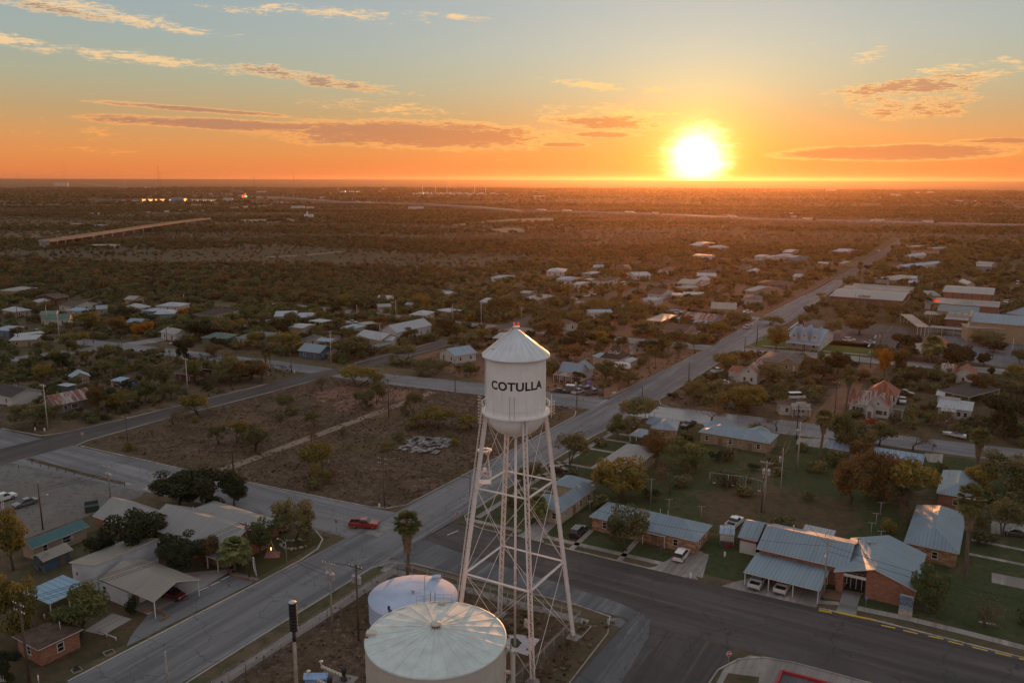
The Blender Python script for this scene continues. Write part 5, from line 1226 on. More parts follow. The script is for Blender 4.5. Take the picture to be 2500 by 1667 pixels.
# ------------------------------------------------------------------ bottom left
t = house('long red brick hall with pale grey metal roof behind the dark oaks', 'a', (1105,302), (1890,482), 10.5, 3.0, 'gable', 2.5, 'brick', 'gr', short='the long grey roofed hall', wins=[('r',.3,'w'),('f',.6,'w'),('f',.85,'d')])
wing(t, 'a', (718,210), (1200,326), 8.6, 3.0, 'gable', 2.4, 'brick', 'gr', [('f',.2,'w'),('l',.5,'w')]); 
wing(t, 'a', S(98.6,-129), S(98.6,-110), 7.0, 2.8, 'hip', 1.3, 'brick', 'gr'); wing(t, 'a', (1270,405), (1410,430), (1440,375), 2.5, 'shed', .5, None, 'gr', (), .2, m_trim, 2); wing(t, 'a', (1680,520), (1790,552), (1830,480), 2.4, 'shed', .4, None, 'gr', (), .2, m_trim, 2)
house('narrow tan building with teal metal roof along the cracked parking apron', 'a', (243,457), (757,288), 4.2, 2.5, 'gable', .9, 'tan', 'te', short='the teal roofed building', wins=[('f',.62,'W'),('f',.2,'w')], vents=0)
house('small blue grey shed with weathered tin roof in front of the teal roofed building', 'a', (350,572), (602,472), 3.8, 2.3, 'gable', .9, 'blue', 'tan', name='shed', cat='shed', short='the weathered tin shed', wins=[('f',.7,'d')], vents=0)
t = house('white painted house with tall slanted roof and broad tan metal carport', 'a', (795,718), (1275,893), (1645,706), 2.9, 'gabley' if False else 'gable', 1.5, None, 'tan', posts=3, short='the white house with tan carport', vents=0)
wing(t, 'a', S(74.2,-127.0), S(74.2,-119.4), S(86,-119.4), 3.3, 'shedr', 1.5, 'pwhite', 'tan', [('r',.3,'s'),('f',.2,'s')], .3)
wing(t, 'a', (790,735), (1052,828), (1200,700), 2.6, 'flat', 0, 'pwhite', 'tan', [('f',.2,'w'),('r',.3,'d')], .1)
house('open canopy with flat pale blue roof beside the yellow green tree', 'a', (398,916), (735,770), (518,697), 2.7, 'shed', .3, None, 'sk', posts=3, name='canopy', cat='canopy', short='the pale blue canopy', vents=0, snap=True)
house('dark red brick house with brown roof under trees at the bottom left', 'a', (80,1190), (330,1290), (480,1010), 2.8, 'hip', 1.5, 'brick', 'br', short='the dark brick house in the corner')
house('corner of a pink trimmed canopy on posts at the left picture edge', 'a', (-190,90), (20,60), (35,20), 3.6, 'flat', 0, None, 'tan', posts=2, name='canopy', cat='canopy', short='the edge canopy', vents=0)
# ------------------------------------------------------------------ left side houses
t = house('weathered wooden house with long rusted tin roof beside the back street', 'A', (1050,706), (1810,546), 8.5, 2.8, 'gable', 2.3, 'wood', 'ru', short='the rusted tin roofed house', snap=False, wins=[('f',.5,'W'),('f',.25,'w'),('f',.8,'d'),('l',.5,'w')])
house('pale mobile home with dark shingle roof beside the tall feathery palm', 'A', (-250,450), (205,556), (832,415), 2.9, 'gable', 1.5, 'white', 'sh', short='the pale mobile home', snap=False, wins=[('f',.75,'w'),('f',.35,'w')])
house('blue walled shed with flat pale roof behind the rusted tin roofed house', 'A', (1082,306), (1290,340), (1502,302), 2.9, 'flat', 0, 'blue', 'wh', name='shed', cat='shed', snap=False, short='the blue walled shed', wins=[], vents=0)
house('low gabled house with light blue roof and yellow trim among brush', 'A', (1345,188), (1738,142), (1640,85), 2.9, 'gabley', 1.6, 'tan', 'lb', snap=False, short='the yellow trimmed house')
house('open lean-to with bright blue sheet roof over stored junk', 'e', (975,282), (1062,292), (1155,268), 2.5, 'shed', .3, None, 'sk', posts=2, name='canopy', cat='canopy', snap=False, short='the blue sheet canopy', vents=0)
house('dark red house with brown roof hidden among trees by the street lamp', 'e', (1535,218), (1700,242), (1900,192), 2.8, 'gable', 1.4, 'red', 'br', snap=False, short='the dark red house')
HS = [('low blue house with pale roof at the left edge near the tarp','i',(-80,596),(72,606),(140,570),2.9,'shed',.4,'lblue','lb'),
('flat white roofed open building with long rear wing at the left edge','i',(75,694),(318,681),(250,642),2.8,'flat',0,'tan','wh'),
('white gabled house with dark green roof near the left road','i',(372,512),(612,502),10,2.9,'gable',1.9,'white','gn'),
('taller green roofed house just behind the white gabled house','i',(345,465),(495,458),(462,432),4.2,'gable',1.0,'cream','gn'),
('little cream house with pale hip roof deep in the left trees','i',(262,350),(335,355),(345,327),2.8,'hip',1.2,'cream','wh'),
('pale hip roofed house at the far left road','i',(10,420),(130,440),(186,405),2.9,'hip',1.5,'tan','wh'),
('two storey red house with white front below a brown roof','i',(492,318),(610,300),(640,258),4.2,'gable',1.6,'red','br'),
('tan roofed long house at the left picture edge beyond the trees','i',(-10,248),(130,256),(190,218),2.9,'hip',1.3,'tan','tan'),
('brown shingled house with small white gable among left trees','i',(510,383),(650,396),(742,348),2.8,'gable',1.7,'white','br'),
('small light blue roofed cottage right of the brown shingled house','i',(588,422),(690,432),(655,402),2.8,'hip',1.2,'white','sk'),
('bluish roofed house centred in the left tree belt','i',(845,416),(950,410),(932,386),2.9,'gable',1.2,'tan','bl'),
('dark tan house with blue grey roof beside the two orange trees','i',(1108,528),(1236,534),(1200,505),2.9,'gable',1.2,'tan','bl'),
('pale roofed house between russet trees north of the left road','i',(1112,388),(1232,405),(1192,370),2.9,'hip',1.4,'white','wh'),
('cream gabled house before the brush edge','i',(1090,328),(1182,332),9,2.9,'gable',1.4,'yb','tan'),
('long white house with white hip roof at the head of the left street','i',(1370,386),(1580,392),(1622,362),3.0,'hip',1.3,'white','wh'),
('pale flat roofed annex left of the long white house','i',(1252,428),(1370,434),(1350,404),2.8,'flat',0,'lblue','lb'),
('low blue house with white hip roof in front of the long white house','i',(1352,460),(1540,455),(1502,424),2.8,'hip',1.2,'lblue','wh'),
('dark shingled house with two pale gables beside the red leaved tree','i',(1690,460),(1880,476),(1960,412),2.9,'hip',1.8,'cream','sh'),
('white striped open carport house beside the dark palm clump','i',(1408,615),(1545,640),(1605,600),2.9,'gable',1.6,'white','gr'),
('long green house half hidden by the two big oaks','i',(1770,664),(2000,674),(1960,632),2.9,'hip',1.5,'green','gn'),
('cream walled house with dark teal hip roof and rooftop cooler','i',(2078,664),('j',300,694),12,3.0,'hip',1.9,'cream','dgn'),
('white house with pale gables behind the shrubs at the brush edge','j',(248,480),(440,476),(410,432),3.0,'gable',1.4,'white','wh'),
('white gabled house left of the flat white canopy','j',(450,487),(585,486),(560,452),3.0,'gable',1.3,'white','wh'),
('tan block warehouse with curved pale roof','j',(372,572),(507,582),(660,552),3.7,'gable',.5,'tan','wh'),
('small white house with angled roof left of the tan canopy','j',(822,582),(935,600),(1008,566),2.8,'shed',.8,'white','lb'),
('garage with grey shingles and white doors behind the blue cottage','j',(470,682),(560,692),(660,652),2.7,'hip',1.0,'white','gs'),
('narrow white trailer house with bluish roof behind the blue cottage','j',(617,692),(745,702),(782,674),3.0,'gable',.6,'white','lb'),
('brown roofed house between white trailer and green canopy','j',(752,690),(850,682),(885,645),2.7,'gable',1.2,'dbrown','br'),
('dark blue cottage with white windows and blue grey roof at the corner','j',(457,778),(655,802),8.5,2.9,'gable',2.1,'blue','bl'),
('long white church hall with gable front and pale metal roof','j',(1185,600),(1335,622),(1602,549),3.9,'gabley',2.6,'white','wh'),
('white house with broad pale roof beside the green canopy','j',(962,652),(1190,692),(1300,648),3.0,'gable',2.0,'cream','wh'),
('white cottage with pale blue roof alone on bare red soil','j',(1700,787),(1848,830),(1990,783),3.0,'gabley',2.0,'white','lb'),
('tiny tan storage shed alone beside the brush','j',(1748,277),(1800,282),(1822,264),2.6,'gable',.9,'tan','wh'),
('pale house with messy yard behind bare trees left of the tower','j',(2060,348),(2130,356),(2182,322),2.9,'gable',1.4,'white','wh'),
('cream bungalow with white roof beside the parked white pickup','j',(1438,464),(1590,472),(1682,438),3.0,'hip',1.3,'cream','wh'),
('low pale roofed house behind parked cars under trees','j',(1168,395),(1290,390),(1325,371),2.8,'gable',1.0,'tan','gr'),
('small blue roofed shed in the trees north of the road','j',(1400,374),(1470,378),(1475,360),2.6,'gable',.8,'lblue','bl'),
('white gable peeping behind the bright green tree','j',(1150,330),(1270,332),(1280,305),3.4,'gable',1.6,'white','wh'),
('long low tan building behind the trees near the centre','j',(1680,422),(1815,442),(1825,410),2.7,'flat',0,'tan','wh'),
('small red house with pale roof directly behind the tank roof','j',(2178,668),(2262,676),(2360,624),2.9,'gable',1.0,'red','wh'),
('grey roofed trailer cluster upper right of the centre brush','j',(2160,135),(2230,142),(2300,112),2.8,'gable',.8,'white','lb'),
('pale hip roofed ranch house left of the yellow bush','k',(480,228),(640,232),(702,206),2.9,'hip',1.4,'white','wh'),
('small tan house with blue grey roof under the far trees','k',(893,190),(985,192),(996,168),3.2,'gable',1.0,'yb','bl'),
('pale roofed canopy house in the middle distance','k',(800,242),(880,250),(937,232),2.8,'hip',.9,'tan','wh'),
('brown hip roofed house beyond the power line','k',(1105,202),(1230,204),(1262,174),2.8,'hip',1.4,'dbrown','br'),
('white gabled house with pale slope beside the red fence','k',(1185,242),(1262,264),(1305,230),3.0,'gabley',1.6,'white','wh'),
('little white gable at the lane end','k',(1462,225),(1520,228),(1530,200),3.0,'gabley',1.8,'white','gs'),
('white trailer home with pale blue roof and dark windows','k',(560,295),(722,302),(762,276),3.0,'gable',.8,'white','lb'),
('small white shed in front of the pale trailer home','k',(718,336),(792,342),(815,318),2.6,'gable',.6,'white','wh'),
('large white boarded house with brown hip roof by the bare lot','k',(878,308),(1012,316),(1122,284),3.2,'hip',1.3,'white','br'),
('low tan roofed house beside the round green tree','k',(265,464),(400,478),(512,436),2.7,'hip',1.0,'tan','tan'),
('long grey fence like shed left of the round green tree','k',(245,414),(330,420),(395,402),2.6,'gable',.7,'grey','gr'),
('long white trailer home with pale blue roof behind mid block trees','k',(868,590),(1072,586),9,3.0,'gable',.8,'white','lb'),
('small brown roofed house with white end among trees behind the tank','k',(590,664),(665,698),(750,682),2.8,'gable',1.0,'white','br'),
('white farmhouse with brown shingle roof by the dirt street','k',(1365,424),(1512,432),(1580,396),3.2,'gable',2.2,'white','br'),
('grey roofed house with wide white eaves near the sunlit lane','k',(1625,330),(1800,337),(1826,300),3.0,'gable',1.6,'tan','gr'),
('tall white hip roof rising between grey roofs','k',(1762,318),(1850,322),(1925,292),3.0,'hip',2.2,'white','wh'),
('long pale roof furthest back in the sunlit group','k',(1815,264),(1990,268),(2006,246),3.0,'gable',1.2,'tan','wh'),
('low pyramid roofed shelter in front of the grey roofs','k',(1620,364),(1725,377),(1786,356),2.7,'hip',1.2,'tan','gr'),
('low white trailer beside the red dirt lane','k',(1588,436),(1690,440),(1705,420),2.7,'gable',.5,'white','wh'),
('long thin white roofed stalls along the lane','k',(1702,428),(1890,432),(1902,410),2.6,'flat',0,'tan','wh'),
('cream house with pale yellow gable roof near the main street','k',(1935,552),(2165,562),(2216,520),3.1,'gable',2.0,'yb','tan'),
('light blue house with rusted red roof and white porch','k',(1680,640),(1965,664),(2040,628),3.2,'gable',2.2,'lblue','ru'),
('pinkish house with brown gable roof and four white windows','k',(1490,745),(1722,760),(1768,708),3.3,'gable',2.0,'tan','br'),
('black hip roofed house with two white dormers','B',(1110,264),(1520,304),(1690,215),3.2,'hip',4.2,'cream','sh'),
('white house with blue grey gables behind the crowded parked cars','B',(330,505),(760,562),(950,492),3.2,'gable',2.6,'white','bl'),
('white walled house with patchy roof beside the main street palms','k',(1210,885),(1240,895),(1310,840),3.0,'gable',1.8,'white','gs'),
('white hip roofed bungalow opposite the parking lot','l',(45,443),(205,450),(232,414),3.0,'hip',1.6,'white','gs'),
('grey roofed house behind the round trees left of the main street','l',(55,364),(125,374),(205,328),3.0,'gable',1.8,'tan','gr'),
('brown roofed long house left of the main street','l',(165,305),(420,318),(468,295),3.0,'hip',1.4,'dbrown','br'),
('blue grey small roof among palms left of the main street','l',(452,250),(520,255),(552,238),3.0,'gable',1.2,'white','lb'),
('tan hip roofed house across the street from the school','l',(1115,264),(1290,282),(1316,242),3.0,'hip',1.6,'tan','tan'),
('dark grey house in front of the tan hip roofed house','l',(1130,300),(1225,306),(1262,286),3.0,'gable',1.2,'grey','gs'),
('house with bright sky blue metal roof right of the main street','l',(1290,167),(1365,174),(1420,120),3.0,'gabley',1.4,'white','sk'),
('pale roofed house behind the school trees','l',(1390,265),(1470,268),(1525,252),2.9,'gable',1.0,'white','wh'),
('blue roofed low shed behind the school rows','l',(1398,300),(1470,305),(1502,288),2.7,'gable',.8,'grey','bl'),
('tan metal warehouse near the right picture edge','l',(1952,142),(2085,152),12,4.0,'gable',1.2,'tan','tan'),
('small white gable behind the brick gymnasium','l',(1886,318),(1960,320),(2002,295),3.2,'gabley',1.6,'cream','wh'),
('flat teal roofed block left of the brick gymnasium','l',(1575,408),(1676,412),(1680,372),3.5,'flat',0,'tan','dgn'),
('long pale roofed house close to the main street far end','l',(770,42),(870,50),(905,28),3.0,'gable',1.2,'white','wh'),
('red and white gabled house far right of the main street','l',(1422,52),(1460,56),(1492,32),3.0,'gabley',1.8,'white','rd'),
('white gabled house next to the red and white one','l',(1362,88),(1420,92),(1452,66),3.0,'gabley',1.8,'white','wh'),
('pale blue roofed shed on the lit lot left of the far street','l',(392,92),(450,98),(492,80),3.0,'gable',1.0,'lblue','lb'),
('white arched roof house beside the pale blue shed','l',(300,82),(345,86),(362,68),3.0,'hip',1.4,'white','wh'),
('low white trailer on the sunlit lot','l',(138,88),(210,92),(216,72),2.9,'gable',.6,'white','wh'),
('pale sloping roof beside the sunlit trailer','l',(228,92),(270,96),(292,78),2.9,'gable',1.0,'white','wh'),
('small tan house by the far main street bend','l',(826,142),(868,146),(875,124),3.0,'gable',1.2,'yb','tan'),
('long flat white roof on the lot left of the far street','l',(645,142),(735,146),(772,136),2.6,'flat',0,'tan','wh'),
('large sunlit gable house in the brush under the sun','o',(1385,790),(1480,796),(1520,765),3.5,'gable',1.6,'tan','wh'),
('smaller sunlit hip roof right of the brush gable house','o',(1540,804),(1590,812),(1632,792),3.2,'hip',1.6,'white','wh'),
('long low white roofs in the sunlit clearing','o',(1405,884),(1490,888),(1500,872),3.0,'gable',.6,'white','wh'),
('white shed at the right end of the sunlit clearing','o',(1495,892),(1550,895),(1566,876),3.0,'gable',.6,'white','lb'),
('tan hip roofed house among dark trees right of the sun glow','o',(1745,1000),(1850,1006),(1892,975),3.0,'hip',1.8,'tan','br'),
('small pale house right of the tan hip roofed house','o',(1885,1022),(1950,1026),(1985,1005),3.0,'hip',1.2,'white','wh'),
('brown low house beside the leaning palm in the glow','o',(1460,1025),(1600,1030),(1620,1008),2.9,'hip',1.0,'dbrown','br'),
('pale yellow house tucked in trees right of the glow','p',(215,850),(290,855),(300,828),3.4,'gable',1.0,'yb','wh'),
('long pale shed beyond the main street left side','p',(680,845),(790,850),(830,825),3.0,'gable',1.2,'white','wh'),
('flat low roofs at the main street far right','p',(1322,800),(1385,804),(1392,790),3.0,'flat',0,'white','wh'),
('pale flat building right of the far rooftops','p',(1485,816),(1540,820),(1552,800),3.0,'flat',0,'white','lb'),
('grey metal warehouse seen above the right edge trees','p',(1925,975),(2068,980),14,4.5,'gable',1.0,'grey','gr')]
HT = {}
for h_ in HS:
    lab, fr, A_, B_, C_, ze, rf_, hr, wl, rm = h_
    HT[lab] = house(lab, fr, A_, B_, C_, ze, rf_, hr, wl, rm, short='the '+lab, snap=(fr in 'klBpo'))
def hget(s): return [v for k, v in HT.items() if s in k][0]
t = hget('flat white roofed open'); wing(t, 'i', (150,650), (395,622), (380,605), 2.8, 'flat', 0, 'tan', 'wh')
t = hget('long white church hall'); wing(t, 'j', (1468,600), (1512,606), (1625,572), 2.7, 'shedx', .5, None, 'wh', (), .2, m_trim, 3)
t = hget('broad pale roof'); wing(t, 'j', (1108,737), (1172,744), (1240,697), 2.6, 'flat', 0, None, 'gn', (), .2, m_trim, 3); wing(t, 'j', (1205,688), (1300,694), (1336,668), 2.9, 'gable', 1.1, 'cream', 'wh', [('f',.5,'w')])
t = hget('dark blue cottage'); wing(t, 'j', (700,806), (770,812), (840,770), 2.7, 'gable', .8, 'dbrown', 'br', [('f',.5,'w')])
t = hget('white farmhouse'); wing(t, 'k', (1330,472), (1460,482), (1490,458), 2.8, 'flat', 0, 'white', 'lb', [('f',.5,'w')])
t = hget('rusted red roof'); wing(t, 'k', (1635,640), (1690,650), (1790,645), 3.0, 'gable', 1.0, 'lblue', 'lb', [('f',.5,'w')]); lwing(t, 3, -t['_W']/2-1.6, 8, 3.4, posts=3, ze=2.5, hr=.5, rm='wh')
t = hget('pinkish house'); lwing(t, t['_L']/2+1.6, 0, 3.4, 5, posts=2, ze=2.4, hr=.4, rm='gs')
t = hget('black hip roofed'); L_, W_ = t['_L'], t['_W']
lwing(t, -L_/2-1.6, .5, 4, W_*.8, ze=2.7, hr=.6, roof='shedx', rm='bl', wall='cream'); lwing(t, L_/2+1.5, 0, 4, W_*.8, ze=2.6, hr=.5, rm='wh', wall='tan', roof='gabley')
for dx in (-L_*.07, L_*.2): lwing(t, dx, -W_*.2, 1.9, 2.4, ze=5.4, hr=.6, roof='gabley', rm='sh', wall='white', ov=.15, wins=[('f',.5,'a')])
t = hget('blue grey gables behind'); L_, W_ = t['_L'], t['_W']; lwing(t, 1.5, W_*.55, L_*.6, W_*1.3, ze=3.1, hr=2.9, roof='hip', rm='bl', wall='white'); lwing(t, -1, -W_/2-1.4, L_*.85, 3.2, posts=4, ze=2.5, hr=.5, rm='ru')
t = hget('trailer home with pale blue roof and'); 
# open canopies
for lab, fr, A_, B_, C_, ze, rm in (('flat white canopy on posts beside the tan warehouse','j',(545,518),(680,530),(765,510),3.4,'wh'), ('tan roofed canopy on posts beside the parked white pickup','j',(985,535),(1040,552),(1140,530),3.2,'tan'), ('tan metal carport beside the red dirt lane','k',(1360,654),(1500,668),(1615,608),2.9,'tan'), ('flat white canopy behind the large white boarded house','k',(815,296),(880,300),(942,292),2.8,'wh'), ('large dark net canopy on posts beside the flat roofed white house','h',(1640,345),(1905,402),(1918,285),3.0,'sh')):
    house(lab, fr, A_, B_, C_, ze, 'flat', 0, None, rm, posts=3, name='canopy', cat='canopy', short='the '+lab, vents=0)
# ------------------------------------------------------------------ white farmhouse with steep gables
t = house('white farmhouse with three steep front gables and pale metal roof', 'l', (395,772), (698,792), (716,700), 3.3, 'gable', 3.4, 'white', 'lb', short='the three gabled farmhouse', wins=[('f',.2,'w'),('f',.5,'d'),('f',.8,'w'),('r',.3,'w'),('r',.7,'w')])
L_, W_ = t['_L'], t['_W']
for k, wd in ((-1,.9),(0,1.05),(1,.9)):
    lwing(t, k*L_*.29, -W_*.24, L_*.25*wd, W_*.5, ze=3.9, hr=4.3*wd, roof='gabley', rm='lb', wall='white', ov=.2, wins=[('f',.5,'a')])
lwing(t, 0, -W_/2-1.3, L_*.95, 2.9, posts=5, ze=2.6, hr=.5, rm='lb')
# white rusted-roof house with front gable, red hip behind
t = house('white wooden house with rusted striped roof and steep front gable', 'C', (850,818), (1690,905), 9.0, 3.0, 'gable', 3.3, 'white', 'ru', short='the steep gabled white house', wins=[('f',.12,'w'),('f',.22,'w'),('f',.32,'w')])
c_, a_, L_, W_ = rct('C', (1205,868), (1665,897), 4.6, 3.0, True)
wing(t, 'C', (1205,872), (1668,918), 5.2, 3.0, 'gabley', 3.1, 'white', 'ru', [('f',.5,'a'),('f',.14,'d'),('f',.58,'W'),('f',.85,'w')], .25)
wing(t, 'C', (1200,905), (1362,920), 2.2, 3.0, 'gabley', 1.2, 'white', 'ru', [('f',.5,'d')], .15)
wing(t, 'C', (1185,640), (1800,700), (1730,540), 3.0, 'hip', 3.6, 'white', 'rd', (), .4)
lwing(t, t['_L']/2+1.6, -1, 3, 3.6, posts=2, ze=2.6, hr=.3, rm='gs')
t = house('small white shop with square false front beside the white van', 'h', (340,465), (600,474), (640,438), 3.0, 'hip', .9, 'white', 'br', short='the false fronted shop', wins=[('f',.25,'w'),('f',.47,'d'),('f',.75,'W')])
L_, W_ = t['_L'], t['_W']; MB().box((L_*.2, -W_/2+.12, 3.1), (L_*.6, .16, 1.1)).box((L_*.2, -W_/2+.12, 3.85), (L_*.3, .16, .5)).build('false_front', WL['white'], t); lwing(t, L_*.2, -W_/2-.8, L_*.6, 1.7, posts=3, ze=2.4, hr=.3, rm='tan')
t = house('flat roofed white house with stepped parapet and front porch', 'h', (1635,480), (1930,514), (1940,452), 3.0, 'shed', .5, 'white', 'wh', short='the flat roofed white house', wins=[('f',.35,'d'),('f',.15,'w'),('f',.65,'w'),('f',.85,'w')])
L_, W_ = t['_L'], t['_W']; lwing(t, -L_*.15, -W_/2-1.2, L_*.42, 2.4, posts=2, ze=2.7, hr=.2, rm='wh'); MB().box((-L_*.15, -W_/2-4, .3), (1.8, 3.2, .5)).build('steps', m_walk, t); MB().box((-L_*.2, W_/2-.3, 3.8), (L_*.6, .25, .7)).build('parapet', WL['white'], t)
t = house('white gabled house with rust red roof beside the main street', 'g', (2178,218), ('h',168,226), ('h',150,150), 3.2, 'gabley', 2.9, 'white', 'ru', short='the rust roofed gabled house', wins=[('f',.5,'a'),('f',.3,'w'),('f',.7,'w')])
lwing(t, -t['_L']/2-2, 1, 4.2, t['_W']*.8, ze=2.8, hr=1.2, roof='gable', rm='rd', wall='white')
t = house('long brown shingled ranch house with garage gable beside third cross street', 'h', (150,98), (470,122), (622,60), 3.0, 'hip', 1.5, 'tbrick', 'gs', short='the brown shingled ranch house')
wing(t, 'h', (335,112), (500,128), (480,70), 3.0, 'gabley', 1.9, 'yb', 'gs', [('f',.5,'G')])
t = house('house with rust striped roof and pale gable near the right tree lined street', 'h', (1665,190), (1795,202), 8, 3.0, 'gable', 2.2, 'tan', 'ru', short='the rust striped house')
wing(t, 'h', (1785,212), (1958,232), (1900,178), 3.0, 'gabley', 2.4, 'white', 'rd', [('f',.4,'w')])
house('red brick house with rust brown hip roof hidden behind trees and feathery palm', 'D', (450,1110), (920,1160), 13, 3.0, 'hip', 2.6, 'red', 'rd', short='the hidden red brick house')
house('white tin shack with sloping sides beside the dark net canopy', 'h', (1628,382), (1700,392), (1745,350), 2.4, 'gable', .6, 'white', 'wh', name='shack', cat='shack', short='the white tin shack', vents=0, wins=[])
# ------------------------------------------------------------------ the school
t = house('long brown brick school building with three parallel pale roofs', 'l', (748,414), (1362,448), (1408,378), 4.0, 'gable', 1.6, 'dbrown', 'gr', short='the long school building', name='school_building', cat='school')
wing(t, 'l', (835,372), (1398,400), (1428,352), 4.3, 'gable', 1.4, 'dbrown', 'bw'); wing(t, 'l', (930,340), (1440,364), (1446,338), 4.5, 'gable', 1.2, 'dbrown', 'bw')
t = house('tall red brick gymnasium with low grey metal roof', 'l', (1680,378), (2105,400), (2112,345), 8.0, 'gable', 1.4, 'brick', 'gr', wins=[], short='the brick gymnasium', name='gymnasium', cat='school', vents=0)
L_, W_ = t['_L'], t['_W']
for k in range(6): MB().box((-L_/2+.5+(L_-1)*k/5, -W_/2+.35, 3.9), (.5, .35, 7.8)).build('pilaster', WL['dbrown'], t)
house('long flat roofed brick wing in front of the gymnasium', 'l', (1600,470), (2150,502), (2155,455), 5.0, 'flat', 0, 'brick', 'bw', short='the flat brick wing', name='school_wing', cat='school', wins=[('f',.9,'w')])
house('teal metal roofed school block left of the blue roofed hall', 'D', (685,452), (1480,512), (1560,400), 6.0, 'gable', 1.6, 'yb', 'dgn', short='the teal roofed school block', name='school_wing', cat='school', wins=[])
t = house('large school hall with broad blue metal roof and tan brick walls', 'D', (1300,668), (2420,742), 20, 8.0, 'gable', 2.6, 'yb', 'bl', short='the broad blue roofed hall', name='school_hall', cat='school', wins=[], vents=0)
MB().box((-t['_L']/2+.1, 0, 8.9), (.9, t['_W'], 2.6)).build('parapet', WL['yb'], t)
def units(t, n, z, ys=0.0):
    L_ = t['_L']; 
    for k in range(n): MB().box((-L_*.3+L_*.6*k/max(1, n-1), ys, z+.75), (2.4, 1.8, 1.4)).lathe([(.6,0), (.6,.15), (0,.16)], (-L_*.3+L_*.6*k/max(1, n-1), ys, z+1.45), 10).build('rooftop_unit', m_trf, t)
t = house('flat roofed tan brick block with rooftop units in front of the blue hall', 'D', (1270,778), (1980,808), (1985,735), 6.0, 'flat', 0, 'yb', 'bw', short='the flat tan brick block', name='school_wing', cat='school', wins=[('f',.2,'s'),('f',.85,'w')]); units(t, 3, 6.0)
t = house('flat roofed dark brick block with white rooftop units', 'D', (825,616), (1290,642), (1290,520), 5.0, 'flat', 0, 'dbrown', 'bw', short='the flat dark brick block', name='school_wing', cat='school', wins=[('f',.6,'w')]); units(t, 3, 5.0, 1)
house('blue hip roofed school building at the right picture edge', 'D', (2010,500), (2560,580), 30, 6.0, 'hip', 4.0, 'yb', 'bl', short='the right edge school', name='school_wing', cat='school', wins=[])
for lab, A_, B_, C_, ze in (('broad flat walkway canopy at the school entrance', (310,762), (550,772), (628,545), 4.0), ('thin flat walkway roof leading to the tan brick block', (550,778), (1240,828), (1240,788), 3.0), ('dark edged entrance canopy beside the flagpole', (430,522), (800,540), (800,478), 4.2)):
    house(lab, 'D', A_, B_, C_, ze, 'flat', 0, None, 'bw', posts=4, name='walkway_canopy', cat='canopy', short='the '+lab, vents=0)
house('little octagonal kiosk with white notice wall beside the parking lot', 'D', (440,312), (590,322), 5, 3.2, 'hip', 1.2, 'white', 'gn', name='kiosk', cat='kiosk', short='the kiosk', wins=[], vents=0)
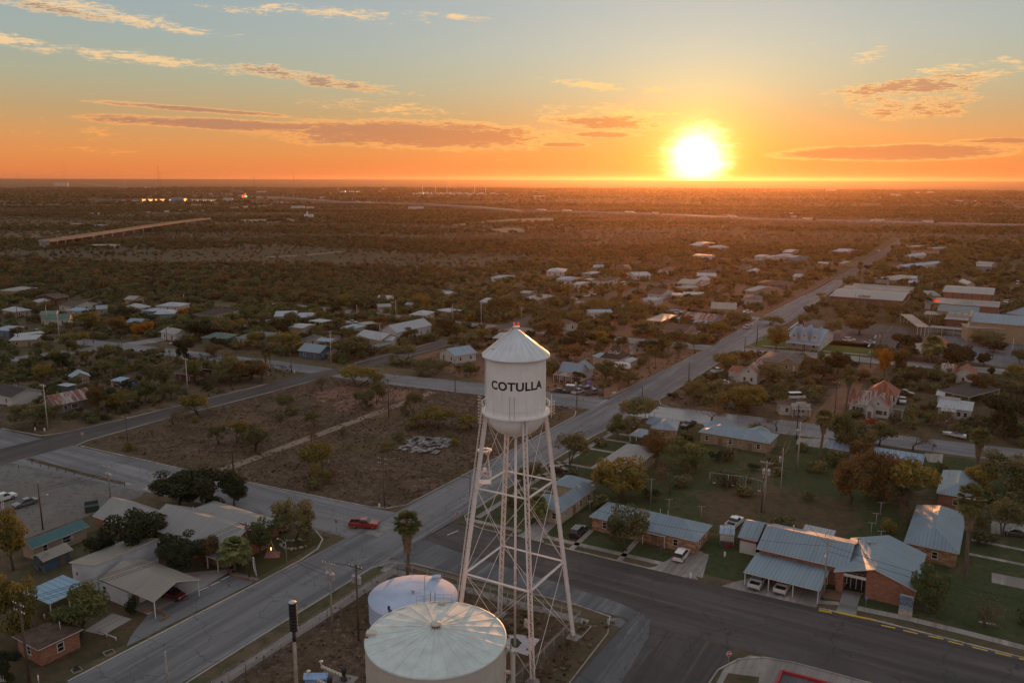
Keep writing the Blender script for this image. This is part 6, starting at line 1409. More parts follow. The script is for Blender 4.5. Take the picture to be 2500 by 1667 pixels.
# ------------------------------------------------------------------ vehicles
for v in (
 ('pickup','red','red pickup truck with dark bed turning at the street crossing','b',848,270,1095,278),
 ('pickup','maroon','dark red pickup parked behind the olive tree on the corner lot','b',170,338,320,300),
 ('suv','black','black suv parked nose in on the driveway beside the bungalow','c',665,372,750,290),
 ('suv','white','white suv with roof rack parked in front of the mottled brick bungalow','c',1520,570,1592,482),
 ('pickup','white','white pickup parked behind the white storage shed','c',1950,300,2032,225),
 ('pickup','white','white pickup under the metal carport, left of the pair','d',145,775,192,705),
 ('pickup','white','white pickup under the metal carport, right of the pair','d',355,815,402,742),
 ('sedan','dgrey','dark sedan parked on a concrete pad at the right edge','d',2360,355,2205,328),
 ('sedan','grey','grey sedan parked alone on the cracked parking apron','a',285,72,130,118),
 ('suv','white','white suv cut by the left edge on the cracked parking apron','a',-20,72,78,42),
 ('sedan','maroon','dark red car parked under the broad tan carport','a',1330,818,1500,868),
 ('suv','black','black suv between trees beside the main street housing','g',520,1082,650,1085),
 ('pickup','black','black pickup on the shiny street driveway by the blue roofed house','g',1778,665,1698,702),
 ('sedan','black','black sedan leftmost in the crowded row at the corner','B',460,905,212,895),
 ('sedan','silver','silver blue hatchback in the crowded corner row','B',815,890,602,945),
 ('suv','dgrey','dark suv behind the grey pickup in the crowded corner row','B',835,880,965,850),
 ('sedan','silver','pale car tucked behind the hatchback in the crowded corner row','B',715,860,818,825),
 ('pickup','grey','grey crew cab pickup rightmost in the crowded corner row','B',845,950,1205,915),
 ('pickup','white','white pickup beside the rust roofed gabled house','g',1955,215,2035,195),
 ('pickup','white','white pickup by the wire fence left of the palm lot','g',1992,320,2108,312),
 ('sedan','black','black car parked beside the fenced white pickup','g',2120,322,2240,320),
 ('van','white','white passenger van with dark windows behind the false fronted shop','h',410,405,560,402),
 ('sedan','red','bright red car half hidden below the steep gabled house','h',1075,598,1182,612),
 ('pickup','silver','pale pickup facing the street beside the rusted roof house','h',1350,408,1358,465),
 ('pickup','dgrey','old dark pickup parked on dirt behind the pale pickup','h',1322,365,1425,382),
 ('pickup','maroon','red pickup parked on grass beside the white church hall','j',1562,668,1678,672),
 ('pickup','silver','silver pickup parked against the cream bungalow','j',1675,515,1595,512),
 ('suv','black','black suv parked left of the cream bungalow','j',1445,505,1370,500),
 ('suv','silver','silver suv parked under trees north of the far road','j',1215,460,1165,455),
 ('sedan','dgrey','dark car beside the silver suv under the trees','j',1242,492,1190,490),
 ('pickup','white','white pickup beside the tan canopy on posts','j',905,535,978,538),
 ('sedan','dgrey','dark car half hidden by the golden trees on the left','j',272,748,190,745),
 ('sedan','grey','grey car parked by the flat white roofs at the left','i',362,612,280,608),
 ('sedan','silver','silver car beside the striped carport house','i',1572,722,1530,720),
 ('van','white','white van parked alone by the large white boarded house','k',1175,340,1138,345),
 ('suv','white','white suv left of the pair on the bare dirt lot','k',800,448,860,444),
 ('suv','white','white suv right of the pair on the bare dirt lot','k',862,434,917,430),
 ('suv','white','white suv parked by the dirt street below the pair','k',690,478,752,476),
 ('sedan','dgrey','dark car beside the white suv at the dirt street','k',612,472,688,472),
 ('sedan','black','black car parked near the round green tree','k',332,528,412,524),
 ('suv','black','black suv parked at the main street kerb before the pinkish house','k',2048,800,1925,798),
 ('suv','silver','patrol style white roofed suv driving on the main street','k',2285,715,2222,735),
 ('sedan','black','black car behind the big tree beside the main street','k',2108,735,2148,738),
 ('suv','white','white suv behind the rusted red roof, left one','k',1620,592,1668,594),
 ('suv','white','white suv behind the rusted red roof, right one','k',1664,606,1706,602),
 ('sedan','tan','tan car in the sunlit gap beside the tan carport','k',1615,670,1565,668),
 ('sedan','white','white sedan on the drive right of the cream house','k',2300,590,2225,588),
 ('pickup','dgrey','dark pickup on the lane near the white farmhouse','k',1232,505,1306,500),
 ('suv','white','white suv left of the silver sedan by the three gabled farmhouse','l',872,775,965,775),
 ('sedan','silver','silver sedan on the lawn edge by the three gabled farmhouse','l',1132,800,1035,790),
 ('pickup','grey','grey pickup driving on the main street below the farmhouse','l',105,660,48,682),
 ('sedan','silver','silver car parked beside the small street tree left of the main street','l',50,542,122,542),
 ('suv','white','white suv behind the gymnasium, rear one of the pair','l',2175,462,2262,464),
 ('suv','white','white suv behind the gymnasium, front one of the pair','l',2178,480,2252,480),
 ('van','white','white box van parked at the far right lane','l',2300,330,2300,292),
 ('suv','white','white suv coming down the main street from its far end','l',1165,38,1158,48)):
    V(*v)
# semi trailers on the highway
def semi(fr, x, y, lab, right=True, colr='white'):
    px_ = Q(fr, x, y)[0]; hp = [P(f_, a, b) for f_, a, b in HW]
    for A_, B_ in zip(hp, hp[1:]):
        xa, xb = PX(A_)[0], PX(B_)[0]
        if min(xa, xb) <= px_ <= max(xa, xb):
            lo, hi = (A_, B_) if xa < xb else (B_, A_)
            for _ in range(30):
                mid = (lo+hi)/2
                if PX(mid)[0] < px_: lo = mid
                else: hi = mid
            p = mid; d = (B_-A_) if xa < xb else (A_-B_); break
    az = atan2(d.y, d.x) if right else atan2(-d.y, -d.x)
    nn = Vector((-d.y, d.x, 0)).normalized(); p = p+nn*(-3 if right else 3)
    t = thing('semi_truck', lab, 'semi truck', (p.x, p.y, 2.6), az, 'semi trucks on the highway')
    MB().box((-3.5,0,2.75), (15.5,2.6,2.9)).build('trailer', MT['white_siding'], t); b = MB(); b.box((6.6,0,2.2), (3.2,2.5,2.9)).box((8.9,0,1.5), (2.2,2.2,1.4)); b.build('cab', cpaint(colr, PC[colr]), t); MB().box((8.25,0,2.9), (.2,2.1,.8)).build('windscreen', m_glass, t)
    for x_ in (-10,-8.7,4.4,5.7,9.2):
        for s_ in (-1,1): MB().tube((x_, s_*1.15-.15, .55), (x_, s_*1.15+.15, .55), .53, .53, 12).build('wheel', m_tyre, t)
for i, (fr, x, y, r, c) in enumerate((('o',90,499,True,'white'), ('o',318,505,True,'white'), ('o',870,521,True,'white'), ('o',1110,531,True,'red'), ('o',1780,557,True,'white'), ('p',460,581,True,'black'), ('p',1050,592,False,'white'), ('p',1525,610,True,'black'), ('n',765,390,True,'white'), ('n',848,395,True,'white'))):
    semi(fr, x, y, ('white trailer truck on the highway, '+['leftmost of the highway group','second from the left','small one third from the left','with red cab in the sun glow','right of the sun glow','with dark cab before the right third','heading left with nose shroud','rightmost with dark cab','far away left one of two','far away right one of two'][i]), r, c)
# ------------------------------------------------------------------ poles and lines
PL = {}
def pl(k, *a, **kw): PL[k] = pole(*a, **kw)
pl('a1','a',352,310,-75,'dark bare pole with small lamp on the parking apron',lamp=.3,h=None); pl('a2','e',975,1325,1035,'weathered pole with crossarm and two pale transformers by the apron',arm=1,trf=2,m=m_polelt)
pl('a3','a',240,1570,905,'tall pole with two crowded crossarms at the bottom left',arm=2,m=m_pole,r=.2); pl('a4','a',2042,700,250,'slim pole with crossarm behind the feathery palm',arm=1,r=.12); 
pl('a5','a',1385,1690,1315,'short pale wooden post at the bottom street edge',m=m_polelt,r=.16)
pl('b1','b',710,1155,570,'weathered pole with crossarm and two transformers beside the pavement',arm=1,trf=2,m=m_polelt); pl('b2','b',925,1215,595,'dark pole with transformers inside the tank yard fence',arm=1,trf=2,m=m_pole)
pole('b',337,605,408,'thin curved pale street lamp on the corner lawn',lamp=pi,m=m_galv,r=.06)
pl('b4','u',215,880,455,'thin dark pole at the main street kerb left of the tower',r=.1); pl('f1','f',1225,1410,965,'thin dark pole with two small crossarms on the lot corner',arm=2,r=.12)
pl('e1','e',425,720,318,'pale leaning pole with lamp beside the rusted tin house',arm=1,lamp=pi,m=m_polecon); pl('e2','e',1130,850,602,'thin dark pole with crossarm inside the brown lot edge',arm=1,r=.12); pl('e3','e',1662,415,88,'pale pole with crossarm beside the back street bend',arm=1,m=m_polecon)
pl('e4','e',2062,1100,700,'dark pole with crossarm beside the gravel alley mouth',arm=1); pole('e',1518,368,228,'short pale lamp post before the dark red house',lamp=pi,m=m_polecon,r=.09); pl('i1','i',1090,880,670,'dark pole with flag by the left road junction',r=.14)
pl('f2','f',1265,610,268,'dark pole with crossarm and box beside the gravel alley',arm=1); pl('f3','f',1850,388,95,'plain dark pole at the second cross street kerb',r=.14); pl('f4','f',405,218,48,'plain dark pole left of the blue cottage corner',r=.14); pl('j1','j',755,905,605,'pale pole with crossarm in front of the blue cottage',arm=1,m=m_polecon)
pl('g1','g',753,515,250,'dark pole with crossarm at the lot corner by the main street',arm=1,trf=1); pl('g2','g',985,432,240,'dark pole with street lamp over the crowded corner row',lamp=0.0,m=m_pole,r=.12); pl('g3','g',1328,560,338,'black pole rising behind the kerbside tree',r=.16,m=m_black); pl('g4','g',1740,330,122,'black pole behind the leaning tree on the main street',r=.16,m=m_black); pl('g5','g',2042,100,8,'plain dark pole near the round golden tree',r=.14)
pl('h1','h',485,740,458,'black leaning pole at the tan brick house drive',r=.17,m=m_black); pl('h2','h',492,998,610,'pale pole with one transformer on the big lawn',trf=1,m=m_polecon); pl('h3','h',352,1212,828,'thin pale pole with transformer behind the swing set',trf=1,m=m_polecon,r=.1); pl('h4','h',217,1347,925,'weathered pole with two transformers beside the bare yard',arm=1,trf=2,m=m_polelt,r=.2); pole('h',196,1345,1060,'dark stub pole touching the weathered transformer pole',m=m_pole,r=.15)
pl('h5','h',798,548,275,'dark pole with crossarm beside the palm and false fronted shop',arm=1); pole('h',640,478,350,'small lamp post behind the false fronted shop',lamp=pi,m=m_pole,r=.08); pl('h6','h',998,135,28,'dark pole by the third cross street',r=.14)
pl('d1','d',706,862,378,'weathered pole with lamp in front of the metal carport',arm=1,lamp=pi*1.5,m=m_polelt)
for k_, fr, xb, yb, yt, lab, kw in (
 ('i2','i',528,700,448,'pale pole beside the white gabled house on the left',dict(m=m_polecon)), ('i3','i',420,560,378,'pale pole behind the white gabled house on the left',dict(m=m_polecon)), ('i4','i',825,712,582,'dark pole at the left road bend',{}), ('i5','i',985,632,498,'slim pole with lamp between russet trees on the left',dict(lamp=0.0,r=.1)), ('i6','i',635,400,250,'slim dark pole before the brown shingled house',{}), ('i7','i',165,720,590,'dark pole before the low blue house',{}),
 ('i8','i',1635,400,262,'pole with transformer right of the long white house',dict(trf=1)), ('i9','i',2048,300,232,'pole with crossarm at the brush edge',dict(arm=1)), ('i10','i',1475,700,580,'dark pole before the striped carport house',{}), ('i11','i',1405,842,712,'slim pole with lamp on the left vacant corner',dict(lamp=pi,r=.1)), ('i12','i',8,530,358,'dark pole at the very left edge',{}), ('i13','i',155,500,388,'dark pole before the pale hip roofed house',{}),
 ('j2','j',1190,782,538,'pale pole with crossarm right of the green canopy',dict(arm=1,m=m_polecon)), ('j3','j',1155,782,608,'plain pale pole left of the crossarm pole by the green canopy',dict(m=m_polecon)), ('j4','j',985,520,378,'pale pole behind the white pickup',dict(m=m_polecon)), ('j5','j',1328,490,338,'pale pole left of the cream bungalow',dict(m=m_polecon)), ('j6','j',1830,550,368,'pole with transformer over the dark bushes',dict(trf=1,m=m_polecon)), ('j7','j',2080,572,348,'tall pale pole above the bare ground left of the tower',dict(m=m_polecon)), ('j8','j',1515,132,28,'lone slim pole standing in the open brush',dict(m=m_polecon,r=.12)), ('j9','j',1532,505,425,'dark pole in front of the cream bungalow',{}),
 ('k1','k',500,532,333,'pole with crossarm by the round green tree',dict(arm=1)), ('k2','k',960,422,180,'tall pole before the large white boarded house',dict(arm=1)), ('k3','k',1298,372,168,'tall pole behind the white farmhouse trees',dict(arm=1)), ('k4','k',1397,602,468,'pole with transformer beside the red dirt lane',dict(trf=1)), ('k5','k',1505,242,128,'pole with crossarm in the sun glow',dict(arm=1)), ('k6','k',1088,792,608,'pole with crossarm above the mid block trees',dict(arm=1)), ('k7','k',805,802,668,'slim pole with crossarm behind the tank roof trees',dict(arm=1,r=.11)),
 ('k8','k',1910,855,648,'plain pole right of the pinkish house',{}), ('k9','k',2236,942,798,'dark pole at the main street kerb by the far crossing',dict(m=m_black)), ('k10','k',1762,202,98,'slim pole against the glowing brush',{}), ('k11','k',2345,852,690,'dark pole on the main street opposite the pinkish house',{}), ('k12','k',265,650,540,'pale pole with two arms beside the left lane',dict(arm=2,m=m_polecon)),
 ('l1','l',158,822,648,'dark pole at the farmhouse lawn corner',dict(lamp=pi,m=m_black)), ('l2','l',60,885,742,'pole with small sign box near the farmhouse crossing',{}), ('l3','l',868,622,458,'lamp post with twin heads in the parking lot',dict(lamp=0.0,r=.1)), ('l4','l',958,552,393,'thin pole at the parking lot entrance',dict(r=.1)), ('l5','l',1168,872,700,'dark pole with transformer right of the farmhouse lawn',dict(trf=1)), ('l6','l',1090,1000,828,'dark pole with transformer at the alley mouth',dict(trf=1)), ('l7','l',2248,922,758,'pale pole by the paved yard at the right',dict(m=m_polecon)), ('l8','l',1575,342,228,'pole with crossarm behind the school rows',dict(arm=1)), ('l9','l',2235,128,28,'slim pole above the right edge trees',{}), ('l10','l',1282,492,438,'short lamp post at the school wall end',dict(r=.08)), ('l11','l',1525,522,385,'slim pole beside the kiosk',dict(r=.1)), ('l12','l',780,470,360,'slim pole at the school front left end',dict(r=.1))):
    pl(k_, fr, xb, yb, yt, lab, **kw)
def tops(*ks): return [PL[k] for k in ks]
A3 = ((-1.1,0), (-.5,0), (.5,0), (1.1,0))
line('four strand power line from bottom left pole along the main street', [(S(30,-103), 11, ROTG)]+tops('a3','a4'), A3, 1.2, -.15)
line('power line crossing the apron towards the transformer pole', tops('a1','a2'), ((0,-1),(0,-1.6)), .8)
line('long black line from the transformer pole to the alley pole', tops('a2','e4','f2'), ((-.8,0),(.8,0)), 1)
line('power line following the alley poles northwards', tops('f2','f3'), ((-.3,0),(.3,0)), 1)
line('triple line over the back street between the pale poles', tops('e1','e3','j1','j2'), A3, 1.2)
line('line linking the tank yard poles with the corner pole', tops('b1','b2'), ((-.6,0),(.6,0)), .5); line('sagging line from the tank yard pole over the main street', tops('b1','a4'), ((0,-1.5),(.3,-2.2)), 1.2)
line('lines from the thin kerb pole across the main street', tops('b4','f1'), ((-.6,-1),(.6,-1)), .8); line('line from the lot corner pole past the tower', tops('f1','g1'), ((-.9,0),(.9,0)), 1)
line('bundle of lines from the bare yard pole up the alley', tops('h4','h2','h5','l6','l5'), A3, 1.2); line('second bundle of lines past the thin transformer pole', tops('h4','h3','h1','h5'), ((-.4,-.6),(.4,-.6)), 1.2); line('single line sagging from the bare yard pole to the office pole', tops('h4','d1'), ((0,-1),), 1.5); line('thin line running right from the office pole over the shrubs', tops('d1')+[(S(133,40), 8, ROTG)], ((0,-1),(.3,-2)), 1.2); line('thin line from the office pole leftwards above the bungalow', tops('d1')+[(S(134,-62), 7, ROTG)], ((0,-1.2),), 1.2)
line('power line above the white boarded house row', tops('k12','k1','k2','k3','k5','k10'), A3, 1); line('line along the red dirt lane poles', tops('k6','k4'), ((-.5,0),(.5,0)), 1); line('line along the main street left side poles', tops('g2','g1'), ((0,0),), 1); line('line behind the school rows', tops('l5','l8','l9'), ((-.8,0),(.8,0)), 1)
line('line above the left neighbourhood roofs', tops('i2','i5','i8','i9'), ((-.8,0),(.8,0)), 1); line('line over the central bungalows', tops('j2','j5','j6','j7'), ((-.8,0),(.8,0)), 1)
# outdoor warning siren on its pole
def siren():
    p = G(731,1795); h = zsolve(p.x, p.y, 1469); t = thing('warning_siren', 'black stacked cylinder siren on a wooden pole in the foreground', 'siren', (p.x, p.y, 0))
    MB().tube((0,0,0), (0,0,h-4.4), .2, .18, 10).tube((-.25,0,0), (-.25,0,h-4.6), .035, .035, 5).build('pole', m_polelt, t)
    b = MB(); b.tube((0,0,h-5), (0,0,h-3.6), .22, .22, 8); b.box((0,0,h-3.75), (1.0,.1,.06)).box((0,0,h-3.75), (.1,1.0,.06)); b.build('bracket', m_dark, t)
    for k in range(9): MB().lathe([(.0,0), (.34,.0), (.46,.05), (.47,.3), (.34,.36), (.0,.36)], (0,0,h-3.6+k*.4), 18).build('siren_ring', m_black, t)
    MB().lathe([(.46,0), (.46,.06), (0,.1)], (0,0,h-.02), 18).build('cap', m_trf, t)
    for k in range(9): MB().tube((.46,-.1,h-3.42+k*.4), (.56,-.12,h-3.42+k*.4), .05, .05, 6).build('driver', m_trf, t)
siren()
# ------------------------------------------------------------------ signs
def text_mesh(s, size, m, parent, M_, ext=.01, bold=0):
    cu = bpy.data.curves.new('lettering', 'FONT'); cu.body = s; cu.size = size; cu.align_x = 'CENTER'; cu.align_y = 'CENTER'; cu.extrude = ext; cu.offset = bold
    to = bpy.data.objects.new('lettering', cu); COL.objects.link(to); me = bpy.data.meshes.new_from_object(to.evaluated_get(bpy.context.evaluated_depsgraph_get())); bpy.data.objects.remove(to)
    me.transform(M_); me.materials.clear(); me.materials.append(m); o = bpy.data.objects.new('lettering', me); COL.objects.link(o); o.parent = parent; return o
m_stop = mat('stop_sign_red', (.38,.02,.03), .4, 0, .05); m_signw = mat('sign_white', (.7,.7,.7), .5, 0, .05); m_signb = mat('handicap_blue', (.03,.12,.5), .5, 0, .05)
def stop_sign(fr, x, y, face, lab, txt=True, backc=False, h=2.3, r=.42):
    p = P(fr, x, y); t = thing('stop_sign', lab, 'stop sign', (p.x, p.y, 0), face, 'stop signs at street corners'); MB().tube((0,0,0), (0,0,h+.2), .035, .03, 6).build('post', m_galv, t)
    o8 = lambda R_, yy: [(R_*cos(pi/8+k*pi/4), yy, h+R_*sin(pi/8+k*pi/4)) for k in range(8)]
    b = MB(); a, c = o8(r, -.05), o8(r, -.02); b.add(a+c, [tuple(range(8)), tuple(range(15, 7, -1))]+[(k, 8+k, 8+(k+1) % 8, (k+1) % 8) for k in range(8)]); b.build('sign_plate', m_signw if not backc else m_galv, t)
    if txt:
        b = MB(); b.poly(o8(r*.92, -.056)); b.build('red_face', m_stop, t); text_mesh('STOP', .36, m_signw, t, Matrix.Translation((0,-.062,h)) @ Matrix.Rotation(pi/2, 4, 'X'), .002, .012)
stop_sign('c', 1938, 1450, .25, 'red STOP sign on the paved corner at the bottom right'); stop_sign('e', 735, 832, -.3, 'red STOP sign at the far left crossing', True); stop_sign('b', 1738, 262, .1, 'red STOP sign on yellow post left of the tower', True); stop_sign('b', 746, 335, -.5, 'STOP sign seen from behind at the corner lawn', False, True); stop_sign('f', 478, 245, .2, 'STOP sign seen from behind near the blue cottage', False, True); stop_sign('g', 805, 515, .2, 'STOP sign edge on at the green corner by the main street', False, True)
def small_sign(fr, x, y, lab, w, h, z, m, txt=None, cat='sign', name='sign'):
    p = P(fr, x, y); t = thing(name, lab, cat, (p.x, p.y, 0), -.1); MB().tube((0,0,0), (0,0,z+h/2), .03, .03, 6).build('post', m_galv, t); MB().box((0,-.05,z), (w,.03,h)).build('sign_plate', m, t)
    if txt: text_mesh(txt[0], txt[1], txt[2], t, Matrix.Translation((0,-.075,z)) @ Matrix.Rotation(pi/2, 4, 'X'), .002, .01)
    return t
t = small_sign('d', 1052, 942, 'blue disabled parking sign on the lawn before the brick wall', .42, .6, 1.6, m_signb)
b = MB(); b.lathe([(.05,-.01), (.05,.01)], (.0,-.08,1.78), 8); b.path([(-.0,-.08,1.72), (.0,-.08,1.56), (.1,-.08,1.56), (.13,-.08,1.44)], .02, 4); b.path([(-.02+.1*cos(a), -.08, 1.5+.1*sin(a)) for a in [pi*.55+k*.4 for k in range(10)]], .015, 4); b.build('wheelchair_symbol', m_signw, t)
t = small_sign('d', 1545, 975, 'small white notice plate in the shrubs right of the monument sign', .5, .62, 1.1, m_signw); MB().box((0,-.08,1.12), (.28,.01,.34)).build('grey_print', m_galv, t)
small_sign('e', 1548, 378, 'small white and red marker post by the back street', .2, .6, .6, m_signw)
def monument():
    p = P('d', 1375, 1015); p2 = P('d', 1435, 1030); q = P('d', 1318, 1002); d = (P('d', 1430, 1030)-q); az = atan2(d.y, d.x); L = d.length
    c = (q+P('d', 1430, 1030))/2; t = thing('monument_sign', 'blue grey monument sign on a pale stone base before the brick office', 'sign', (c.x, c.y, 0), az)
    MB().box((0,.25,.5), (L,.55,1.0)).build('stone_base', mat('pale_stone_blocks', (.45,.40,.34), .9, 0, .2, 3, 'brick', bw=.35, bh=.22, mo=(.2,.17,.14), col2=(.58,.53,.47)), t)
    MB().box((0,.25,2.15), (L*.98,.3,2.25)).build('panel', mat('sign_panel_blue_grey', (.22,.30,.36), .5, 0, .06, 1), t)
    m = mat('navy_lettering', (.02,.03,.07), .5)
    for i, s in enumerate(('HOUSING', 'AUTHORITY', 'CITY OF COTULLA', '101 S. MAIN ST', '830 879 2204')): text_mesh(s, .33, m, t, Matrix.Translation((0,.095,2.95-i*.3)) @ Matrix.Rotation(pi/2, 4, 'X'), .002, .012)
monument()
# feather banner
p = P('a', 2112, 735); t = thing('feather_banner', 'tall narrow white and blue feather banner leaning beside the palm', 'banner', (p.x, p.y, 0), ROTG); hb = 4.2
MB().path([(0,0,0), (-.12,0,1.2), (-.4,0,3), (-.5,0,4.1)], .03, 5).build('banner_pole', m_galv, t); b = MB()
for k in range(8):
    z0, z1 = 1.0+k*.4, 1.4+k*.4; w0 = .35+.25*sin(k/8*pi); w1 = .35+.25*sin((k+1)/8*pi); x0, x1 = -.1-.05*k, -.15-.05*k
    b.add([(x0,0,z0), (x0-w0,.03,z0+.1), (x1-w1,.03,z1+.1), (x1,0,z1), (x0,.02,z0), (x0-w0,.05,z0+.1), (x1-w1,.05,z1+.1), (x1,.02,z1)], [(0,1,2,3), (7,6,5,4)], 0)
b.build('flag_cloth', m_signw, t); b = MB()
for k in range(7): b.box((-.35-.05*k, -.02, 1.45+k*.38), (.22,.02,.2), ry=.3)
b.build('blue_marks', mat('banner_blue', (.06,.06,.22), .7), t)
# pink paved corner with lamp lit ornament on a frame
sheet('pink_paving', [P('b',150,545), P('b',275,540), P('b',285,490), P('b',190,480), P('b',165,500)], .03, mat('pink_paving', (.32,.16,.13), .9, 0, .2, 2))
p = P('b', 210, 520); t = thing('garden_swing_frame', 'slim frame with small lit lantern on the pink paving', 'garden ornament', (p.x, p.y, 0)); b = MB()
for s_ in (-1,1): b.tube((s_*.9,-.4,0), (0,0,3), .04, .03, 5); b.tube((s_*.9,.4,0), (0,0,3), .04, .03, 5)
b.build('frame', m_galv, t); MB().lathe([(0,.9), (.1,1), (.12,1.4), (0,1.55)], (0,0,0), 8).build('lantern', emat('lantern_glow', (1,.5,.12), 4), t)
# rock border, low rail, footings, small boxes
rr = random.Random(4); b = MB()
for k in range(26):
    a = k/26*2*pi; c = P('b', 400, 432); b.lathe([(0,-.1), (.28,0), (.3,.15), (.15,.3), (0,.33)], (c.x+2.3*cos(a)+rr.gauss(0,.2), c.y+1.9*sin(a)+rr.gauss(0,.2), 0), 6)
tag(b.build('rock_ring', mat('field_stone', (.36,.33,.3), .95, 0, .3, 2)), 'ring of pale stones around the foot of the olive corner tree', 'stone border')
def border(lab, pts, m, name='brick_border'):
    o = strip(name, pts, .35, .35, m, 0, None); tag(o, lab, 'garden border')
m_brd = mat('red_edging_brick', (.24,.11,.08), .9, 0, .3, 3, 'brick')
border('low red brick edging between the palm and the blue forecourt', [P('a',1870,640), P('a',1905,690), P('a',2000,712), P('a',2110,738)], m_brd); border('curved stone edging round the planting by the carport', [P('a',1150,985), P('a',1250,975), P('a',1340,990), P('a',1375,1030), P('a',1310,1062)], m_brd)
t = thing('low_rail', 'low pale log rail lying along the yard pad corner', 'rail', P('a',880,1192)); a, c = P('a',805,1165)-t.location, P('a',950,1220)-t.location
MB().tube(a+Vector((0,0,.5)), c+Vector((0,0,.5)), .1, .1, 6).build('rail', m_polecon, t)
for k in range(3): q = a+(c-a)*k/2; MB().tube(q, q+Vector((0,0,.6)), .13, .13, 6).build('post', m_polecon, t)
sheet('yard_pad', [P('a',690,1140), P('a',850,1175), P('a',1080,1042), P('a',920,995), P('a',780,1080)], .03, m_walk); strip('yard_path', [P('a',250,1335), P('a',420,1250), P('a',640,1145)], 1.0, .03, m_walk)
strip('white_line', [P('a',1630,810), P('a',1710,778)], .2, .01, m_white, .012); strip('white_line', [P('a',1725,768), P('a',1800,735)], .2, .01, m_white, .012); strip('white_line', [P('a',1815,722), P('a',1880,690)], .2, .01, m_white, .012)
for i, (x, y, r_) in enumerate(((895,1318,.9), (630,1462,.8))):
    c = P('a', x, y); o = strip('square_frame', [c+Vector((dx*r_, dy*r_, 0)) for dx, dy in ((-1,0),(0,-1),(1,0),(0,1),(-1,0))], .12, .1, m_walk, 0, None); tag(o, ['pale square meter frame in the lawn nearer the street tree', 'pale square frame with dark box at the bottom lawn'][i], 'ground frame')
c = P('a', 625, 1455); tag(MB().box(c+Vector((0,0,.35)), (.6,.5,.7), .4, taper=.7).build('meter_box', m_dark), 'small dark meter box inside the bottom lawn frame', 'meter box')
c = P('a', 318, 1568); tag(MB().tube(c, c+Vector((0,0,1.3)), .08, .08, 8).tube(c+Vector((0,0,1.3)), c+Vector((0,0,1.5)), .09, .09, 8, 1).build('marker_post', [m_signw, m_stop]), 'white marker post with red top at the bottom left corner', 'marker post')
c = P('a', 20, 1560); t = thing('picket_fence', 'short white picket fence in the bottom left corner', 'fence', c)
for k in range(9): MB().box((-1+k*.22, k*.03, .55), (.1,.03,1.1), .1).build('picket', m_signw, t)
MB().box((-.1,.15,.8), (2,.04,.1), .14).build('rail', m_signw, t)
# dumpster, air conditioner, bins, hydrants
c = P('a', 755, 160); t = thing('dumpster', 'dark green dumpster with open lid behind the hall corner', 'dumpster', c, .5); MB().box((0,0,.7), (2.4,1.5,1.3), taper=1.12).build('bin_body', mat('dumpster_green', (.04,.07,.055), .7, 0, .1, 2), t); MB().box((0,.6,1.6), (2.5,.8,.06), rx=.9).build('lid', m_black, t)
c = P('a', 590, 440); tag(MB().box(c+Vector((0,0,1.5)), (.8,.6,.6), ROTG).box(c+Vector((-.0,-.32,1.5)), (.6,.03,.4), ROTG).build('window_air_conditioner', m_trf), 'white air conditioner on the wall of the teal roofed building', 'air conditioner')
def bin_(fr, x, y, lab, m, h=1.0, w=.55, nm='trash_bin', cat='bin'):
    c = P(fr, x, y); t = thing(nm, lab, cat, c, .3); MB().box((0,0,h/2), (w*.8,w*.8,h), taper=1.2).build('bin_body', m, t); MB().box((0,0,h+.04), (w,w,.08)).build('lid', m_dark, t)
m_rbin = mat('red_bin', (.25,.03,.03), .6); m_gbin = mat('grey_bin', (.1,.1,.11), .6)
for i, (x, y, m_, l_) in enumerate(((1885,450,m_gbin,'dark bin leftmost of the row behind the storage shed'), (1910,455,m_gbin,'dark bin second in the row behind the storage shed'), (1935,458,m_rbin,'red bin third in the row behind the storage shed'), (1962,460,m_rbin,'red bin rightmost of the row behind the storage shed'))): bin_('c', x, y, l_, m_)
bin_('c', 1385, 490, 'dark bin beside the white suv in the planting bed', m_gbin); bin_('u', 445, 960, 'blue grey bin on the concrete drive behind the tower', mat('blue_bin', (.08,.1,.2), .6)); 
def post_box(fr, x, y, lab, m, h=.9, r=.16, nm='marker_box', cat='post'):
    c = P(fr, x, y); tag(MB().lathe([(r,0), (r,h*.8), (r*.8,h), (0,h*1.02)], c, 10).tube(c+Vector((0,0,h*.5)), c+Vector((r*1.6,0,h*.5)), r*.5, r*.5, 6).build(nm, m), lab, cat)
for fr, x, y, l_ in (('c',1631,705,'white utility pedestal on the verge before the bare drive'), ('e',310,725,'white pedestal at the kerb near the rusted tin house'), ('e',394,732,'pale pedestal box beside the leaning lamp pole'), ('f',1180,1408,'pale pedestal at the brown lot corner'), ('f',430,218,'white pedestal near the far dark pole'), ('e',1990,1120,'white pedestal beside the dark oaks'), ('c',1910,530,'white tag on the lawn right of the bungalow')): post_box(fr, x, y, l_, m_signw)
